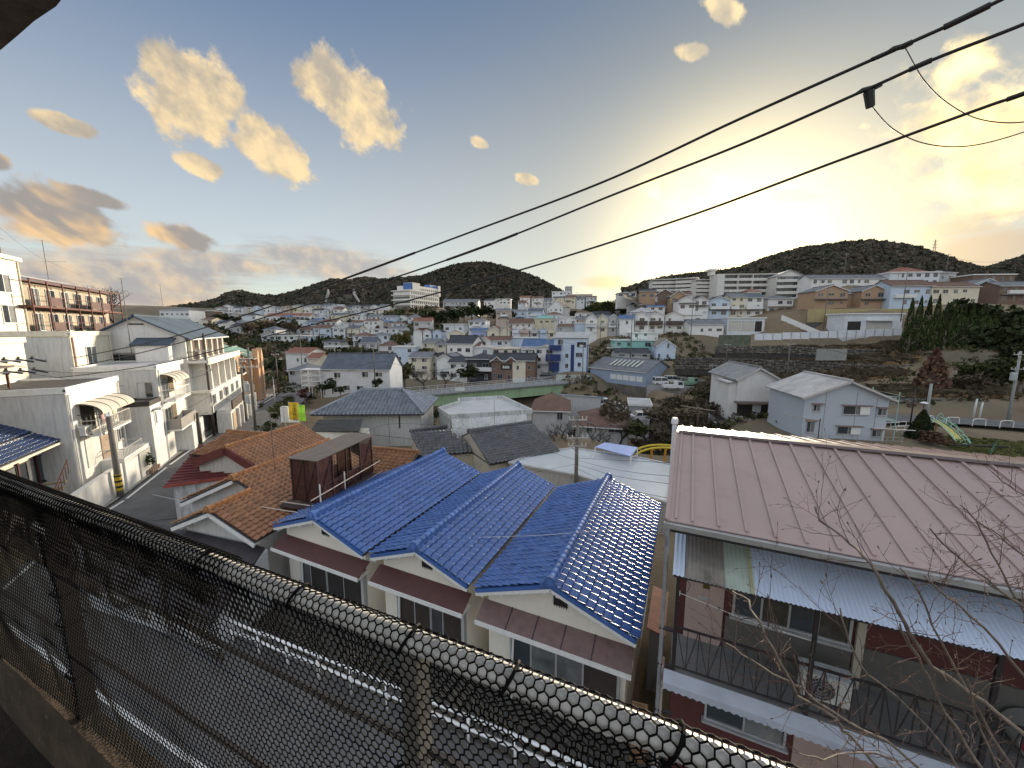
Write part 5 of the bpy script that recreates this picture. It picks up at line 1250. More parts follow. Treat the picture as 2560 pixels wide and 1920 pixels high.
# ------------------------------------------------------------------ vegetation prototypes
leafm = {'dark': M('evergreen_leaf', (.030, .042, .016), .8, .3, .6, rand=.35, spec=.2), 'olive': M('olive_leaf', (.095, .092, .028), .8, .3, .6, rand=.35, spec=.2),
         'cypress': M('cypress_leaf', (.048, .068, .020), .85, .3, .4, rand=.3, spec=.2), 'red': M('red_leaf', (.085, .020, .020), .8, .3, .8, rand=.3), 'brown': M('dead_leaf', (.115, .060, .036), .9, .3, .8, rand=.3),
         'scrub': M('winter_scrub', (.115, .092, .062), .9, .3, .6, rand=.3, spec=.1), 'bush': M('bush_leaf', (.050, .058, .020), .8, .3, .8, rand=.3, spec=.2)}
CROWN = {}
def crown_mesh(kind, shape='round', n=700, size=.09, seed=1):
    key = (kind, shape, n, seed)
    if key in CROWN: return CROWN[key]
    rs = np.random.RandomState(seed)
    if shape == 'cone':
        t = rs.rand(n) ** .8; a = rs.rand(n) * 6.283; r = (1 - t) ** .8 * (.55 + .45 * rs.rand(n) ** .5) * .5
        P = np.stack([np.cos(a) * r, np.sin(a) * r, t], 1)
    elif shape == 'column':
        t = rs.rand(n); a = rs.rand(n) * 6.283; r = .5 * np.sin(np.clip(t * 1.05 + .12, 0, 1) * 3.14159) ** .55 * (.6 + .4 * rs.rand(n) ** .5)
        P = np.stack([np.cos(a) * r, np.sin(a) * r, t], 1)
    else:
        lob = 9 if shape == 'round' else 14
        C = rs.normal(0, 1, (lob, 3)); C /= np.linalg.norm(C, axis=1, keepdims=True); C *= rs.uniform(.12, .34, (lob, 1)) * np.array([1.05, 1.05, .85])
        k = rs.randint(0, lob, n); d = rs.normal(0, 1, (n, 3)); d /= np.linalg.norm(d, axis=1, keepdims=True)
        P = C[k] + d * (rs.uniform(.10, .22, lob)[k] * (.45 + .55 * rs.rand(n) ** .4))[:, None]
        P[:, 2] = (P[:, 2] + .5); P[:, 2] = np.clip(P[:, 2], .02, 1.05)
    X = rs.normal(0, 1, (n, 3)); X /= np.linalg.norm(X, axis=1, keepdims=True); Y = np.cross(X, rs.normal(0, 1, (n, 3))); Y /= np.linalg.norm(Y, axis=1, keepdims=True)
    s = size * rs.uniform(.5, 1.2, (n, 1)) * .5
    V = np.stack([P - X * s - Y * s * .6, P + X * s - Y * s * .6, P + X * s * .8 + Y * s * .7, P - X * s * .7 + Y * s * .7], 1).reshape(-1, 3)
    CROWN[key] = np_mesh('crown', V, np.arange(n * 4).reshape(-1, 4), leafm[kind]); return CROWN[key]
TRUNK = {}
def trunk_mesh():
    if 't' not in TRUNK:
        b = MB().tube([(0, 0, -.08), (.01, 0, .2), (-.01, .01, .45), (0, 0, .75)], [.045, .035, .026, .012], 7)
        for a, z in ((0, .25), (2.1, .32), (4.2, .4), (1, .48)): b.tube([(0, 0, z), (.12 * math.cos(a), .12 * math.sin(a), z + .14), (.22 * math.cos(a), .22 * math.sin(a), z + .24)], [.018, .012, .005], 5)
        TRUNK['t'] = b.mesh('trunk', barkm)
    return TRUNK['t']
def tree(name, label, p, h, w, kind, shape='round', n=700, size=.09, seed=1, group=None, lift=.15, cat='tree', rot=None):
    r = thing(name, label, cat, p, rnd.uniform(0, 6.28) if rot is None else rot, group)
    c = link('crown', crown_mesh(kind, shape, n, size, seed), r, (0, 0, h * lift)); c.scale = (w, w, h * (1 - lift))
    t = link('trunk', trunk_mesh(), r); t.scale = (h, h, h * .9)
    return r
BARE = {}
def bare_mesh(seed, lv=5, twig=1.0):
    if seed in BARE: return BARE[seed]
    rs = random.Random(seed); tk = MB(); br = MB()
    def grow(p, d, L, r, k):
        n = 3; pts = [p]; dd = d.normalized()
        for i in range(n): dd = (dd + Vector((rs.gauss(0, .14), rs.gauss(0, .14), rs.gauss(0, .1) + .05))).normalized(); pts.append(pts[-1] + dd * (L / n))
        (tk if k == 0 else br).tube(pts, r, 6 if k < 2 else 3, r2=r * .6, cap=False)
        if k < lv:
            m = 4 if k == 0 else (3 if k < 3 else rs.choice((2, 3)))
            for i in range(m):
                a = rs.uniform(0, 6.283) ; s = Vector((math.cos(a), math.sin(a), rs.uniform(.0, .7)))
                q = pts[-1] if i < 2 or k == 0 else pts[rs.choice((1, 2))]
                grow(q, dd * (.55 if k else .35) + s * .75, L * rs.uniform(.62, .82), r * .58, k + 1)
    grow(Vector((0, 0, -.05)), Vector((0, 0, 1)), .30, .032, 0)
    BARE[seed] = (tk.mesh('trunk', barkd), br.mesh('branches', barkd)); return BARE[seed]
barkd = M('dark_bark', (.050, .042, .036), .95, .3, 5)
def bare_tree(label, p, h, w, seed, group='bare trees', name='bare_tree'):
    r = thing(name, label, 'tree', p, seed * 1.3, group); a, b = bare_mesh(seed)
    for nm, me in (('trunk', a), ('branches', b)): o = link(nm, me, r); o.scale = (w, w, h)
    return r

# ------------------------------------------------------------------ grey hipped tile house, shop signs
def bil(a, b, c, d, s, t): return a * (1 - s) * (1 - t) + b * s * (1 - t) + c * s * t + d * (1 - s) * t
def quad_tiles(eL, eR, rR, rL, w=.28, e=.25, trapez=False):
    """tiles over a roof slope given by its corners (eaves left, eaves right, ridge right, ridge left)"""
    eL, eR, rR, rL = map(Vector, (eL, eR, rR, rL)); u = (eR - eL).normalized(); nrm = u.cross(rL - eL).normalized(); v = nrm.cross(u).normalized()
    H = (rL - eL).dot(v); W = (eR - eL).length
    a0 = (rL - eL).dot(u); a1 = W - (rR - eL).dot(u)       # how far the ends lean in
    def clip(p):
        q = p - eL; y = q.dot(v) / H; x = q.dot(u); return a0 * y - .05 < x < W - a1 * y + .05
    ext = max(0, -min(a0, 0)); 
    return slope_tiles(eL - u * ext, u, v, W + ext + max(0, -a1), H, w, e, clip)
def hip_house():
    p, w, _ = hp(776, 1055, 1090, 1040, 40.0, 0); p = PY(776, 1040, 40.0)
    r = thing('grey_tiled_house', 'grey tile hip-roofed house behind the two shop banners', 'house', Vector((p.x, p.y, -13)), R(1.5))
    z = -9.1 + 13; d = 9.5
    bx('wall', wallm((.52, .54, .54), .25), r, .9, w - .5, .9, d - .9, -1, z - .1)
    rz_ = z + 1.95; A, B, C, D_ = (0, 0, z), (w, 0, z), (w, d, z), (0, d, z); k = 4.0; E_, F_ = (k, d / 2, rz_), (w - 3.4, d / 2, rz_)
    roof = MB().add([A, B, C, D_, E_, F_, (0, 0, z - .1), (w, 0, z - .1), (w, d, z - .1), (0, d, z - .1)], [(0, 1, 5, 4), (1, 2, 5), (2, 3, 4, 5), (3, 0, 4), (0, 6, 7, 1), (1, 7, 8, 2), (3, 9, 6, 0), (6, 9, 8, 7)]).build('roof', MATS['roof_deck'], r)
    T = quad_tiles(A, B, F_, E_, .42, .36) + quad_tiles(D_, A, E_, E_, .42, .36) + quad_tiles(B, C, F_, F_, .42, .36)
    emit_tiles(r, roof, T, TG, 150, seed=21)
    for a, b in ((E_, F_), (A, E_), (B, F_)): ridge(roof, Vector(a) + Vector((0, 0, .04)), Vector(b) + Vector((0, 0, .04)), greyt, r=.12, step=.5, ornament=False, base=.14)
    # porch roofs in front
    MB().slab((1.4, -3.2, z - .9), (6.3, -3.4, z - .85), (6.0, -1.4, z - .1), (1.5, -1.4, z - .15), .08).build('porch_roof', M('dark_slate_roof', (.05, .052, .055), .8, .3, 3, bump=.01, bscale=12), r)
    pl = M('pale_translucent_sheet', (.42, .40, .33), .5, .15, 1, wave=('X', .8, .01))
    MB().slab((1.6, -4.6, z - 1.75), (8.0, -4.8, z - 1.7), (7.0, -2.6, z - .75), (1.5, -2.9, z - .8), .05).build('lean_to_roof', pl, r)
    bx('lean_to_wall', M('dark_store_front', (.06, .055, .05), .8, .3, 2), r, 1.8, 6.8, -3.4, -2.9, -1, z - 1.2)
    for x in (1.7, 4.0, 6.6): bx('lean_to_post', alu, r, x, x + .07, -4.4, -4.3, -1, z - 1.75)
    bx('side_door_slit', darkm, r, w - 2.9, w - 2.75, .87, .897, z - 1.7, z - .1); MB().tube([(w - .45, .8, z - .2), (w - .45, .8, -.5)], .06, 7).build('downpipe', alu, r)
hip_house()
def txt(parent, s, loc, size, m, rx=math.pi / 2, rz=0.0, name='lettering'):
    c = bpy.data.curves.new(name, 'FONT'); c.body = s; c.size = size; c.align_x = 'CENTER'; c.align_y = 'CENTER'; c.extrude = .002; c.materials.append(m)
    t = bpy.data.objects.new('lettering_curve', c); me = bpy.data.meshes.new_from_object(t); bpy.data.objects.remove(t); bpy.data.curves.remove(c)
    o = link(name, me, parent, loc); o.rotation_euler = (rx, 0, rz); return o
inkb = M('black_ink', (.02, .02, .02), .7); inkg = M('grey_ink', (.10, .11, .13), .7)
def sign(name, label, pl, pr, pt, pb, y, m, chars, ink, cs, post=True, extra=None, mat2=None):
    a = PY(pl, pb, y); b = PY(pr, pt, y); w, h = b.x - a.x, b.z - a.z
    r = thing(name, label, 'banner' if 'banner' in name else 'sign', Vector((a.x, y, -13)))
    z0 = a.z + 13
    n = 10; vs = []; fs = []
    if 'banner' in name:
        for i in range(n + 1):
            yy = .05 * math.sin(i * .9); vs += [(0, yy, z0 + h * i / n), (w, yy + .03, z0 + h * i / n)]
        fs = [(2 * i, 2 * i + 1, 2 * i + 3, 2 * i + 2) for i in range(n)]; MB().add(vs, fs).build('cloth', m, r)
        MB().tube([(-.03, .03, 0), (-.03, .03, z0 + h + .1)], .02, 6).build('pole', alu, r); MB().tube([(-.05, .03, z0 + h), (w, .03, z0 + h)], .015, 5).build('cross_rod', alu, r)
        if mat2: bx('footer', mat2, r, .02, w - .02, -.09, -.08, z0 + .02, z0 + h * .14)
    else:
        MB().prism_y([(0, z0), (w, z0), (w, z0 + h - .1), (w - .12, z0 + h), (.12, z0 + h), (0, z0 + h - .1)], 0, .15).build('board', m, r); bx('pole', alu, r, w / 2 - .05, w / 2 + .05, .04, .12, 0, z0)
    for i, ch in enumerate(chars): txt(r, ch, (w * (.5 if not extra else .62), -.10, z0 + h * (1 - (i + .75) / (len(chars) + .6))), cs, ink)
    for i, ch in enumerate(extra or ''): txt(r, ch, (w * .2, -.10, z0 + h * (.86 - i * .085)), cs * .42, ink)
sign('shop_sign', 'white upright shop sign with grey lettering beside the yellow banner', 703, 719, 1016, 1056, 36.0, M('sign_white', (.62, .65, .66), .5, .05, 2), 'クリーニング', inkg, .26)
sign('banner', 'yellow vertical shop banner with black characters by the street', 725, 745, 1006, 1056, 35.5, M('yellow_cloth', (.80, .52, .02), .8, .08, 2), '全国発送', inkb, .42, extra='クリーニング', mat2=M('banner_footer', (.75, .75, .7), .8))
sign('banner', 'lime green vertical shop banner beside the yellow one', 748, 761, 1012, 1053, 35.2, M('lime_cloth', (.40, .80, .06), .8, .08, 2), 'クリーニング', M('green_ink', (.05, .16, .03), .7), .24)
# ------------------------------------------------------------------ black tiled roofs, white flat-roofed building, big grey roof
def poly_house(name, label, cat, pts, zt, zb, wm_, rm, par=.35, trim=whitep, group=None):
    P = [PZ(x, y, zt) for x, y in pts]; c = P[0]
    r = thing(name, label, cat, Vector((c.x, c.y, zb)), 0, group)
    poly = [(p.x - c.x, p.y - c.y) for p in P]
    ar = sum(poly[i][0] * poly[(i + 1) % len(poly)][1] - poly[(i + 1) % len(poly)][0] * poly[i][1] for i in range(len(poly)))
    if ar < 0: poly = poly[::-1]
    h = zt - zb
    MB().prism_z(poly, -3, h - par).build('wall', wm_, r); rf = MB().prism_z(poly, h - par + .004, h - par + .06).build('roof', rm, r)
    n = len(poly)
    for i in range(n):
        a, b = Vector((*poly[i], 0)), Vector((*poly[(i + 1) % n], 0)); d = (b - a).normalized(); nn = Vector((d.y, -d.x, 0)) * .12
        MB().bar(a + nn * .02 + d * .1 + Vector((0, 0, h - par * .5)), b + nn * .02 + d * .06 + Vector((0, 0, h - par * .5)), .24, par + .02).build('parapet', trim, rf)
    return r, h
stw = M('stained_white_concrete', (.55, .57, .57), .85, .12, .6, streak=.5, bump=.004, bscale=20, dirt=((.22, .23, .23), .5, .55, .6))
r, h = poly_house('flat_roofed_building', 'white stained concrete building with stepped flat roof in front of the bridge', 'building', [(1097, 1018), (1125, 1036), (1329, 1023), (1256, 989), (1146, 995), (1148, 1003), (1136, 1006)], -9.4, -14, stw, M('pale_roof_deck', (.50, .51, .53), .8, .15, .5, dirt=((.35, .36, .38), .5, .52, .6)), .5, stw)
p0 = PZ(1125, 1036, -9.4) - PZ(1097, 1018, -9.4); p1 = PZ(1329, 1023, -9.4) - PZ(1097, 1018, -9.4)
fd = (p1 - p0).normalized(); fn = Vector((fd.y, -fd.x, 0))
bow = MB(); vs = []; fs = []
for i in range(7):
    t = i / 6; o = fn * (.15 + .9 * math.sin(t * 1.45)); z = h - .5 - 1.5 * t
    vs += [p0 + fd * .1 + o + Vector((0, 0, z)), p0 + fd * ((p1 - p0).length * .92) + o + Vector((0, 0, z))]
fs = [(2 * i, 2 * i + 1, 2 * i + 3, 2 * i + 2)[::-1] for i in range(6)]
bow.add(vs, fs); a, b = vs[-2], vs[-1]; bow.add([a, b, Vector((b.x, b.y, -1)), Vector((a.x, a.y, -1))], [(3, 2, 1, 0)]); bow.build('front_wall', stw, r)
wq = link('window', MB().box(-.7, .7, -.05, 0, 0, .8).mesh('window', glass), r, p0 + fd * 6.2 + fn * 1.10 + Vector((0, 0, h - 3.2)), math.atan2(fd.y, fd.x)); link('frame', MB().box(-.75, .75, -.07, 0, -.06, 0).box(-.75, .75, -.07, 0, .8, .86).box(-.03, .03, -.07, 0, 0, .8).mesh('frame', alu), wq)
def black_roof(label, eL, eR, rR, rL, ze, zr, seed):
    a, b, c, d = PZ(*eL, ze), PZ(*eR, ze), PZ(*rR, zr), PZ(*rL, zr)
    r = thing('black_tiled_house', label, 'house', Vector((a.x, a.y, -13.6)), 0, 'black tiled houses')
    L = lambda p: Vector((p.x - a.x, p.y - a.y, p.z + 13.6))
    u = (b - a).normalized(); back = Vector((-u.y, u.x, 0)) * ((c - b).length * 1.0)
    q = [L(a), L(b), L(c), L(d)]; bk = [L(c) + (L(c) - L(b)) * .9 * Vector((1, 1, 0)).to_3d().normalized().length * 0 + back * .9 - Vector((0, 0, zr - ze)), L(d) + back * .9 - Vector((0, 0, zr - ze))]
    roof = MB().slab(*q, .12).slab(q[3], q[2], bk[0], bk[1], .12).build('roof', MATS['roof_deck'], r)
    w_ = [p * .97 + (q[0] + q[2]) * .015 for p in q]
    MB().hexa([Vector((p.x, p.y, -.5)) for p in (q[0] + back * .06, q[1] + back * .06, bk[0], bk[1])], [(q[0] + back * .06) - Vector((0, 0, .2)), (q[1] + back * .06) - Vector((0, 0, .2)), bk[0] - Vector((0, 0, .2)), bk[1] - Vector((0, 0, .2))]).build('wall', wallm((.42, .40, .34), .2), r)
    for s, i, j in ((0, 0, 3), (1, 1, 2)): MB().add([q[i], q[j], bk[1 - s]], [(0, 1, 2)] if s else [(0, 2, 1)]).build('gable_wall', wallm((.42, .40, .34), .2), r)
    emit_tiles(r, roof, quad_tiles(*q, .36, .32), TK, 250, seed=seed)
    ridge(roof, q[3] + Vector((0, 0, .05)), q[2] + Vector((0, 0, .05)), blackt, r=.12, step=.4, base=.16); 
    ridge(roof, q[0] + Vector((0, 0, .05)), q[3] + Vector((0, 0, .05)), blackt, r=.09, step=.3, base=.05, ornament=False)
    return r
black_roof('black tiled house with its long slope below the white stained building', (1227, 1161), (1400, 1130), (1330, 1058), (1173, 1081), -10.8, -9.1, 31)
black_roof('smaller black tiled house tucked left of the long black roof', (1057, 1141), (1190, 1130), (1118, 1068), (1028, 1081), -10.8, -9.3, 32)
r, h = poly_house('flat_grey_building', 'low building with a wide pale grey sheet roof behind the blue terrace', 'building', [(1274, 1155), (1444, 1186), (1668, 1254), (1682, 1161), (1600, 1143), (1432, 1119), (1364, 1127)], -10.7, -13.4, wallm((.40, .41, .41), .3), M('pale_grey_sheet_roof', (.48, .53, .57), .5, .12, .3, dirt=((.36, .40, .44), .35, .5, .6)), .12, M('grey_coping', (.40, .42, .43), .6))
def blue_canopy():
    P = [PZ(*q, -9.9) for q in ((1488, 1117), (1577, 1140), (1594, 1118), (1512, 1106))]; c = P[0]
    r = thing('carport', 'small carport with a pale blue sheet roof behind the grey roof', 'carport', Vector((c.x, c.y, -13.4)))
    L = [Vector((p.x - c.x, p.y - c.y, 3.5)) for p in P]; MB().slab(*L, .05).build('roof', M('sky_blue_sheet', (.30, .42, .78), .4, .15, 1), r)
    m = (L[0] + L[1]) * .5, (L[2] + L[3]) * .5
    for p in L: bx('post', whitep, r, p.x - .04, p.x + .04, p.y - .04, p.y + .04, -.5, 3.44)
    MB().bar(L[1] - Vector((0, 0, .1)), L[2] - Vector((0, 0, .7)), .05).build('brace', whitep, r)
blue_canopy()
def arch_ladder():
    y = 33; a, m, b = PY(1594, 1131, y), PY(1640, 1119, y), PY(1700, 1122, y); ym = M('yellow_paint', (.55, .42, .03), .5, .15, 2)
    r = thing('climbing_arch', 'yellow curved climbing frame beyond the grey roof', 'climbing frame', Vector((a.x, y, -13)))
    o = Vector((a.x, y, -13)); pts = [PY(x, yy, y) - o for x, yy in ((1590, 1136), (1605, 1128), (1630, 1121), (1660, 1119), (1700, 1122), (1740, 1130))]
    for dy in (0, .8): MB().tube([p + Vector((0, dy, 0)) for p in catmull(pts, 5)], .10, 8).build('rail', ym, r)
    for x in (1630, 1664): 
        p = PY(x, 1122, y) - o; MB().tube([p, Vector((p.x, .4, -.5))], .11, 8).build('leg', M('orange_paint', (.55, .27, .03), .5, .15, 2), r)
    for i in range(7): p = pts[1].lerp(pts[4], i / 6); MB().tube([p, p + Vector((0, .8, 0))], .03, 5).build('rung', ym, r)
arch_ladder()
# ------------------------------------------------------------------ green girder bridge
def bridge():
    a, b = PY(1020, 990, 86), PY(1428, 955, 101); zb = a.z
    r = thing('girder_bridge', 'road bridge with pale green steel girder and white railings across the valley', 'bridge', a)
    d = b - a; L = d.length; dn = d.normalized(); n = Vector((-dn.y, dn.x, 0)).normalized(); ext = 12
    gm = M('pale_green_girder', (.30, .42, .26), .55, .12, .3, streak=.3, dirt=((.10, .22, .14), .12, .62, .7))
    A, B = -dn * ext, d + dn * 3; dw = 6.0; up = Vector((0, 0, 1))
    MB().hexa([A - up * .45, B - up * .45, B + n * dw - up * .45, A + n * dw - up * .45], [A, B, B + n * dw, A + n * dw]).build('deck', M('bridge_deck', (.20, .21, .22), .9, .15, 1), r)
    for k, o in enumerate((.5, dw - .5)): 
        MB().hexa([A + n * o - up * 3.1, B + n * o - up * 2.7, B + n * (o + .1) - up * 2.7, A + n * (o + .1) - up * 3.1], [A + n * o - up * .455, B + n * o - up * .455, B + n * (o + .1) - up * .455, A + n * (o + .1) - up * .455]).build('girder', gm, r)
        MB().bar(A + n * o - up * 3.1, B + n * o - up * 2.7, .5, .08).build('girder_flange', gm, r)
    N = 26
    for i in range(N + 1): p = A.lerp(B, i / N) + n * .42; MB().bar(p - up * (3.05 - .4 * i / N), p - up * .47, .05).build('stiffener', gm, r) if i % 3 == 0 else None
    rw = M('bridge_white_rail', (.55, .58, .60), .5, .1, 2)
    for o in (.12, dw - .12):
        for z in (1.05, .62, .25): MB().bar(A + n * o + up * z, B + n * o + up * z, .07 if z > 1 else .05, .08 if z > 1 else .05).build('rail', rw, r)
        for i in range(N + 1): p = A.lerp(B, i / N) + n * o; MB().bar(p, p + up * 1.05, .08).build('post', rw, r)
    MB().bar(A + n * .02 - up * .05, B + n * .02 - up * .05, .1, .36).build('edge_beam', M('edge_concrete', (.36, .38, .40), .85, .1, 1), r)
    p = A.lerp(B, .42) - n * .05; bx('name_board', whitep, r, p.x - 1.2, p.x + 1.2, p.y - .1, p.y - .05, p.z + .1, p.z + 1.0)
    for q in (A.lerp(B, .15), B): MB().hexa([q + n * .2 - up * 9, q + n * .2 + dn * 2.5 - up * 9, q + n * (dw - .2) + dn * 2.5 - up * 9, q + n * (dw - .2) - up * 9], [q + n * .2 - up * 2.75, q + n * .2 + dn * 2.5 - up * 2.75, q + n * (dw - .2) + dn * 2.5 - up * 2.75, q + n * (dw - .2) - up * 2.75]).build('pier', concrete, r)
bridge()

# ------------------------------------------------------------------ the town: walls and roofs by letter
WC = dict(W=(.78, .78, .76), C=(.70, .65, .52), B=(.54, .64, .76), G=(.50, .51, .51), T=(.42, .31, .19), P=(.52, .43, .38), O=(.42, .29, .19), K=(.045, .05, .055), N=(.20, .135, .10), A=(.28, .56, .50), Y=(.66, .62, .46), L=(.68, .72, .76), V=(.40, .47, .72))
WN = dict(W='white', C='cream', B='pale blue', G='grey', T='tan', P='pinkish', O='orange-brown', K='black', N='brown', A='aqua', Y='yellowish', L='off-white', V='lavender blue')
RC = dict(g=(.17, .18, .20), d=(.055, .06, .07), b=(.16, .10, .078), r=(.25, .115, .085), u=(.085, .15, .28), t=(.20, .47, .41), l=(.42, .43, .43), s=(.11, .13, .165), c=(.58, .50, .40), k=(.03, .03, .035), n=(.13, .20, .16))
RN = dict(g='grey', d='dark', b='brown', r='reddish', u='blue', t='teal', l='pale', s='slate', c='cream', k='black', n='green')
def H(label, pl, pr, pb, pe, y, rz=0, d=8, roof='gable', axis='x', rh=1.4, wall='W', rc='g', side=None, ov=.4, name='house', group=None, win=True, seed=None, skip=.15, cat='house', below=5, store=2.75, trim=None):
    p, w, h = hp(pl, pr, pb, pe, y, rz)
    r = thing(name, label, cat, p, R(rz), group)
    rm = roofm(RC[rc]) if roof != 'flat' else M('deck_' + rc, RC[rc], .8, .2, .5)
    FAR[0] = y > 118
    gable_house(r, w, d, h, roof, rh, axis, ov, wallm(WC[wall]), rm, below, trim=trim or whitep, ridge=y < 200)
    if win: auto_windows(r, w, d, h, side, random.Random(seed if seed is not None else int(pl * 7 + pb)), None, skip, store=store)
    FAR[0] = False
    q = random.Random(int(pl * 3 + y))
    if win and roof != 'flat' and h > 4.4 and y > 100:
        if q.random() < .55: x0 = q.uniform(0, w * .3); MB().slab((x0, -1.1, 2.45), (x0 + w * .6, -1.1, 2.45), (x0 + w * .6, -.004, 2.8), (x0, -.004, 2.8), .08).build('porch_roof', rm, r)
        if q.random() < .4: x0 = q.uniform(.1, w * .35); balcony(r, x0, x0 + w * .5, 2.95, .8, whitep, solid=q.random() < .6)
        if q.random() < .5: x0 = q.uniform(.5, w - 1.2); bx('outdoor_unit', MATS['ac_casing'], r, x0, x0 + .8, -.45, -.12, .1, .7)
    if q.random() < .3 and y > 100: MB().tube([(w * .4, d * .5, h), (w * .4, d * .5, h + rh + 2.2)], .05, 4).bar((w * .4 - .7, d * .5, h + rh + 2.1), (w * .4 + .7, d * .5, h + rh + 2.1), .06).build('roof_aerial', steelp, r)
    return r, w, h
# --- nearer middle ground
r, w, h = H('pale blue-white house with dark ribbed roof beside the street bend', 808, 976, 978, 922, 83, -3, 8, 'gable', 'x', 3.0, 'L', 's', None, .3, win=False)
for u, z, ww, hh in ((3.4, 3.0, 1.4, 1.1), (9.6, 3.2, 1.3, 1.1), (12.6, 3.3, 1.5, .9), (2.6, .4, 1.1, 1), (5.4, .3, 1.2, 1), (8.3, .3, 1.4, .9)): window(r, 'F', u, z, ww, hh, w, 8, 'white')
bx('step_roof', roofm(RC['s']), r, -.3, 2.0, -.32, .6, h - .4, h - .1)
v = thing('verandah_frame', 'white steel verandah at the left end of the pale blue-white house', 'verandah', PY(757, 1000, 82), R(-3))
for x in (0, 2.2, 4.1):
    for y_ in (0, 2.5): bx('post', whitep, v, x, x + .12, y_, y_ + .12, -2, 6.6)
for z in (4.0, 5.2, 6.5): bx('beam', whitep, v, -.1, 4.3, -.05, 2.7, z, z + .16)
bx('deck', whitep, v, -.1, 4.3, -.04, 2.7, 3.0, 3.2)
r, w, h = H('pale blue metal warehouse with skylight strips above a stained retaining wall', 1475, 1614, 948, 918, 110, -50, 13, 'gable', 'x', 2.6, 'B', 'g', None, .4, win=False, cat='warehouse', name='warehouse')
r.children[1].data.materials[0] = M('pale_blue_sheet_roof', (.30, .37, .48), .5, .1, .2, wave=('X', .5, .01))
for i in range(7): x = 5.5 + i * 1.35; MB().slab((x, 1.4, h + .95 + .14 * .4), (x + .5, 1.4, h + .95 + .056), (x + .5, 4.9, h + 2.35 + .056), (x, 4.9, h + 2.35 + .056), .05).build('skylight', M('skylight_sheet', (.55, .58, .52), .5), r)
for i in range(5): bx('shuttered_window', whitep, r, 7 + i * 2.0, 8.7 + i * 2.0, -.06, -.004, .9, 2.2)
rw = thing('retaining_wall', 'stained dark concrete retaining wall under the pale blue warehouse', 'wall', PY(1475, 950, 109.4), R(-50))
for i in range(6): bx('panel', M('stained_retaining', (.15, .135, .115), .95, .3, .4, streak=.7, bump=.01, bscale=6), rw, -1 + i * 3.4, 2.36 + i * 3.4, -.4 + .02 * (i % 2), .0, -6, -.05)
r, w, h = H('small grey shed with long pale blue mono-pitch roof below the warehouse', 1396, 1500, 1018, 986, 74, -24, 5, 'shed', 'x', -.9, 'G', 'u', None, .3, win=False, name='shed', cat='shed')
[o for o in r.children if o.name.startswith('roof')][0].data.materials[0] = M('pale_blue_shed_roof', (.42, .52, .64), .5, .12, .3)
H('old house with faded brown roof behind the bare trees', 1332, 1420, 1058, 1024, 62, -8, 9, 'hip', 'x', 2.2, 'G', 'b', None, .5)
H('long low house with faded brown roof right of the bare trees', 1440, 1570, 1090, 1062, 56, -14, 9, 'hip', 'x', 2.0, 'G', 'b', None, .5)
H('grey garage with flat roof beside the parked kei vans', 1575, 1625, 1030, 1012, 70, -15, 6, 'flat', 'x', 0, 'G', 'l', name='garage', cat='garage', win=False)
# --- houses beyond the bridge
H('beige house with grey roof half hidden by a bare tree beyond the bridge', 1024, 1076, 950, 893, 118, -10, 8, 'gable', 'x', 1.3, 'C', 'g', 'R')
H('grey-beige narrow house with dark gable, left of the solar roof', 1072, 1097, 950, 896, 120, -10, 9, 'gable', 'y', 1.2, 'G', 'd')
r, w, h = H('white gabled house with solar panels on its dark roof', 1093, 1131, 951, 897, 116, -14, 10, 'gable', 'y', 1.3, 'W', 'd', 'R')
MB().slab((w / 2 + .3, 1.5, h + 1.42), (w - .2, 1.5, h + .45), (w - .2, 8, h + .45), (w / 2 + .3, 8, h + 1.42), .03).build('solar_panel', M('solar_blue', (.03, .045, .10), .2, .1, 2), r)
H('white low-pitched house left of the black house', 1123, 1169, 950, 906, 112, -8, 8, 'gable', 'x', 1.2, 'W', 'd', 'R')
r, w, h = H('black modern house with long white balcony', 1168, 1230, 953, 897, 110, -10, 9, 'hip', 'x', 1.4, 'K', 'd'); balcony(r, w * .35, w + .1, 3.2, 1.0, whitep)
r, w, h = H('brown two-gabled house with washing on its balcony beside the black one', 1229, 1335, 953, 900, 108, -10, 8, 'gable', 'x', 1.6, 'N', 'd', win=False)
bx('beige_wall_bay', wallm(WC['C']), r, w * .50, w * .80, -.06, -.004, -3, h - .05)
for x0, x1 in ((-.1, w * .28), (w * .34, w * .62)):
    xm = (x0 + x1) / 2; MB().prism_y([(x0, h - .3), (x1, h - .3), (xm, h + .9)], -.5, 1).build('gable_wall', wallm(WC['N']), r)
    for a, b in ((x0 - .3, xm), (xm, x1 + .3)): za, zb_ = (h - .45, h + 1.05) if a < xm - .01 else (h + 1.05, h - .45); MB().slab((a, -.8, za), (b, -.8, zb_), (b, 2.5, zb_), (a, 2.5, za), .14).build('gable_roof', roofm(RC['d']), r); MB().slab((a, -.86, za - .02), (b, -.86, zb_ - .02), (b, -.79, zb_ - .02), (a, -.79, za - .02), .2).build('bargeboard', whitep, r)
bx('balcony_recess', darkm, r, w * .22, w * .48, -.03, -.005, 3.3, 4.9)
for i in range(4): bx('washing', whitep, r, w * .27 + i * .5, w * .27 + i * .5 + .35, -.12, -.08, 3.7, 4.5 - .1 * (i % 2))
for u, z, ww, hh in ((w * .07, 3.6, .5, 1), (w * .07, 1.0, .5, 1.4), (w * .2, .8, 1.4, 1.3), (w * .42, .1, .8, 1.8), (w * .62, 3.5, .6, 1), (w * .88, 3.6, .7, .9), (w * .88, .9, .7, .8)): window(r, 'F', u, z, ww, hh, w, 8, 'dark', y0=-.065 if .5 < u / w < .8 else 0)
bx('yard_fence', whitep, r, w * .55, w * .82, -2.3, -2.2, -1, 1.3)
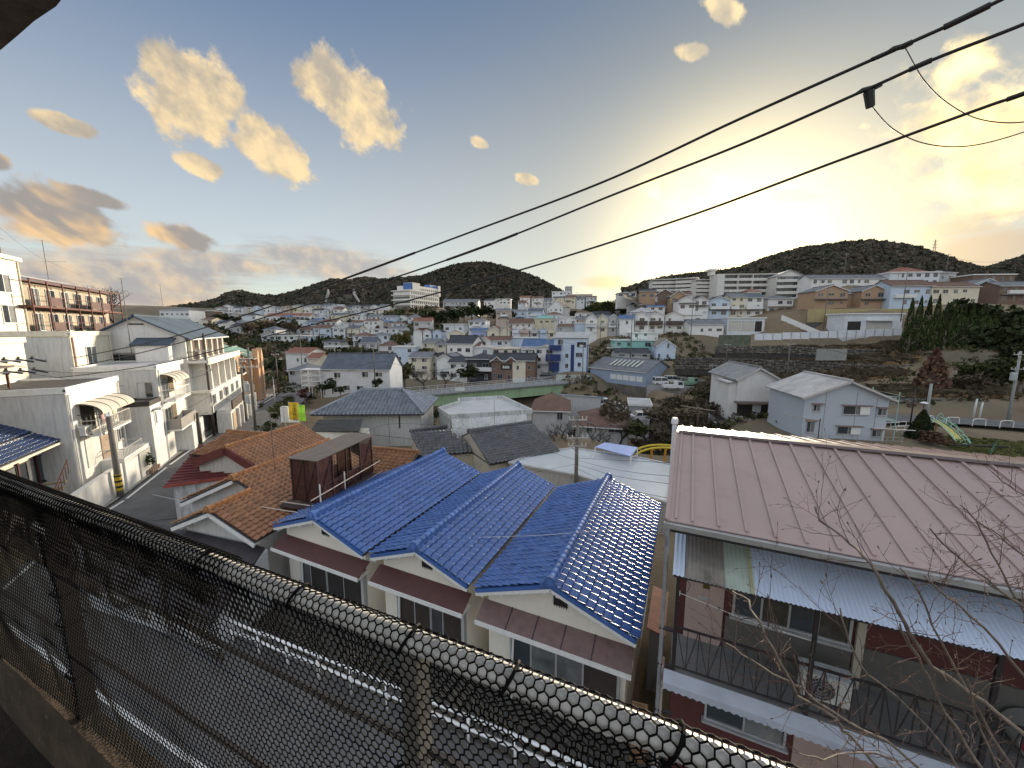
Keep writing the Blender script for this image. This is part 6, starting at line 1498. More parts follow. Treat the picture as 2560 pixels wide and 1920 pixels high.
H('white house with steep dark lean-to roof above the black house', 1118, 1181, 884, 858, 140, -22, 9, 'gable', 'x', 2.6, 'W', 'd', 'L')
H('white and grey flat-roofed house left of the cream one', 1194, 1231, 890, 868, 134, -6, 7, 'flat', 'x', 0, 'L', 'c', 'R')
H('cream box house with pale flat roof above the brown house', 1230, 1298, 890, 871, 132, -6, 7, 'hip', 'x', .5, 'C', 'c', 'R')
r, w, h = H('white house with glazed upper verandah and blue roof', 1306, 1390, 892, 866, 130, -12, 9, 'gable', 'x', 2.2, 'W', 'u'); balcony(r, .2, w * .5, 2.6, 1.2, whitep, solid=False)
H('white square house with barred brown window before the blue-trimmed block', 1336, 1384, 930, 872, 114, -12, 8, 'gable', 'y', .9, 'W', 'l', 'R', seed=4)
r, w, h = H('pale blue three-storey block with navy blue panels and corner balcony', 1384, 1466, 925, 846, 112, -14, 10, 'shed', 'x', 1.5, 'B', 'l', None, .4, win=False, cat='apartment block', name='apartment_block')
nv = M('navy_panel', (.015, .035, .15), .5, .1, 1)
bx('corner_balcony', nv, r, -1.4, 2.2, -1.1, -.005, h * .62, h * .78); bx('corner_balcony', nv, r, -2.2, 2.0, -1.3, -.006, h * .30, h * .50); bx('navy_column', nv, r, w * .52, w * .62, -.15, -.004, -.5, h * .80); bx('navy_column', nv, r, w + .01, w + .2, -.1, .6, -.5, h * .8); bx('navy_base', nv, r, -1.2, 1.6, -.6, -.007, -.3, h * .24)
for u, z in ((w * .4, .8), (w * .4, 3.7), (w * .78, 1.2), (w * .82, 4.0), (w * .72, 4.0)): window(r, 'F', u, z, .8, 1.1, w, 10, 'dark')
bx('loggia', darkm, r, w * .70, w * .97, -.03, -.005, h * .72, h * .88); bx('laundry', whitep, r, w * .78, w * .9, -.1, -.06, h * .73, h * .8); window(r, 'F', w * .2, h * .8, 1.4, 1.4, w, 10, 'slide')
bw = thing('low_concrete_wall', 'low curved white wall at the bridge head below the navy panelled block', 'wall', PY(1390, 945, 104), R(-10)); 
for i in range(5): bx('panel', wallm((.52, .55, .52), .5), bw, i * 1.9, i * 1.9 + 1.88, -.1, .1, -2, .95); 
H('wide pale blue house below the row of little gables', 1278, 1343, 868, 845, 150, -4, 8, 'flat', 'x', 0, 'B', 'l')
for i, (a, b, wl_, rc_, lab) in enumerate(((1280, 1299, 'L', 'u', 'first'), (1299, 1323, 'P', 'b', 'second'), (1325, 1347, 'G', 'g', 'third'), (1348, 1368, 'B', 'u', 'fourth'), (1368, 1389, 'C', 'b', 'fifth'))):
    r, w, h = H(f'{lab} from the left of the row of little gabled houses, {WN[wl_]} walls', a, b, 846, 827, 162, -6, 9, 'gable', 'y', 1.3, wl_, rc_, 'R', .3, group='little gabled houses'); balcony(r, .3, w - .3, 2.4, .8, wallm(WC[wl_]))
for i, (a, b, lab) in enumerate(((1218, 1248, 'left'), (1249, 1276, 'right'))): H(f'{lab}-hand one of two cream gabled houses with brown roofs in mid town', a, b, 846, 826, 164, -12, 9, 'gable', 'y', 1.6, 'C', 'b', 'R')
H('white house with long brown roof below the teal roofed one', 1272, 1330, 822, 809, 185, -10, 8, 'gable', 'x', 2.2, 'W', 'b', 'R')
H('cream house with teal roof on the rise in mid town', 1333, 1389, 812, 796, 195, -8, 8, 'hip', 'x', 1.2, 'Y', 't', 'R')
H('tall white gable house with dark steep roof near the hill foot', 1372, 1407, 782, 768, 235, -35, 9, 'gable', 'y', 4.0, 'W', 'd')
H('white house with brown hip roof under the steep white gable', 1364, 1406, 800, 786, 215, -8, 8, 'hip', 'x', 1.5, 'L', 'b')
for i in range(6): H(f'{ORD[i]} from the left of six tiny gabled houses in the far row', 1302 + i * 13, 1314 + i * 13, 786, 771, 262, -8, 8, 'gable', 'y', 1.4, 'WLYCGW'[i], 'gdgbds'[i], group='six tiny gabled houses', ov=.2)
r, w, h = H('blue house with blue roof in the far town centre', 1178, 1216, 848, 828, 168, -8, 8, 'gable', 'x', 1.0, 'V', 'u')
H('large pale grey flat-roofed block with roof tank in the far town', 1109, 1160, 829, 811, 195, -6, 9, 'flat', 'x', 0, 'L', 'l')
for i, (a, b, wl_, rc_) in enumerate(((1034, 1055, 'W', 'b'), (1058, 1078, 'L', 'd'), (1082, 1104, 'B', 'd'))): H(f'{ORD[i]} of three boxy white houses behind the big olive tree', a, b, 849, 830, 166, -5, 8, 'gable', 'y', .9, wl_, rc_, 'R', .2, group='boxy white houses')
H('beige house with grey hip roof in front of the boxy white row', 1056, 1090, 873, 857, 150, -14, 8, 'gable', 'x', 1.3, 'C', 'g', 'L'); H('cream low house right of the beige grey-roofed one', 1088, 1115, 876, 862, 147, -10, 8, 'gable', 'x', .9, 'C', 'g')
H('white house with red-brown gable roof above the cream box house', 1195, 1226, 868, 851, 146, -10, 8, 'gable', 'y', 1.1, 'W', 'r'); H('white house with long red-brown roof beside the other red-brown roof', 1222, 1275, 868, 851, 147, -8, 8, 'gable', 'x', 1.4, 'L', 'b', 'R')
H('white house with brown roof left of the cream box house', 1163, 1196, 888, 866, 138, -12, 8, 'gable', 'x', 1.3, 'W', 'b')
H('red-brown roofed white house by the street bend', 716, 773, 910, 882, 128, -14, 8, 'gable', 'x', 1.5, 'W', 'r', 'L'); H('small brown-roofed house beside the pale blue-white house', 770, 798, 912, 895, 118, 0, 7, 'gable', 'x', 1.2, 'C', 'r')
H('cream two-storey house with pale roof behind the cypresses', 805, 858, 885, 868, 150, 0, 8, 'flat', 'x', 0, 'Y', 'l'); H('dark-roofed house above the cream two-storey one', 800, 850, 868, 855, 160, 0, 8, 'hip', 'x', 1.3, 'G', 'd')
H('low house with grey roof at the bend of the street', 722, 760, 945, 925, 104, -20, 8, 'hip', 'x', 1.6, 'G', 'g')
H('white house with dark tiled hip roof in the left far town', 605, 640, 800, 788, 250, 0, 8, 'hip', 'x', 1.8, 'L', 'd'); H('dark timber house with white annex on the left skyline', 497, 535, 798, 778, 250, 0, 8, 'flat', 'x', 0, 'N', 'd')
H('grey flat-roofed school-like building on the left skyline', 400, 474, 792, 775, 230, 0, 12, 'hip', 'x', 1.5, 'L', 'g', cat='building'); H('tiny white hip-roofed house on the left slope', 583, 608, 812, 806, 215, 0, 6, 'hip', 'x', 1.5, 'W', 'g'); H('small white house with grey hip roof by the dark trees', 660, 690, 838, 824, 180, 0, 8, 'hip', 'x', 1.6, 'W', 's')
H('long house with salmon pink roof left of the hospital', 665, 775, 803, 790, 270, -4, 9, 'gable', 'x', 1.8, 'W', 'r', trim=None)
H('white house with bright blue roof in the left far town', 772, 806, 812, 801, 235, 0, 8, 'hip', 'x', 1.5, 'L', 'u')
# hospital
def hospital():
    p, w, h = hp(985, 1036, 773, 737, 315, -28); w = 17
    r = thing('hospital', 'large white hospital with blue rooftop boxes beneath the round hill', 'hospital', p, R(-25)); D = 38; wm_ = wallm((.72, .70, .66), .1)
    FAR[0] = True
    bx('wall', wm_, r, 0, w, 0, D, -8, 14); bx('upper_storey', wm_, r, .5, w, 4, D, 14.02, 18.5)
    for z in (3.0, 6.6, 10.6, 13.9): bx('floor_ledge', wm_, r, -1.2, w + .25, -1.2, D, z, z + .7)
    for z in (.6, 4.4, 8): bx('window_band', glass, r, .6, w - .6, -.06, -.004, z, z + 1.6)
    for fl, z in enumerate((1, 4.6, 8.2, 11.6, 15)):
        for i in range(14): window(r, 'R', 2 + i * 2.55, z, 1.1, 1.7, w, D, 'dark')
    bb = M('hospital_blue', (.06, .16, .40), .6, .1, .3); bx('stair_tower', wm_, r, w - 9, w + .3, 3, 12, 14.05, 20.5); bx('blue_rooftop_box', bb, r, w - 9.2, w - .2, 2.8, 2.99, 15.5, 20.2); bx('blue_rooftop_box', bb, r, w - 6, w - .5, 26, 37, 18.52, 21); bx('tower_cap', wm_, r, w - 5, w + .31, 37.02, 40, 12, 21)
    bx('plant_room', wm_, r, 2, w - 9.5, 8, 20, 14.03, 17.2); FAR[0] = False
hospital()
r, w, h = H('long low hall with grey hip roof right of the hospital', 1108, 1195, 775, 755, 290, -4, 12, 'gable', 'x', 2.2, 'G', 'g', cat='hall', win=True)
H('white house with dark roof right of the long hall', 1210, 1236, 764, 752, 290, -20, 8, 'gable', 'x', 1.5, 'W', 'd'); H('white three-storey block with open galleries near the hill foot', 1238, 1276, 762, 748, 300, -5, 8, 'flat', 'x', 0, 'W', 'l', cat='apartment block')
r, w, h = H('stepped white apartment blocks at the hill gap', 1380, 1425, 757, 730, 330, -5, 12, 'flat', 'x', 0, 'L', 'l', cat='apartment block'); H('pale stacked apartments right of the hill gap', 1418, 1480, 757, 737, 320, -5, 12, 'flat', 'x', 0, 'P', 'l', cat='apartment block'); H('grey tower block far off in the hill gap', 1415, 1430, 738, 717, 480, 0, 10, 'flat', 'x', 0, 'G', 'g', cat='tower')

# --- rows of smaller houses filling the town
def ordn(i): return ORD[i] if i < 20 else ('twenty-' + ORD[i - 20] if i < 29 else ('thirtieth' if i == 29 else 'thirty-' + ORD[i - 30]))
NAMES = {'gable': 'gabled', 'hip': 'hip-roofed', 'flat': 'flat-roofed'}
def row(zone, x0, x1, yb0, yb1, dist, seed, walls='WWWWLLLCCBGP', roofs='gggddssbbbrul', gap=(.2, 1.6), wid=(6, 9), hh=(4.8, 6.0), skipx=()):
    rs = random.Random(seed); x = x0; i = 0
    while x < x1:
        w = rs.uniform(*wid); d = dist * rs.uniform(.97, 1.04); pw = w / d * F_PX; yb = yb0 + (yb1 - yb0) * (x - x0) / (x1 - x0) + rs.uniform(-2, 2)
        if not any(a < x + pw and x < b for a, b in skipx):
            h = rs.uniform(*hh); ph = h / d * F_PX; ty = rs.choice(('gable', 'gable', 'gable', 'hip', 'flat')); wl_, rc_ = rs.choice(walls), rs.choice(roofs)
            if ty == 'flat': rc_ = rs.choice('lgc')
            H(f'{WN[wl_]} {NAMES[ty]} house with {RN[rc_]} roof, {ordn(i)} from left {zone}', x, x + pw, yb, yb - ph, d, rs.uniform(-18, 6), rs.uniform(6, 9), ty, rs.choice('xxy'), rs.uniform(1.1, 2.0), wl_, rc_, rs.choice((None, 'R', 'L')), .3, group='town houses', seed=seed * 100 + i, skip=.25)
            i += 1
        x += pw + rs.uniform(*gap) / d * F_PX
row('by the bridge bare tree', 985, 1020, 905, 900, 132, 11)
row('behind the pale blue-white house', 700, 975, 893, 893, 152, 12, skipx=((716, 860),))
row('two rows behind blue-white house', 655, 985, 868, 868, 176, 13, skipx=((795, 860),))
row('level with the olive tree', 640, 1000, 848, 848, 203, 14, skipx=((655, 700),))
row('level with olive tree top', 690, 1010, 829, 829, 232, 15)
row('in fifth row below hospital', 700, 1060, 812, 812, 262, 16, skipx=((770, 806),))
row('just below the hospital', 560, 1010, 797, 793, 295, 17, skipx=((605, 640), (660, 778)))
row('right under the ridge', 540, 960, 784, 780, 335, 18)
row('under the pale roof-tank block', 1036, 1105, 890, 886, 143, 19, skipx=((1056, 1115),))
row('behind the boxy white houses', 1035, 1180, 833, 833, 182, 20, skipx=((1105, 1165),))
row('left of the two cream gables', 1120, 1215, 866, 866, 152, 21, skipx=((1195, 1230),))
row('behind the long brown roof', 1240, 1330, 806, 800, 222, 22)
row('right of the teal roof', 1395, 1500, 815, 812, 188, 23)
row('by the hill gap', 1300, 1480, 765, 760, 300, 24, hh=(4, 6))
row('right of five little gables', 1392, 1470, 846, 842, 160, 25)
row('behind the little gables', 1395, 1465, 832, 828, 174, 26)
row('at hill foot right of hospital', 1130, 1300, 776, 772, 285, 27, hh=(4, 5.5), skipx=((1190, 1280),))

# ------------------------------------------------------------------ right-hand slope
H0 = dict(group='houses on the right-hand slope')
for i, (a, b, wl_, rc_) in enumerate(((1464, 1492, 'W', 'u'), (1492, 1518, 'C', 's'), (1518, 1547, 'G', 'u'), (1549, 1580, 'W', 's'))):
    r, w, h = H(f'{ORD[i]} from left of four tall {"gabled" } houses with blue-grey roofs and balconies', a, b, 834, 797, 148, -10, 9, 'gable', 'y', 1.6, wl_, rc_, 'R', .3, group='tall gabled houses', seed=40 + i)
    for z in (.3, 3.0): balcony(r, .3, w - .5, z + 2.2 if z < 1 else z + .1, .8, whitep, solid=i % 2 == 0)
for i, (a, b) in enumerate(((1586, 1621), (1620, 1659), (1661, 1708))):
    r, w, h = H(f'{("left", "middle", "right")[i]} one of three white houses with red-brown roofs above the aqua house', a, b, 829, 790, 144, -14, 8, 'gable', 'y', 1.5, 'W', 'r', 'R', .35, group='red-brown roofed houses', seed=50 + i); balcony(r, .4, w - .5, 2.9, .8, M('dark_balcony_screen', (.09, .07, .065), .8)); bx('porch_roof', roofm(RC['b']), r, .2, w - .2, -1.1, -.004, 2.5, 2.65)
H('white house with blue-grey roof left of the red-brown trio', 1549, 1584, 836, 798, 142, -12, 8, 'gable', 'x', 1.4, 'W', 'u', 'R', seed=55)
H('white flat-fronted house with small window right of the red-brown trio', 1709, 1752, 832, 788, 142, -10, 8, 'flat', 'x', 0, 'W', 'l', seed=56)
H('low white house with folded grey roof and dark window', 1722, 1808, 836, 811, 136, -8, 8, 'gable', 'x', 1.6, 'W', 'g', 'R', seed=57)
r, w, h = H('pale concrete double garage with roller shutters cut into the slope', 1817, 1910, 829, 796, 136, -4, 8, 'flat', 'x', 0, 'L', 'l', cat='garage', name='garage', win=False)
for i in range(2): shutter_door(r, .6 + i * 4.4, 4.4 + i * 4.4, .1, 3.6, 0)
bx('open_bay', darkm, r, 9.3, 11.6, -.03, -.004, 0, 3.6)
for i, (a, b, pb, pe, wl_, rc_, ax, lab) in enumerate(((1696, 1738, 776, 751, 'W', 'b', 'y', 'white gabled house with tan eaves above the low white house'), (1730, 1770, 782, 753, 'W', 'd', 'y', 'white gabled house with red flower blind on the slope'), (1770, 1822, 792, 753, 'B', 'd', 'y', 'pale blue house with broad gable and white balcony on the slope'), (1822, 1861, 792, 744, 'C', 'g', 'x', 'tall cream house with brown lower roof above the garages'), (1860, 1905, 792, 745, 'W', 's', 'x', 'white house with grey mono roof above the garages'), (1918, 1980, 785, 748, 'W', 'g', 'x', 'white hip-roofed house with maroon awning at the lane corner'))):
    r, w, h = H(lab, a, b, pb, pe, 150, -8, 8, 'hip' if i == 5 else 'gable', ax, 1.6, wl_, rc_, 'R', .4, seed=60 + i, **H0)
    bx('lower_eave', roofm(RC['b' if i % 2 else 'd']), r, .0, w + .2, -1.2, -.004, 2.6, 2.78)
    if i in (2, 4): balcony(r, .3, w - .3, 2.9, 1.0, whitep)
H('brown gabled house at the left foot of the apartment complex', 1598, 1638, 748, 729, 172, -16, 8, 'gable', 'x', 1.2, 'O', 'd', seed=70, **H0); H('brown gabled house beside the first brown one', 1644, 1680, 752, 734, 170, -20, 9, 'gable', 'y', 1.6, 'N', 'd', seed=71, **H0); H('long white house with brown roof below the complex', 1676, 1730, 752, 737, 172, -6, 7, 'gable', 'x', 1.3, 'W', 'b', seed=72, **H0); H('tan wooden house with wide gable on the slope', 1674, 1716, 776, 742, 160, -14, 8, 'gable', 'y', 2.2, 'T', 'g', seed=73, **H0)
H('grey low house with hip roof on the left of the slope', 1572, 1605, 775, 762, 165, -10, 8, 'hip', 'x', 1.2, 'G', 'd', seed=74, **H0); H('house with wide pale hip roof above the red-brown trio', 1576, 1640, 798, 780, 155, -10, 9, 'hip', 'x', 1.9, 'L', 'l', seed=75, **H0); H('small white house with blue sheet roof on the slope', 1620, 1662, 780, 768, 158, -8, 7, 'gable', 'x', .8, 'W', 'u', seed=76, **H0); H('white box house at the far left of the slope', 1544, 1590, 745, 733, 190, -8, 8, 'hip', 'x', 1, 'W', 'g', seed=77, **H0)
H('red-tiled hip house in front of the apartment complex', 1868, 1902, 748, 728, 162, -6, 8, 'hip', 'x', 1.2, 'C', 'r', seed=78, **H0)
H('grey-roofed house tucked behind the pale blue gable', 1815, 1850, 760, 738, 160, -6, 8, 'hip', 'x', 1.2, 'G', 's', seed=79, **H0)
# apartment complex
def complex_():
    wm_ = wallm((.70, .69, .65), .2); FAR[0] = True
    r = thing('apartment_complex', 'long grey-white terraced apartment complex crowning the right-hand slope', 'apartment complex', PY(1629, 740, 190), 0); o = Vector(r.location)
    def wing(pl, pr, pb, pt, y, rz, d, nf, gable=False):
        p, w, h = hp(pl, pr, pb, pt, y, rz); f = link('wing', None, r, p - o, R(rz)); 
        if gable: MB().prism_y([(0, -9), (w, -9), (w, h), (w * .5, h + 2.2), (0, h)], 0, d).build('wing_wall', wm_, f)
        else: bx('wing_wall', wm_, f, 0, w, 0, d, -9, h)
        if gable:
            for a, b in ((-.4, w / 2), (w / 2, w + .4)): za, zb_ = (h, h + 2.4) if a < 0 else (h + 2.4, h); MB().slab((a, -.5, za), (b, -.5, zb_), (b, d, zb_), (a, d, za), .2).build('wing_roof', roofm(RC['l']), f)
        else: bx('wing_roof', wm_, f, -.4, w + .4, -1.6, d + .3, h + .003, h + .35)
        for k in range(nf):
            z = h * k / nf; bx('gallery', wm_, f, 0, w, -1.35, -.005, z - .15, z + .95 if k or gable else z)
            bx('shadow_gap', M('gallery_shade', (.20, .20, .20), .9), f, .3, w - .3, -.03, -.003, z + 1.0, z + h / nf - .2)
            n = max(2, int(w / 3.2))
            for i in range(n): g = window(f, 'F', w * (i + .5) / n, z + 1.0, 1.6, h / nf - 1.35, w, d, 'slide'); g.location.y -= .035
        if not gable:
            for i in range(1, int(w / 6)): bx('pier', wm_, f, i * 6 - .15, i * 6 + .15, -1.5, -.006, -2, h)
    wing(1629, 1690, 738, 702, 192, -12, 12, 4); wing(1688, 1742, 738, 700, 186, -28, 12, 4); wing(1738, 1788, 738, 702, 178, 4, 12, 4)
    wing(1803, 1938, 744, 690, 172, -4, 11, 4); wing(1936, 2000, 750, 692, 162, -10, 15, 4, True)
    p, w, h = hp(1786, 1804, 740, 688, 171, -4); f = link('stair_tower', None, r, p - o, R(-4)); bx('tower_wall', wm_, f, 0, w, -1.8, 6, -9, h); bx('tank_stand', wm_, f, -1.5, .5, 2, 5, h, h + 1.8); bx('tank', wm_, f, -2.2, 1.0, 1.6, 5.4, h + 1.82, h + 2.6)
    FAR[0] = False
complex_()
r, w, h = H('long house with grey roof and white upper wall above the orange houses', 2028, 2212, 714, 697, 152, -2, 8, 'gable', 'x', 1.7, 'W', 'g', seed=80, **H0)
for i, (a, b) in enumerate(((2035, 2116), (2150, 2214))): r, w, h = H(f'{("left", "right")[i]}-hand orange-brown gabled house above the long tan wall', a, b, 769, 729, 131, -4, 9, 'gable', 'y', 1.9, 'O', 'g', seed=82 + i, group='orange-brown houses'); bx('lower_eave', roofm(RC['g']), r, -.3, w + .3, -1.3, -.004, 2.6, 2.85)
H('orange-brown link wing between the two orange houses', 2114, 2152, 769, 735, 135, -4, 7, 'gable', 'x', 1.2, 'O', 'g', seed=84, name='house_wing')
H('white flat-roofed house with pink hip roof on top, right hill', 2222, 2345, 715, 683, 150, -4, 9, 'flat', 'x', 0, 'L', 'l', seed=85, **H0); H('dusty pink hip-roofed storey behind the white flat-roofed house', 2240, 2318, 684, 680, 156, -4, 8, 'hip', 'x', 2.2, 'P', 'r', win=False, seed=86, **H0)
H('pale blue house with red-brown roof and right-hand gable', 2222, 2326, 767, 716, 128, -3, 8, 'gable', 'x', 2.0, 'B', 'b', seed=87, **H0); H('cream house with brown ridge roof right of the pale blue one', 2324, 2442, 764, 718, 127, -3, 8, 'gable', 'x', 1.7, 'C', 'b', seed=88, **H0); H('pale blue gabled house near the right edge', 2430, 2498, 741, 711, 134, -5, 9, 'gable', 'y', 1.7, 'B', 'g', seed=89, **H0)
H('grey hip-roofed house by the utility pole on the right hill', 2343, 2388, 704, 683, 150, -4, 8, 'hip', 'x', 1.5, 'G', 'g', seed=90, **H0); H('dark house with two pale slab roofs near the right edge', 2430, 2535, 708, 688, 142, -4, 8, 'flat', 'x', 0, 'N', 'c', seed=91, **H0); H('dark timber house with grey roof at the right edge', 2494, 2600, 757, 716, 126, -4, 8, 'gable', 'x', 1.6, 'N', 'g', seed=92, **H0)
r, w, h = H('white double garage with dark opening under the long tan wall', 2110, 2252, 828, 786, 116, -2, 7, 'flat', 'x', 0, 'L', 'l', cat='garage', name='garage', win=False); bx('open_bay', darkm, r, .8, 4.6, -.03, -.004, 0, 2.9); shutter_door(r, 6.3, 13.5, .1, 2.5, 0); bx('canopy', whitep, r, 6.0, 13.6, -1.0, -.006, 3.0, 3.4)
tw = thing('tan_boundary_wall', 'long tan boundary wall below the orange-brown houses', 'wall', PY(2020, 782, 125), R(-2))
for i in range(7): bx('panel', wallm((.40, .33, .17), .25), tw, i * 4.4, i * 4.4 + 4.36, 0, .25, -3, 1.2); bx('footing', M('dark_footing', (.10, .095, .09), .9, .3, .5), tw, i * 4.4, i * 4.4 + 4.37, .05, .3, -6, -1.0) if i < 3 else None
rp = thing('white_ramp_wall', 'sloping white ramp wall beside the double garage on the slope', 'wall', PY(1955, 795, 128), 0); q0 = Vector(rp.location)
for i in range(6):
    a, b = i / 6, (i + 1) / 6; A0, A1 = [PY(1955 + (2052 - 1955) * t, 787 + (828 - 787) * t, 128 - 8 * t) - q0 for t in (a, b)]; MB().hexa([A0 - Vector((0, 0, 1.8)), A1 - Vector((0, 0, 1.6)), A1 + Vector((0, .25, -1.6)), A0 + Vector((0, .25, -1.8))], [A0, A1, A1 + Vector((0, .25, 0)), A0 + Vector((0, .25, 0))]).build('panel', whitep, rp)
wf = thing('white_panel_fence', 'stepped white panel fence along the top of the dry terraces', 'fence', PY(1885, 852, 119), 0); q0 = Vector(wf.location)
for i in range(16):
    t = i / 16; x = 1885 + (2254 - 1885) * t; y = 119 - 11 * t; p0, p1 = PY(x, 851 - 13 * t + (i % 3 - 1) * .6, y) - q0, PY(x + 22.4, 851 - 13 * t + (i % 3 - 1) * .6, y - .65) - q0
    MB().hexa([p0, p1, p1 + Vector((0, .08, 0)), p0 + Vector((0, .08, 0))], [p0 + Vector((0, 0, 2.0)), p1 + Vector((0, 0, 2.0)), p1 + Vector((0, .08, 2.0)), p0 + Vector((0, .08, 2.0))]).build('panel', M('white_fence_panel', (.68, .71, .76), .6, .08, .6), wf); MB().bar(p0 + Vector((0, -.08, -1)), p0 + Vector((0, -.08, 1.9)), .1).build('post', galv, wf)
r, w, h = H('pale blue two-storey house with weathered grey gable roof on the dry slope', 1640, 1688, 897, 866, 116, -12, 13, 'gable', 'y', 2.0, 'B', 'c', None, .3, seed=95, win=False); [o for o in r.children if o.name.startswith('roof')][0].data.materials[0] = M('weathered_roof', (.24, .215, .185), .8, .3, .3, dirt=((.12, .10, .09), .3, .5, .7))
window(r, 'F', w * .6, 3.4, .5, 1.2, w, 13, 'dark'); window(r, 'F', w * .15, .4, .5, 1.1, w, 13, 'dark'); window(r, 'F', w * .6, .3, .5, 1.0, w, 13, 'dark')
r, w, h = H('aqua green two-storey house with pale roof terrace', 1536, 1632, 872, 851, 128, -4, 7, 'flat', 'x', 0, 'A', 't', seed=96); balcony(r, -2.5, 1.8, .4, 1.2, whitep, solid=False)
H('low dark-roofed house below the aqua green one', 1540, 1625, 898, 884, 120, -4, 8, 'gable', 'x', 1.3, 'G', 'd', seed=97); H('small white garage row behind the pale blue gable house', 1580, 1645, 848, 833, 135, -4, 7, 'flat', 'x', 0, 'W', 'l', seed=98, name='garage', cat='garage')
# R1, R2: the two houses above the park
def R1():
    p, w, h = hp(2002, 2210, 1096, 990, 41.5, -10); r = thing('house', 'pale blue-grey two-storey house with white tiled gable roof beside the park', 'house', p, R(-10)); d = 8
    wm_ = M('pale_blue_siding', (.42, .47, .53), .7, .05, .4); gable_house(r, w, d, h, 'gable', 1.75, 'y', .5, wm_, roofm((.46, .46, .46)), 2, trim=wallm((.46, .44, .43)))
    for x in (.25, .62, .86): bx('panel_joint', M('joint_grey', (.16, .17, .18), .8), r, w * x, w * x + .04, -.012, -.003, 0, h + (.6 if x < .8 else 0))
    hood = M('brown_hood', (.22, .15, .13), .7)
    for u, z, ww, hh in ((w * .15, 3.2, .6, .65), (w * .62, 2.95, 2.3, .85), (w * .93, 2.95, .75, .7), (w * .1, .8, .7, 1.2), (w * .56, .75, 2.0, .75), (w * .9, .6, .8, .7)):
        window(r, 'F', u, z, ww, hh, w, d, 'slide'); bx('window_hood', hood, r, u - ww / 2 - .2, u + ww / 2 + .35, -.35, -.004, z + hh + .1, z + hh + .17)
        if ww > 1.5: bx('shutter_case', whitep, r, u + ww / 2 - .75, u + ww / 2 + .15, -.14, -.071, z, z + hh)
    for i in range(5): x = -.3 + i * (w + .6) / 4
    MB().tube([(w - .25, -.1, 1.4), (w - .25, -.1, 0)], .05, 6).build('downpipe', whitep, r); MB().tube([(w * .85, -.2, 1.55), (w + 2.6, -.25, 1.45)], .04, 6).build('pipe', whitep, r)
    st = MB()
    for z in (0, 2.6): st.box(w + .1, w + 1.0, .2, 4, z + 2.3, z + 2.4)
    for x, y in ((w + 1.0, .2), (w + 1.0, 4)): st.box(x - .04, x + .04, y - .04, y + .04, -.5, 5.4)
    st.build('stair_frame', M('aqua_steel', (.30, .45, .40), .6), r); MB().slab((w, 0, 5.35), (w + 1.4, 0, 5.0), (w + 1.4, 4.2, 5.0), (w, 4.2, 5.35), .05).build('stair_roof', roofm((.4, .38, .33)), r)
R1()
def R2():
    p, w, h = hp(1838, 1938, 1032, 946, 53, -6); r = thing('house', 'white gabled house with stepped grey roofs left of the pale blue-grey house', 'house', p, R(-6)); wm_ = wallm((.66, .66, .64), .12)
    gable_house(r, w, 9, h, 'gable', 1.5, 'y', .45, wm_, roofm((.26, .27, .28)), 3, trim=wallm((.5, .5, .48)))
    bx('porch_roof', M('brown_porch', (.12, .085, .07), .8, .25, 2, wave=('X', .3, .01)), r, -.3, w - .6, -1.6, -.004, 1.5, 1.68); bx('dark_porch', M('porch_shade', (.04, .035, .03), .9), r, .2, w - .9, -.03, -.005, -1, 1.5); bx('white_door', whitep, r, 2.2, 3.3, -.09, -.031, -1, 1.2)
    w2 = 5.2; MB().prism_y([(w, -3), (w + w2, -3), (w + w2, 1.4), (w, 3.7)], .8, 8.6).build('side_wing_wall', wm_, r); MB().slab((w - .2, .3, 3.95), (w + w2 + .5, .3, 1.35), (w + w2 + .5, 9.0, 1.35), (w - .2, 9.0, 3.95), .14).build('side_wing_roof', roofm((.24, .25, .26)), r)
    MB().slab((w + .9, -1.4, .9), (w + w2 - .2, -1.5, .8), (w + w2 - .2, .75, 1.3), (w + .9, .75, 1.35), .05).build('carport_sheet', M('green_tint_sheet', (.30, .34, .31), .4, .1, 1), r); bx('wing_window', glass, r, w + .3, w + 1.2, .73, .797, -.6, .6)
    bx('eave_box', wm_, r, -1.0, -.004, .3, 4, -1, h - .5); MB().slab((-1.3, 0, h - .65), (.1, 0, h - .4), (.1, 4.3, h - .4), (-1.3, 4.3, h - .65), .1).build('eave_box_roof', roofm((.3, .3, .3)), r)
R2()

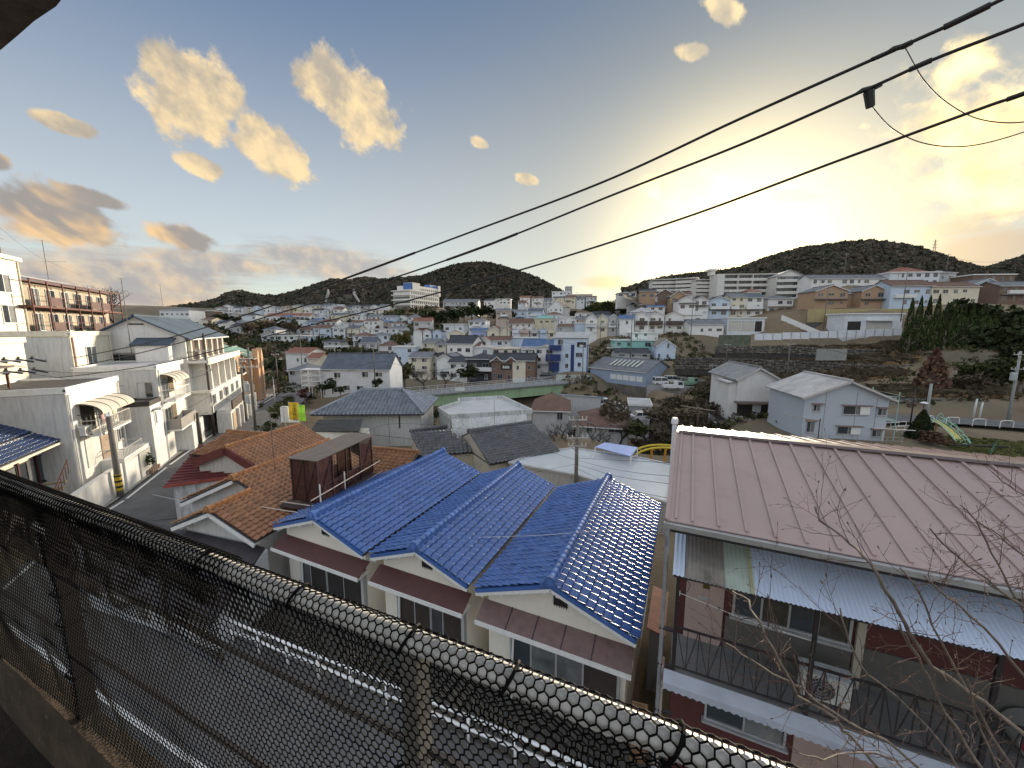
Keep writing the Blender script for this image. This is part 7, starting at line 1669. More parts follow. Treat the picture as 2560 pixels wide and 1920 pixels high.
# ------------------------------------------------------------------ dry terraces and stone walls on the right
stonem = M('field_stone', (.115, .105, .09), .95, .3, 1.2, rand=.4, bump=.01, bscale=12)
stoneg = M('grey_wall_stone', (.19, .19, .18), .95, .25, 1.2, rand=.35, bump=.01, bscale=12)
def stone_wall(name, label, top, hgt, size, m, seed, parts=0, lean=.12):
    """a wall of separate irregular stones; top = list of (px, py, depth)"""
    rs = random.Random(seed); P = [PY(*t) for t in top]; o = P[0].copy(); r = thing(name, label, 'wall', o)
    L = [0]
    for i in range(1, len(P)): L.append(L[-1] + (P[i] - P[i - 1]).length)
    def at(s):
        for i in range(1, len(P)):
            if s <= L[i] or i == len(P) - 1: return P[i - 1].lerp(P[i], (s - L[i - 1]) / (L[i] - L[i - 1])) - o
    d = (P[-1] - P[0]); d.z = 0; d.normalize(); n = Vector((d.y, -d.x, 0))
    bk = MB()
    for i in range(len(P) - 1):
        a, b = P[i] - o, P[i + 1] - o; dn = Vector((0, 0, hgt + 1.5))
        bk.hexa([a - dn + n * (lean - .05), b - dn + n * (lean - .05), b - dn - n * .6, a - dn - n * .6], [a - n * .05, b - n * .05, b - n * .6, a - n * .6])
    bk.build('core', M('wall_mortar', (.055, .05, .045), .95, .3, 1), r)
    st = []; rows = max(2, int(hgt / size)); z = 0
    for k in range(rows):
        s = rs.uniform(-size, 0); hh = hgt / rows
        while s < L[-1]:
            w = size * rs.uniform(.5, 2.0); p = at(min(max(s + w / 2, 0), L[-1])) - Vector((0, 0, hh * (k + .5 + rs.uniform(-.25, .25)))) + n * (lean * (k + .5) / rows + rs.uniform(-.03, .05)); st.append((p, w * .94, hh * rs.uniform(.65, 1.15))); s += w
    pts = [(-.5, -.36), (-.3, -.5), (.32, -.5), (.5, -.3), (.5, .3), (.28, .5), (-.3, .48), (-.5, .32)]
    def shape(b, p, w, h):
        q = [(x * w * rs.uniform(.85, 1.1), zz * h * rs.uniform(.85, 1.08)) for x, zz in pts]
        f = [p + d * x + Vector((0, 0, zz)) + n * .0 for x, zz in q]; g = [p + d * (x * .8) + Vector((0, 0, zz * .8)) + n * (.10 + .04 * rs.random()) * min(1, w * 2) for x, zz in q]; k = len(q)
        b.add(f + g, [tuple(range(k, 2 * k))] + [(i, (i + 1) % k, k + (i + 1) % k, k + i) for i in range(k)])
    rs.shuffle(st); rest = MB()
    for i, (p, w, h) in enumerate(st):
        if i < parts: b = MB(); shape(b, p, w, h); b.build('stone', m, r)
        else: shape(rest, p, w, h)
    if rest.v: tag(rest.build('stones', m, r), kind='stuff')
    return r
stone_wall('stone_wall', 'dark dry-stone terrace wall just below the white panel fence', [(1790, 866, 104), (1950, 864, 102), (2100, 872, 99), (2310, 876, 96)], 2.0, .45, stonem, 1)
stone_wall('stone_wall', 'long dark dry-stone terrace wall across the middle of the dry slope', [(1690, 893, 95), (1850, 896, 92), (2000, 902, 89), (2150, 910, 87), (2310, 914, 85)], 2.9, .5, stonem, 2)
stone_wall('stone_wall', 'overgrown stone wall at the foot of the dry slope behind the white gabled house', [(1830, 948, 80), (1960, 952, 78), (2120, 958, 77), (2250, 962, 76)], 1.6, .45, stonem, 3)
stone_wall('stone_wall', 'grey stone retaining wall along the road behind the playground', [(2215, 994, 60), (2350, 1000, 59), (2460, 1004, 58), (2640, 1012, 57)], 2.6, .62, stoneg, 4, 160)
stone_wall('stone_wall', 'rough boulder wall curving below the white gabled house', [(1795, 1012, 56), (1850, 1040, 52), (1920, 1062, 49), (1990, 1085, 46), (2020, 1095, 45)], 2.3, .75, M('pale_boulder', (.26, .24, .21), .95, .3, 1.2, rand=.35, bump=.01, bscale=10), 5, 110)
stone_wall('stone_wall', 'low stone block wall behind the parked lorries', [(1692, 940, 92), (1765, 951, 88)], 2.2, .5, stoneg, 6)
cp_ = thing('concrete_panel_wall', 'weathered concrete panel set into the terrace wall', 'wall', PY(2036, 895, 88)); bx('panel', wallm((.30, .31, .29), .4), cp_, 0, 6.8, -.6, -.3, -.5, 2.1)
cp_ = thing('green_mesh_wall', 'mossy green concrete wall left of the white panel fence', 'wall', PY(1797, 858, 116)); bx('panel', M('mossy_wall', (.12, .135, .10), .9, .3, .8), cp_, 0, 9.5, 0, .3, -1, 2.4); bx('cap_rail', galv, cp_, 0, 9.5, -.05, .05, 2.4, 2.5)
# dry grass tufts on the slope: uncountable
def grass(name, label, quads, n, m, hgt, seed):
    rs = np.random.RandomState(seed); pts = []
    for (a, b, c, d, k) in quads:
        A, B, C, D_ = [np.array(PY(*q)[:2]) for q in (a, b, c, d)]; s, t = rs.rand(2, int(n * k)); s = s[:, None]; t = t[:, None]; pts.append(A * (1 - s) * (1 - t) + B * s * (1 - t) + C * s * t + D_ * (1 - s) * t)
    P = np.concatenate(pts); z = np.concatenate([ground_np(P[i:i + 3000, 0], P[i:i + 3000, 1]) for i in range(0, len(P), 3000)]); m_ = len(P)
    a = rs.rand(m_) * 3.14; h = hgt * rs.uniform(.4, 1.4, m_); w = h * rs.uniform(.5, 1.2, m_); dx, dy = np.cos(a) * w, np.sin(a) * w; lean = rs.normal(0, .35, (m_, 2)) * h[:, None]
    V = np.stack([np.stack([P[:, 0] - dx * .3, P[:, 1] - dy * .3, z - .1], 1), np.stack([P[:, 0] + dx * .3, P[:, 1] + dy * .3, z - .1], 1), np.stack([P[:, 0] + dx + lean[:, 0], P[:, 1] + dy + lean[:, 1], z + h], 1), np.stack([P[:, 0] - dx + lean[:, 0], P[:, 1] - dy + lean[:, 1], z + h * .9], 1)], 1).reshape(-1, 3)
    tag(link(name, np_mesh(name, V, np.arange(m_ * 4).reshape(-1, 4), m)), label, 'grass', kind='stuff')
slope_q = [((1800, 862, 112), (2260, 862, 106), (2280, 880, 96), (1800, 876, 103), 1), ((1690, 892, 104), (2290, 900, 96), (2300, 915, 86), (1690, 900, 95), 1.2), ((1690, 935, 92), (2260, 950, 84), (2260, 965, 77), (1750, 960, 78), 1.2), ((2000, 975, 74), (2500, 985, 66), (2540, 1000, 61), (2230, 995, 61), .9)]
grass('dry_grass', 'dry straw-brown grass covering the terraces', slope_q, 9000, [M('straw', (.36, .25, .135), .95, .35, .3, rand=.35, spec=.1)], .40, 1)
grass('low_scrub', 'dark tangled scrub on the terrace slope', slope_q + [((1600, 985, 80), (1800, 985, 70), (1800, 1075, 50), (1600, 1060, 58), .8)], 1500, [leafm['scrub']], .8, 2)
grass('lawn_grass', 'patchy green grass in the small park', [((2330, 1085, 42), (2600, 1085, 40), (2600, 1150, 33), (2400, 1130, 36), 1)], 2600, [M('park_grass', (.11, .115, .035), .9, .35, .3, rand=.4)], .16, 3)

def undergrowth(name, label, zones, kinds, seed, hgt=1.1, k=16):
    rs = np.random.RandomState(seed); P = []
    for x0, x1, y0, y1, n in zones: P.append(np.stack([rs.uniform(x0, x1, n), rs.uniform(y0, y1, n)], 1))
    P = np.concatenate(P); ok = np.ones(len(P), bool)
    for cx, cy, r in ((36, 88, 8.5), (34, 84, 6), (20, 72, 5), (24, 70, 5), (19, 62, 4), (36, 104, 12), (30, 108, 9), (17, 110, 8), (5, 110, 8)): ok &= np.hypot(P[:, 0] - cx, P[:, 1] - cy) > r
    P = P[ok]; z = np.concatenate([ground_np(P[i:i + 3000, 0], P[i:i + 3000, 1]) for i in range(0, len(P), 3000)]); m = len(P); s = hgt * rs.uniform(.45, 1.3, (m, 1, 1))
    C0 = np.stack([P[:, 0], P[:, 1], z], 1)[:, None, :]; d = rs.normal(0, 1, (m, k, 3)); d /= np.linalg.norm(d, axis=2, keepdims=True); d[:, :, 2] = np.abs(d[:, :, 2]) * .8
    C = C0 + d * s * rs.uniform(.3, 1, (m, k, 1)); Xv = rs.normal(0, 1, (m, k, 3)); Xv /= np.linalg.norm(Xv, axis=2, keepdims=True); Yv = np.cross(Xv, rs.normal(0, 1, (m, k, 3))); Yv /= np.linalg.norm(Yv, axis=2, keepdims=True); q = s * rs.uniform(.12, .3, (m, k, 1))
    V = np.stack([C - Xv * q - Yv * q * .7, C + Xv * q - Yv * q * .6, C + Xv * q * .8 + Yv * q * .7, C - Xv * q * .7 + Yv * q * .6], 2)
    tag(link(name, np_mesh(name, V.reshape(-1, 3), np.arange(m * k * 4).reshape(-1, 4), [leafm[a] for a in kinds], mi=np.repeat(rs.choice(len(kinds), m), k))), label, 'undergrowth', kind='stuff')
# ------------------------------------------------------------------ trees
def T(px, py, y, h, w, kind, shape='round', label='', n=500, seed=1, size=.11, name=None, group=None, lift=.12, cat='tree'):
    p = PY(px, py, y); return tree(name or {'cone': 'conifer', 'column': 'cypress_tree'}.get(shape, 'tree'), label, p, h, w, kind, shape, n, size, seed, group, lift, cat)
T(1006, 884, 148, 10.5, 9, 'olive', 'round', 'big olive-green tree standing above the houses left of centre', 1500, 3, .075)
for i, (x, b, h, w, k) in enumerate(((1062, 820, 9, 10, 'scrub'), (1082, 812, 10, 10, 'dark'), (1100, 818, 10, 11, 'dark'), (1120, 806, 11, 11, 'scrub'), (1140, 812, 11, 12, 'dark'), (1160, 808, 11, 11, 'dark'), (1180, 800, 12, 11, 'dark'), (1200, 806, 11, 11, 'dark'), (1220, 800, 10, 10, 'dark'), (1240, 806, 9, 10, 'scrub'), (1258, 803, 9, 9, 'dark'), (1275, 806, 8, 8, 'dark'))):
    T(x, b, 238 - i % 3 * 9, h, w, k, 'wide', f'{ORD[i]} from left in the dark grove between hospital and mid town', 420, 5 + i % 3, .13, group='grove below the hospital')
for i in range(9): T(1468 + i * 15, 800 - (i % 2) * 4, 225 + i % 3 * 8, 13 - abs(i - 4) * .7, 9, 'olive' if i % 3 else 'dark', 'wide', f'{ORD[i]} from left in the olive-green bamboo grove under the sunset', 480, 9 + i % 3, .12, group='olive bamboo grove')
for i in range(5): T(1410 + i * 13, 806, 240, 8, 8, 'scrub', 'wide', f'{ORD[i]} from left of the brown scrub trees by the steep white gable', 300, 5 + i % 2, .14, group='brown scrub trees')
for i in range(3): T(545 + i * 22, 815, 235, 9 - i, 8, 'dark', 'wide', f'{ORD[i]} from left of three dark trees on the left rise', 400, 4 + i, .13, group='dark trees on the left rise')
for i in range(8): T(628 + i * 16, 842 - (i % 2) * 5, 196 + i % 3 * 6, 8.5, 8.5, 'dark' if i % 3 else 'scrub', 'wide', f'{ORD[i]} from left in the dark clump behind the tan blocks', 420, 6 + i % 3, .13, group='dark clump behind the tan blocks')
T(783, 890, 140, 6.5, 3.2, 'dark', 'cone', 'left one of two dark cypresses near the street bend', 700, 2, .12); T(801, 890, 138, 7.0, 3.4, 'dark', 'cone', 'right one of two dark cypresses near the street bend', 700, 3, .12)
T(1172, 960, 103, 5.5, 7.5, 'bush', 'round', 'round olive bush in front of the black house at the bridge', 900, 8, .085); T(990, 975, 97, 8.5, 6, 'scrub', 'wide', 'brown-green tree right of the pale blue-white house', 700, 7, .10); T(1012, 972, 100, 8, 6, 'bush', 'wide', 'leafy brown-green tree by the left bridge end', 700, 6, .10); T(1066, 890, 138, 3.5, 7, 'olive', 'wide', 'olive shrubs before the beige house with grey roof', 400, 9, .12)
bare_tree('bare spreading tree before the beige houses at the bridge', PY(1060, 975, 100), 8, 9, 3); bare_tree('bare tree beside the round olive bush', PY(1112, 970, 101), 7, 8, 4)
for i, (x, b, y, h, w) in enumerate(((812, 985, 77, 2.6, 3.4), (832, 982, 77, 3.4, 4), (852, 990, 76, 2.2, 3), (946, 978, 78, 3.2, 3.2))): T(x, b, y, h, w, 'dark', 'round', f'{ORD[i]} from left of the clipped garden trees before the pale blue-white house', 420, 3 + i, .11, group='clipped garden trees')
T(762, 1004, 66, 2.6, 3.4, 'red', 'round', 'dark red shrub at the street bend', 350, 2, .12, cat='shrub', name='shrub')
for i, (x, b, y) in enumerate(((690, 1050, 40), (700, 1038, 44), (715, 1025, 49), (728, 1012, 54), (670, 1090, 37))): T(x, b, y, 1.6, 2.6, 'bush', 'round', f'{ORD[i]} of the hedge bushes behind the shop sign, near to far', 420, 4 + i, .10, group='hedge bushes by the street', lift=.05, cat='shrub', name='shrub')
p = PZ(362, 1186, -11.95); tree('shrub', 'leafy green shrub with reddish top in pots by the white wall', p, 2.0, 2.2, 'bush', 'round', 700, .10, 5, None, .1, 'shrub'); tree('shrub', 'reddish shrub beside the potted green one on the pavement', PZ(388, 1160, -11.95), 2.2, 1.7, 'red', 'round', 400, .10, 6, None, .25, 'shrub')
pb = thing('planter_box', 'row of pots and planter boxes on the left pavement', 'planter', PZ(380, 1183, -11.9), LRZ)
for i in range(4): MB().tube([(i * .45, 0, 0), (i * .45, 0, .35)], .14, 8, r2=.18).build('pot', M('terracotta', (.3, .2, .15), .8), pb)
bare_tree('bare brown tree behind the rusty balcony block', PY(292, 815, 64), 8.5, 8, 5); bare_tree('bare branched tree on the skyline left of the bamboo grove', PY(1576, 745, 215), 6, 6, 3)
for i, (x, b, y, h, w, s) in enumerate(((1415, 1165, 47, 7.5, 8.5, 6), (1480, 1150, 49, 7, 8, 7), (1545, 1120, 54, 7, 7, 8), (1610, 1120, 52, 5.5, 7, 6), (1690, 1110, 48, 4.5, 7, 7), (1750, 1075, 52, 4, 7, 8))): bare_tree(f'{ORD[i]} from left of the bare trees beyond the wide grey roof', PY(x, b, y), h, w, s, 'bare trees in the valley')
T(1535, 1085, 58, 6, 6, 'scrub', 'wide', 'yellowing shrubby tree right of the bare trees', 900, 11, .085); T(1650, 1075, 56, 4.2, 6, 'scrub', 'wide', 'brown scrub mound behind the vent cowl', 800, 12, .09); T(1590, 1100, 52, 3.0, 6, 'bush', 'wide', 'green-brown bush near the white car', 600, 13, .10)
for i, (x, b, y, h, w) in enumerate(((1765, 1012, 66, 3.6, 5), (1800, 1015, 64, 4.0, 5), (1830, 1022, 60, 3.2, 4), (1700, 1040, 60, 3.2, 6), (1725, 1062, 54, 3.0, 6), (1790, 1050, 56, 3, 5))): T(x, b, y, h, w, 'scrub', 'wide', f'{ORD[i]} of the brown scrub bushes on the bank below the warehouse', 560, 11 + i % 3, .10, group='scrub bushes on the bank', cat='shrub', name='shrub')
T(1948, 1055, 49, 3.6, 1.7, 'dark', 'cone', 'small dark conifer between the two houses above the park', 500, 2, .12); T(1965, 1072, 47, 2.0, 3.2, 'dark', 'round', 'dark round shrub in front of the stepped roof house', 500, 5, .11, cat='shrub', name='shrub'); T(1925, 1058, 49, 1.8, 1.6, 'olive', 'round', 'small yellow-green shrub by the white door', 300, 6, .12, cat='shrub', name='shrub')
gi = 0
for j, (yy, b0, hmin, hmax, n_) in enumerate(((100, 862, 9, 11, 9), (95, 880, 8.5, 10.5, 10), (90, 896, 7, 9.5, 8))):
    for i in range(n_):
        x = 2266 + (i + .5 * (j % 2)) * 22; f = 1 - abs(i - n_ * .45) / n_
        T(x, b0 + rnd.uniform(-3, 3), yy + rnd.uniform(-2, 2), hmin + (hmax - hmin) * f + (1.6 if j == 0 and i < 4 else 0), 3.0, 'cypress', 'column' if j else 'cone', f'{ordn(i)} from left in the {("back", "middle", "front")[j]} line of the dense cypress grove', 520, 3 + (i + j) % 3, .10, group='cypress grove', lift=.03)
for i, (x, b, y, h, w, k) in enumerate(((2400, 850, 110, 13, 12, 'dark'), (2445, 860, 106, 12, 12, 'dark'), (2490, 868, 102, 12, 12, 'dark'), (2535, 868, 100, 12, 12, 'dark'), (2580, 860, 100, 12, 11, 'dark'), (2470, 905, 86, 9, 10, 'dark'), (2520, 905, 84, 10, 10, 'dark'), (2565, 910, 82, 10, 10, 'dark'))): T(x, b, y, h, w, k, 'wide', f'{ORD[i]} of the dark broadleaf trees right of the cypress grove', 620, 4 + i % 4, .11, group='dark broadleaf trees')
for i, (x, b, y, h, w, k) in enumerate(((2440, 975, 68, 6.5, 6, 'bush'), (2490, 985, 66, 7.5, 7, 'bush'), (2545, 990, 64, 8, 7, 'bush'), (2420, 990, 64, 4.5, 5, 'scrub'), (2540, 935, 74, 7, 7, 'dark'))): T(x, b, y, h, w, k, 'wide', f'{ORD[i]} of the mixed trees above the road at the right edge', 700, 7 + i % 3, .10, group='mixed trees by the right road')
T(2325, 988, 66, 8.0, 5.5, 'brown', 'cone', 'dead reddish-brown conifer on the terrace slope', 620, 4, .12)
T(2298, 1106, 41, 3.6, 2.9, 'dark', 'cone', 'dense dark teardrop topiary in the park', 2600, 9, .085, lift=.02); T(2330, 1120, 39, 2.0, 3.5, 'brown', 'round', 'brown shrub at the foot of the slide', 420, 5, .11, cat='shrub', name='shrub')
tr_ = random.Random(77)
spots = []
for i in range(26):
    yd = tr_.choice((150, 175, 200, 230, 262)); spots.append((tr_.uniform(700, 1560), yd, tr_.choice(('dark', 'dark', 'bush', 'scrub')), tr_.uniform(3, 5.5), tr_.uniform(3.5, 5)))
for i, (x, yd, k, h, w) in enumerate(sorted(spots)):
    b = {150: 890, 175: 868, 200: 848, 230: 828, 262: 812}[yd]
    T(x, b + 1, yd * .985, h, w, k, 'round', f'small {({"dark": "dark evergreen", "bush": "green", "scrub": "brown"})[k]} tree, {ordn(i)} from left among the town gardens', 260, 3 + i % 4, .14, group='small garden trees')

undergrowth('undergrowth', 'tangled winter undergrowth on the valley banks and rough slopes', ((-24, 26, 52, 100, 900), (14, 44, 50, 118, 2000), (44, 110, 58, 112, 450), (24, 62, 112, 140, 500), (-75, -40, 60, 120, 350)), ('scrub', 'bush', 'scrub', 'dark'), 5)
undergrowth('undergrowth', 'dark scrubby woodland patches behind the left-hand blocks', ((-150, -62, 95, 330, 1500), (-60, -35, 150, 260, 200)), ('scrub', 'dark', 'bush'), 8, 3.2, 20)
for i, (x, wl_, rc_) in enumerate(((430, 'L', 'g'), (462, 'W', 'd'), (505, 'C', 'b'), (540, 'W', 's'), (576, 'G', 'd'))): H(f'{WN[wl_]} house, {ORD[i]} from left on the rise behind the gabled block', x, x + 26, 800 + i * 8, 784 + i * 8, 250 - i * 14, -5, 8, 'gable', 'x', 1.4, wl_, rc_, None, .3, group='houses behind the gabled block')
# ------------------------------------------------------------------ utility poles and wires
def pole(label, base, h, r=.15, m=concpole, arms=(), trafo=None, lamp=False, rz=0, band=False, lean=(0, 0), group='utility poles', name='utility_pole'):
    o = thing(name, label, 'pole', base, rz, group); top = Vector((lean[0], lean[1], h))
    MB().tube([(0, 0, -.5), top * .5, top], [r, r * .85, r * .68], 10).build('shaft', m, o, smooth=True)
    for z, L in arms:
        p = top * (z / h); a = MB().bar(p + Vector((-L / 2, -r, 0)), p + Vector((L / 2, -r, 0)), .09, .09).build('crossarm', galv, o)
        for k in (-.48, -.25, .25, .48): MB().tube([p + Vector((k * L, -r, .04)), p + Vector((k * L, -r, .24))], [.03, .05], 6).build('insulator', M('porcelain', (.55, .55, .53), .3), a)
        MB().bar(p + Vector((-L * .3, -r, 0)), p + Vector((0, -r, -.6)), .04).build('brace', galv, o)
    if trafo:
        for k, (z, sx) in enumerate(trafo): t = MB().tube([(sx, -.12, z), (sx, -.12, z + .08), (sx, -.12, z + .9), (sx, -.12, z + 1.0)], [.26, .3, .3, .22], 10).build('transformer', M('transformer_grey', (.38, .41, .43), .5, .1, 2), o)
    if lamp: l = MB().bar(top * .8, top * .8 + Vector((.9, -.2, .25)), .05).build('lamp_arm', galv, o); MB().box(.8, 1.3, -.32, -.12, h * .8 + .2, h * .8 + .32).build('lamp_head', whitep, o)
    if band: MB().tube([(0, 0, .5), (0, 0, 1.7)], r * 1.03, 10).build('warning_band', M('yellow_black_band', (.55, .38, .02), .6, .1, 1), o); [MB().tube([(0, 0, .7 + k * .4), (0, 0, .86 + k * .4)], r * 1.045, 10).build('black_stripe', darkm, o) for k in range(3)]
    return o
pole('stubby concrete pole with yellow-black band before the left white buildings', 35.9 * LX - 13.8 * LN - Vector((0, 0, 11.95)), 5.9, .20, concpole, band=True)
pole('tall dark brown pole beside the garages of the long gabled block', PZ(536, 1088, -12), 11.5, .15, steelp, ((9.6, 1.8), (7.4, 1.2)))
pole('concrete pole with grey transformers in the middle of the street', PZ(639, 1071, -12.1), 9.9, .17, concpole, ((8.6, 2.0), (7.6, 2.0)), ((4.6, -.5), (3.2, -.55)))
pole('second transformer pole just beyond the garages', PZ(616, 1052, -12.3), 8.6, .16, concpole, ((8.0, 1.6),), ((4.4, .5),))
pole('cut-off dark pole stub standing on the left pavement', PZ(502, 1112, -12), 3.4, .19, steelp)
pole('dark pole by the stone bank past the tan blocks', PZ(697, 983, -13.9), 9.0, .15, steelp, ((8.4, 1.6),), lamp=True); pole('pole with yellow guard at the street bend', PZ(717, 954, -15.6), 9.4, .15, steelp, ((8.8, 1.8),), band=True)
pole('slim grey lamp post by the hedge and shop sign', PZ(690, 1030, -12.6), 5.4, .05, galv, name='lamp_post', group=None)
pole('concrete pole with many crossarms behind the middle blue roof', Vector((*PY(1440, 1200, 27)[:2], -13)), 13 - .224 / .978 * 27 + .1, .16, concpole, ((6.55, 1.3), (5.2, 1.5), (4.6, 1.3)))
for i, (x, b, y, h, lab) in enumerate(((1456, 952, 98, 9.6, 'tall pale pole at the bridge head by the navy panelled block'), (1372, 940, 108, 11, 'tall thin pole in front of the white square house'), (1967, 946, 80, 7.6, 'pale pole standing on the dry terraces'), (1815, 905, 96, 4.6, 'short white post on the upper terrace'), (1778, 968, 82, 5.0, 'short lamp pole beside the parked lorries'), (2058, 826, 118, 13, 'leaning pole in front of the tan boundary wall'), (2252, 800, 112, 14, 'pole left of the cypress grove top'), (2110, 690, 158, 9, 'pole with transformer above the long grey roofed house'), (2365, 682, 150, 7, 'utility pole beside the grey hip-roofed house on the right hill'), (1727, 838, 134, 13, 'thin pole before the low white house on the slope'), (1540, 850, 130, 10, 'thin pole left of the aqua house'), (1576, 895, 112, 13, 'tall pole right of the aqua house balcony'), (1268, 850, 150, 13, 'thin pole among the houses above the cream box'), (1275, 862, 146, 12, 'twin thin pole beside the other in mid town'), (1500, 862, 140, 11, 'pole below the tall gabled houses'), (756, 925, 116, 10.5, 'pole in front of the verandah frame'), (938, 968, 80, 9, 'pole in front of the pale blue-white house'), (800, 848, 160, 12, 'thin pole behind the dark-roofed house'), (1230, 830, 185, 9, 'thin pole behind the lavender blue house'), (880, 848, 170, 11, 'pole in the second row of town houses'), (1395, 858, 150, 10, 'thin pole before the row of little gables'))):
    pole(lab, PY(x, b, y), h, .13, concpole, ((h * .93, 1.6),), None)
pole('grey steel pole with transformer at the right edge of the park', PY(2520, 1050, 47), 8.6, .16, M('pale_steel_pole', (.30, .32, .32), .6, .1, 2), ((8.2, 2.0), (6.4, 2.0)), ((5.0, -.5),)); pole('thick grey pole behind the topiary', PY(2314, 1052, 49), 4.9, .20, M('pale_steel_pole', (.30, .32, .32))); pole('slim black lamp pole left of the grey park pole', PY(2276, 1056, 47), 4.3, .08, darkm, lamp=False)
for i, (x, b) in enumerate(((2433, 1040), (2448, 1043))): pole(f'{("left", "right")[i]} one of two short white posts by the park road', PY(x, b, 52), 2.1 + .3 * (1 - i), .13, M('white_post', (.58, .62, .6), .6), name='post', group='white road posts', lean=(.15, 0))
lp = pole('park lamp with flat white shade behind the topiary', PY(2302, 1062, 44), 2.6, .05, darkm, name='lamp_post', group=None); MB().tube([(0, 0, 2.6), (0, 0, 2.75)], .4, 12, r2=.12).build('shade', whitep, lp)
def wire(label, pts, r=.012, group='street wires', m=None, name='wire'):
    P = catmull([PY(*q) for q in pts], 8); o = P[0].copy(); t = thing(name, label, 'wire', o, 0, group); MB().tube([p - o for p in P], r, 5).build('strand', m or wirem, t)
W_ = [[(0, 1232, 20), (150, 1165, 26), (330, 1085, 33), (480, 1015, 40), (523, 990, 42)], [(25, 1290, 19), (200, 1190, 26), (380, 1098, 34), (520, 1030, 42)], [(-20, 925, 22), (120, 940, 26), (240, 958, 30), (380, 965, 36), (520, 935, 42)], [(-20, 905, 22), (150, 930, 27), (300, 925, 33), (520, 880, 42)], [(440, 908, 40), (560, 880, 43), (636, 880, 45)], [(523, 990, 42), (600, 1005, 44), (640, 1010, 45)],
      [(640, 1015, 45), (700, 1040, 38), (800, 1060, 30), (900, 1082, 27), (1050, 1100, 26)], [(380, 1236, 20), (640, 1292, 17), (900, 1332, 15), (1150, 1343, 14), (1400, 1335, 13), (1640, 1310, 11)], [(640, 1003, 45), (660, 960, 55), (695, 900, 66), (715, 885, 82)], [(523, 1080, 42), (570, 1020, 48), (620, 985, 47)],
      [(1440, 1150, 27), (1520, 1170, 22), (1600, 1183, 18), (1690, 1192, 13.5)], [(1440, 1160, 27), (1540, 1190, 21), (1690, 1212, 13)], [(1440, 1145, 27), (1540, 1150, 22), (1690, 1158, 14)], [(1440, 1170, 27), (1540, 1215, 20), (1690, 1250, 12)], [(1440, 1160, 27), (1300, 1190, 24), (1150, 1230, 20), (980, 1290, 16)], [(870, 1110, 28), (975, 1060, 30), (1200, 1080, 28), (1440, 1150, 27)],
      [(2050, 1000, 46), (2200, 1020, 46), (2330, 1000, 47), (2525, 945, 47)], [(2020, 985, 46), (2200, 975, 46), (2400, 950, 47), (2525, 930, 47), (2640, 915, 47)], [(2240, 960, 50), (2380, 950, 48), (2525, 905, 47)], [(800, 965, 90), (940, 905, 80), (1100, 925, 95), (1370, 860, 108)], [(1372, 850, 108), (1456, 862, 98), (1576, 870, 112)], [(1456, 862, 98), (1700, 900, 90), (1967, 862, 80), (2200, 900, 66), (2525, 905, 47)], [(2365, 640, 150), (2450, 655, 145), (2560, 650, 140)], [(0, 570, 40), (95, 640, 44), (205, 690, 60)]]
WLAB = ['lower wire sagging from the left edge to the dark brown pole', 'lowest wire crossing the left white buildings towards the garages', 'wire sagging over the arched awning building roof', 'upper wire crossing the cream flat-roofed house', 'short wire between gabled block and transformer pole', 'wire from the dark brown pole to the transformer pole', 'wire running from transformer pole over the brown roofs', 'pale thin wire sagging across the three blue roofs', 'wire from transformer pole up the street to the bend', 'wire between dark brown pole and second transformer pole', 'second from top of four wires over the wide grey roof', 'wire over the wide grey roof, third from top', 'topmost wire over the wide grey roof', 'lowest wire over the wide grey roof', 'wire from the crossarm pole down over the blue roof backs', 'wire from the grey hip house to the crossarm pole', 'wire from the pale blue-grey house to the right pole', 'long wire passing before the topiary to the right edge', 'high wire above the park reaching the right pole', 'wire crossing before the pale blue-white house to the thin pole', 'wire from thin pole to bridge-head pole', 'long wire over the dry terraces to the right pole', 'wire on the skyline at the right hill pole', 'thin aerial wire at the upper left block']
for i, w_ in enumerate(W_): wire(WLAB[i], w_, .016 if i < 7 else (.010 if w_[0][2] < 60 else .03), m=M('pale_wire', (.45, .47, .5), .5) if i == 7 else None)
# cluttered pole head at the left edge
ph = thing('pole_head', 'cluttered pole head with insulators and cable sleeves at the left edge', 'pole head', PY(-70, 930, 21), R(30)); 
MB().tube([(0, 0, -10), (0, 0, .9)], .17, 10).build('shaft', concpole, ph)
for z, L in ((.55, 2.8), (-.1, 2.4)): 
    MB().bar((-.3, -.2, z), (L, .3, z), .09).build('crossarm', galv, ph)
    for i in range(5): MB().tube([(.2 + i * .5, -.1 + i * .1, z + .05), (.2 + i * .5, -.1 + i * .1, z + .22)], [.04, .06], 7).build('insulator', steelp, ph); MB().tube([(.1 + i * .5, -.1 + i * .1, z + .1), (.8 + i * .5, .1, z - .1)], .05, 6).build('cable_sleeve', wirem, ph)
# television aerials
def aerial(label, px, pb, pt, y, booms, r=.018):
    a, b = PY(px, pb, y), PY(px, pt, y); o = thing('aerial', label, 'aerial', a, 0, 'television aerials'); h = b.z - a.z
    MB().tube([(0, 0, -.3), (0, 0, h)], r, 6).build('mast', steelp, o)
    for z, L, dx, tilt in booms:
        p0, p1 = Vector((dx - L / 2, 0, h * z + tilt)), Vector((dx + L / 2, .1, h * z - tilt)); MB().bar(p0, p1, .014).build('boom', concpole, o); n = max(5, int(L / .09))
        for i in range(n + 1): q = p0.lerp(p1, i / n); MB().bar(q + Vector((0, -.12, .0)), q + Vector((0, .12, 0)), .007).build('element', concpole, o)
aerial('television aerial with long boom left above the pink roof ridge', 1742, 1080, 1018, 15.5, ((.95, 1.45, -.02, .12),)); aerial('television aerial with long boom right above the pink roof ridge', 2042, 1120, 1046, 14.5, ((1.0, 1.4, -.65, .12), (.9, .5, -.2, 0)))
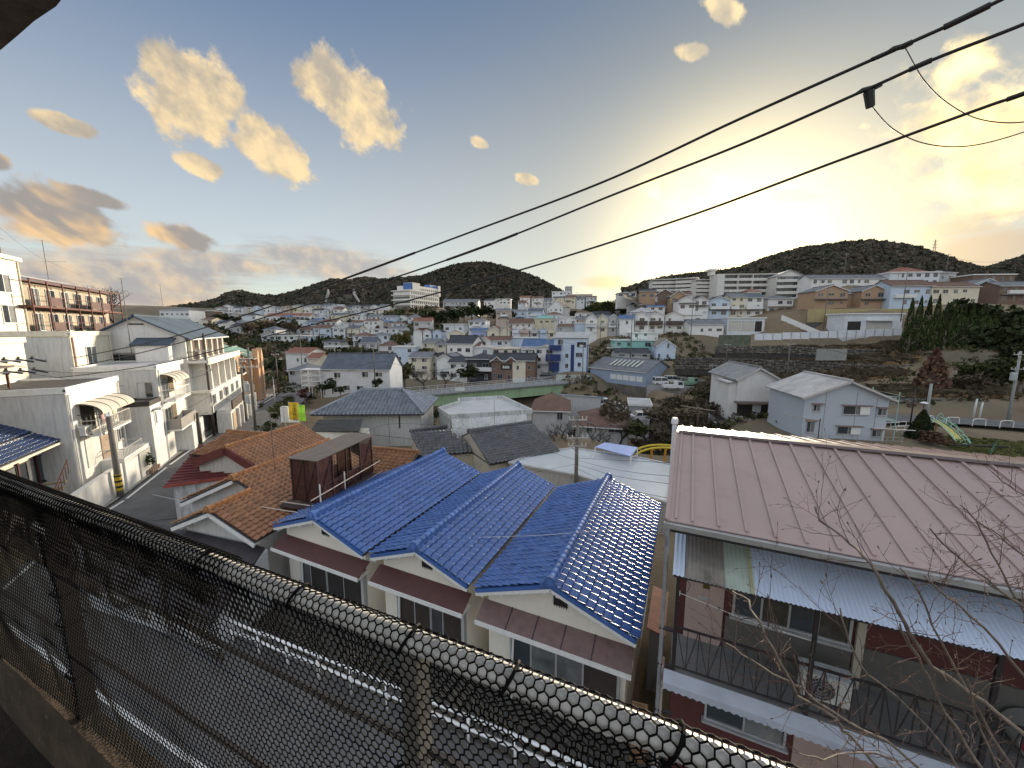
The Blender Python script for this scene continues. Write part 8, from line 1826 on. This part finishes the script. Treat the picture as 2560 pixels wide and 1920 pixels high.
aerial('thin aerial mast on the brown tiled roof', 686, 1160, 1030, 18, ((.98, .5, 0, 0),)); aerial('tall thin aerial mast before the gabled block', 330, 890, 695, 38, ((.99, .6, 0, 0),), .03); aerial('aerial on the rusty balcony block roof', 120, 690, 600, 42, ((.98, 1.4, 0, .1), (.4, 2.4, .8, 0)), .03); aerial('thin mast on the left skyline', 408, 775, 710, 150, ((.97, 1.6, 0, 0),), .06); aerial('tall mast on the grey hip-roofed house', 974, 1105, 985, 36, ((.98, .6, 0, 0),), .02); aerial('aerial on the white stained building', 1236, 1075, 1000, 40, ((.55, .9, 0, 0),), .02); aerial('aerial mast on the cream block at the left edge', 6, 655, 590, 42, ((.9, .8, 0, 0), (.5, .6, 0, 0)), .04)
py = thing('transmission_tower', 'distant lattice transmission tower on the right hill', 'tower', PY(2333, 642, 440)); q = MB()
for k in range(7):
    z0, z1 = k * 2.6, (k + 1) * 2.6; w0, w1 = 2.2 * (1 - z0 / 20), 2.2 * (1 - z1 / 20)
    for s in (-1, 1): q.bar((s * w0, 0, z0), (s * w1, 0, z1), .25).bar((s * w0, 0, z0), (-s * w1, 0, z1), .15)
q.build('lattice', steelp, py)
for z in (10, 13, 16): MB().bar((-3, 0, z), (3, 0, z), .25).build('crossarm', steelp, py)

# ------------------------------------------------------------------ vehicles
tyre = M('tyre_rubber', (.012, .012, .012), .85); rimm = M('wheel_rim', (.35, .36, .37), .35, metal=.7); lampr = M('tail_lamp', (.35, .01, .01), .3); lampw = M('head_lamp', (.7, .7, .68), .15)
def car(label, p, rz, kind, colr, paint):
    r = thing({'van': 'parked_van', 'truck': 'parked_truck', 'car': 'parked_car'}[kind], label, {'van': 'van', 'truck': 'truck', 'car': 'car'}[kind], p, rz, 'parked vehicles')
    pm = M('car_paint_' + paint, colr, .25, .03, 1, coat=.6); W = 1.5
    if kind == 'car': body = [(0, .3), (4.0, .3), (4.05, .62), (3.95, .85), (2.95, .95), (.35, 1.0), (.05, .9), (-.02, .6)]; cab = [(.35, .98), (2.95, .94), (2.25, 1.48), (.85, 1.52)]; Lw = (.75, 3.25)
    elif kind == 'van': body = [(0, .3), (3.4, .3), (3.42, .7), (3.3, 1.02), (.05, 1.02), (-.02, .7)]; cab = [(.04, 1.0), (3.25, 1.0), (2.85, 1.78), (.18, 1.84)]; Lw = (.6, 2.75)
    else: body = [(0, .45), (2.6, .45), (2.6, .75), (0, .75)]; cab = None; Lw = (.6, 3.0)
    b = MB().prism_y([(x, z) for x, z in body], -W / 2, W / 2).build('body', pm, r)
    if cab:
        (a, za), (b_, zb_), (c, zc), (d, zd) = cab; i = .12
        g = MB().hexa([(a, -W / 2 + .03, za), (b_, -W / 2 + .03, zb_), (b_, W / 2 - .03, zb_), (a, W / 2 - .03, za)], [(d, -W / 2 + i, zd), (c, -W / 2 + i, zc), (c, W / 2 - i, zc), (d, W / 2 - i, zd)]).build('glazing', glass, r)
        MB().hexa([(d - .02, -W / 2 + i - .02, zd - .02), (c + .02, -W / 2 + i - .02, zc - .02), (c + .02, W / 2 - i + .02, zc - .02), (d - .02, W / 2 - i + .02, zd - .02)], [(d + .1, -W / 2 + i + .06, zd + .07), (c - .1, -W / 2 + i + .06, zc + .07), (c - .1, W / 2 - i - .06, zc + .07), (d + .1, W / 2 - i - .06, zd + .07)]).build('roof', pm, r)
        for s in (-1, 1):
            for (x0, z0, x1, z1) in ((a, za, d, zd), (b_, zb_, c, zc), ((a + b_) / 2, za, (c + d) / 2, zd)): MB().bar((x0, s * (W / 2 - .02), z0), (x1, s * (W / 2 - i + .005), z1), .09, .05).build('pillar', pm, r)
    else:
        MB().prism_y([(2.5, .45), (4.2, .45), (4.25, 1.1), (3.95, 1.95), (2.65, 2.0), (2.5, 1.9)], -W / 2, W / 2).build('cab', pm, r); MB().prism_y([(4.19, 1.15), (4.26, 1.15), (3.99, 1.9), (3.94, 1.9)], -W / 2 + .1, W / 2 - .1).build('windscreen', glass, r)
        for s in (-1, 1): MB().prism_y([(3.0, 1.15), (4.05, 1.15), (3.85, 1.8), (3.0, 1.8)], s * (W / 2 + .004) - .004, s * (W / 2 + .004) + .004).build('side_window', glass, r); bx('bed_side', pm, r, 0, 2.48, s * W / 2 - .04, s * W / 2 + .04, .76, 1.12)
        bx('tailboard', pm, r, -.05, .02, -W / 2, W / 2, .5, 1.12)
    L = body[1][0] if cab else 4.2
    for x in Lw:
        for s in (-1, 1): w = MB().tube([(x, s * W / 2 - .09, .3), (x, s * W / 2 + .09, .3)], .3, 14).build('wheel', tyre, r); MB().tube([(x, s * (W / 2 + .095), .3), (x, s * (W / 2 + .075), .3)], .18, 10).build('rim', rimm, w)
    for s in (-1, 1): bx('tail_light', lampr, r, -.05, .0, s * .55 - .12, s * .55 + .12, .62, .85); bx('headlight', lampw, r, L - .02, L + .06, s * .55 - .14, s * .55 + .14, .6, .78)
    bx('front_bumper', M('bumper_dark', (.05, .05, .055), .6), r, L - .05, L + .08, -W / 2 + .03, W / 2 - .03, .32, .5)
WHT = (.70, .71, .72)
car('small white van parked beside the pale blue shed', PY(1484, 1020, 72), R(8), 'van', WHT, 'white'); car('second white kei van half hidden by the shrubs', PY(1520, 1028, 70), R(-35), 'van', WHT, 'white'); car('white hatchback on the lane below the warehouse', PY(1578, 1052, 62), R(6), 'car', WHT, 'white')
car('white minivan parked against the warehouse end', PY(1633, 962, 90), R(5), 'van', WHT, 'white'); car('white flatbed truck in the yard by the warehouse', PY(1657, 974, 84), R(-4), 'truck', WHT, 'white'); car('pale green kei truck in the yard', PY(1706, 967, 87), R(25), 'truck', (.25, .38, .28), 'green'); car('white van behind the flatbed truck', PY(1662, 958, 93), R(8), 'van', (.6, .6, .6), 'silver')
car('dark car parked at the street left of the shop sign', PZ(595, 1042, -12.4), LRZ, 'car', (.02, .022, .025), 'black'); car('white van under the transformer pole on the street', PZ(606, 1022, -12.7), LRZ, 'van', WHT, 'white')
for i, x in enumerate((1350, 1372)): car(f'{("left", "right")[i]} one of two dark cars behind the bridge railing', PY(x, 944, 109), R(-12), 'car', (.03, .03, .035), 'charcoal')
yd = thing('yard_fence', 'low metal sheet fence round the lorry yard', 'fence', PY(1617, 972, 86), R(-16))
for i in range(6): bx('panel', galv, yd, i * 2.2, i * 2.2 + 2.16, 0, .05, 0, 1.0); bx('base_wall', concrete, yd, i * 2.2, i * 2.2 + 2.19, -.05, .2, -4, -.02)

# ------------------------------------------------------------------ park: slide, bars, road
prk = [PZ(2180, 1062, -11.9), PZ(2300, 1060, -11.9), PZ(2420, 1066, -11.9), PZ(2560, 1076, -11.9), PZ(2760, 1092, -11.9)]
tag(ribbon('park_road', [Vector((p.x, p.y, p.z + .25)) for p in prk], -4.6, .0, 0, asphalt), kind='structure')
gh = thing('hoop_barrier', 'row of pale hoop barriers along the park road', 'barrier', prk[1])
for i in range(7):
    p = prk[1].lerp(prk[4], i / 6.5) - prk[1]; MB().tube([p + Vector((0, 0, .2)), p + Vector((.02, 0, .95)), p + Vector((.2, 0, 1.08)), p + Vector((1.4, 0, 1.06)), p + Vector((1.6, 0, .93)), p + Vector((1.62, 0, .2))], .05, 6).build('hoop', whitep, gh)
def slide():
    K = [PY(2336, 1050, 44), PY(2362, 1066, 42.6), PY(2388, 1090, 41), PY(2405, 1112, 39.6), PY(2410, 1130, 38.6), PY(2398, 1146, 37.8), PY(2375, 1152, 37.2)]
    C = catmull(K, 8); o = Vector((K[0].x, K[0].y, -12)); r = thing('playground_slide', 'curving playground slide with pale green rails and yellow chute', 'slide', o)
    gm = M('pale_green_rail', (.36, .62, .48), .4, .08, 2); rails = {k: [] for k in ('l', 'r', 'lt', 'rt')}; ch = MB(); vs = []
    for i, p in enumerate(C):
        d = (C[min(i + 1, len(C) - 1)] - C[max(i - 1, 0)]); d.z = 0; d.normalize(); s = Vector((d.y, -d.x, 0)) * .42; q = p - o
        vs += [q - s * .8, q + s * .8]; rails['l'].append(q - s + Vector((0, 0, .12))); rails['r'].append(q + s + Vector((0, 0, .12))); rails['lt'].append(q - s * 1.25 + Vector((0, 0, .45))); rails['rt'].append(q + s * 1.25 + Vector((0, 0, .45)))
    n = len(C); h = n // 2; ch.add(vs[:2 * h + 2], [(2 * i, 2 * i + 1, 2 * i + 3, 2 * i + 2) for i in range(h)]).build('upper_chute', M('yellow_chute', (.55, .50, .12), .5), r); MB().add(vs[2 * h:], [(2 * i, 2 * i + 1, 2 * i + 3, 2 * i + 2) for i in range(n - h - 1)]).build('lower_chute', M('blue_chute', (.10, .20, .42), .5), r)
    for k, P in rails.items(): MB().tube(P, .035, 6).build('rail', gm, r)
    for i in range(4, n - 2, 5):
        a, b = rails['l'][i], rails['r'][i]; m = (a + b) / 2 + Vector((0, 0, 1.0)); MB().tube(catmull([a, a.lerp(m, .6) + (a - b) * .18, m, b.lerp(m, .6) + (b - a) * .18, b], 4), .03, 5).build('hoop', gm, r)
    for i in (2, 12, 22, 32): q = C[i] - o; MB().tube([q, Vector((q.x, q.y, -.3))], .09, 8).build('leg', M('orange_leg', (.40, .24, .08), .6), r)
slide()
for i in range(3): 
    b = thing('exercise_bar', f'{ORD[i]} of the white exercise bars beside the pale house', 'bars', PY(2225 + i * 14, 1075 + i * 10, 46 - i * 1.5), 0, 'white exercise bars'); MB().tube([(0, 0, -.5), (0, 0, 1.0), (2.2, .3, 1.0), (2.2, .3, -.5)], .04, 6).build('bar', whitep, b); MB().tube([(.2, .8, -.5), (.2, .8, .7), (2.0, 1.0, .7), (2.0, 1.0, -.5)], .04, 6).build('bar', whitep, b)
sp_ = thing('dark_steps', 'wide dark timber steps right of the slide', 'steps', PY(2425, 1160, 36), R(-8))
for i in range(8): bx('step', M('dark_timber', (.03, .027, .025), .9, .2, 2), sp_, 0, 5.2, i * .32, i * .32 + .3, -.6 + i * .24, -.4 + i * .24)
gf = thing('mesh_fence', 'green mesh fence round the park corner', 'fence', PY(2470, 1165, 35), R(35))
for i in range(4): MB().tube([(i * 1.8, 0, -1), (i * 1.8, 0, 1.6)], .035, 6).build('post', M('green_post', (.06, .16, .10), .6), gf)
for i in range(14): MB().bar((0, 0, .1 + i * .11), (5.4, 0, .1 + i * .11), .012).build('mesh_wire', M('green_post', (.06, .16, .10)), gf)
rr_ = thing('rail_fence', 'thin steel rail fence in front of the pale blue-grey house', 'fence', PY(2000, 1108, 40.5), R(-10))
for i in range(8): MB().bar((i * 1.35, 0, -1), (i * 1.35, 0, 1.1), .05).build('post', galv, rr_)
for z in (.3, .7, 1.08): MB().bar((0, 0, z), (9.6, 0, z), .035).build('rail', galv, rr_)
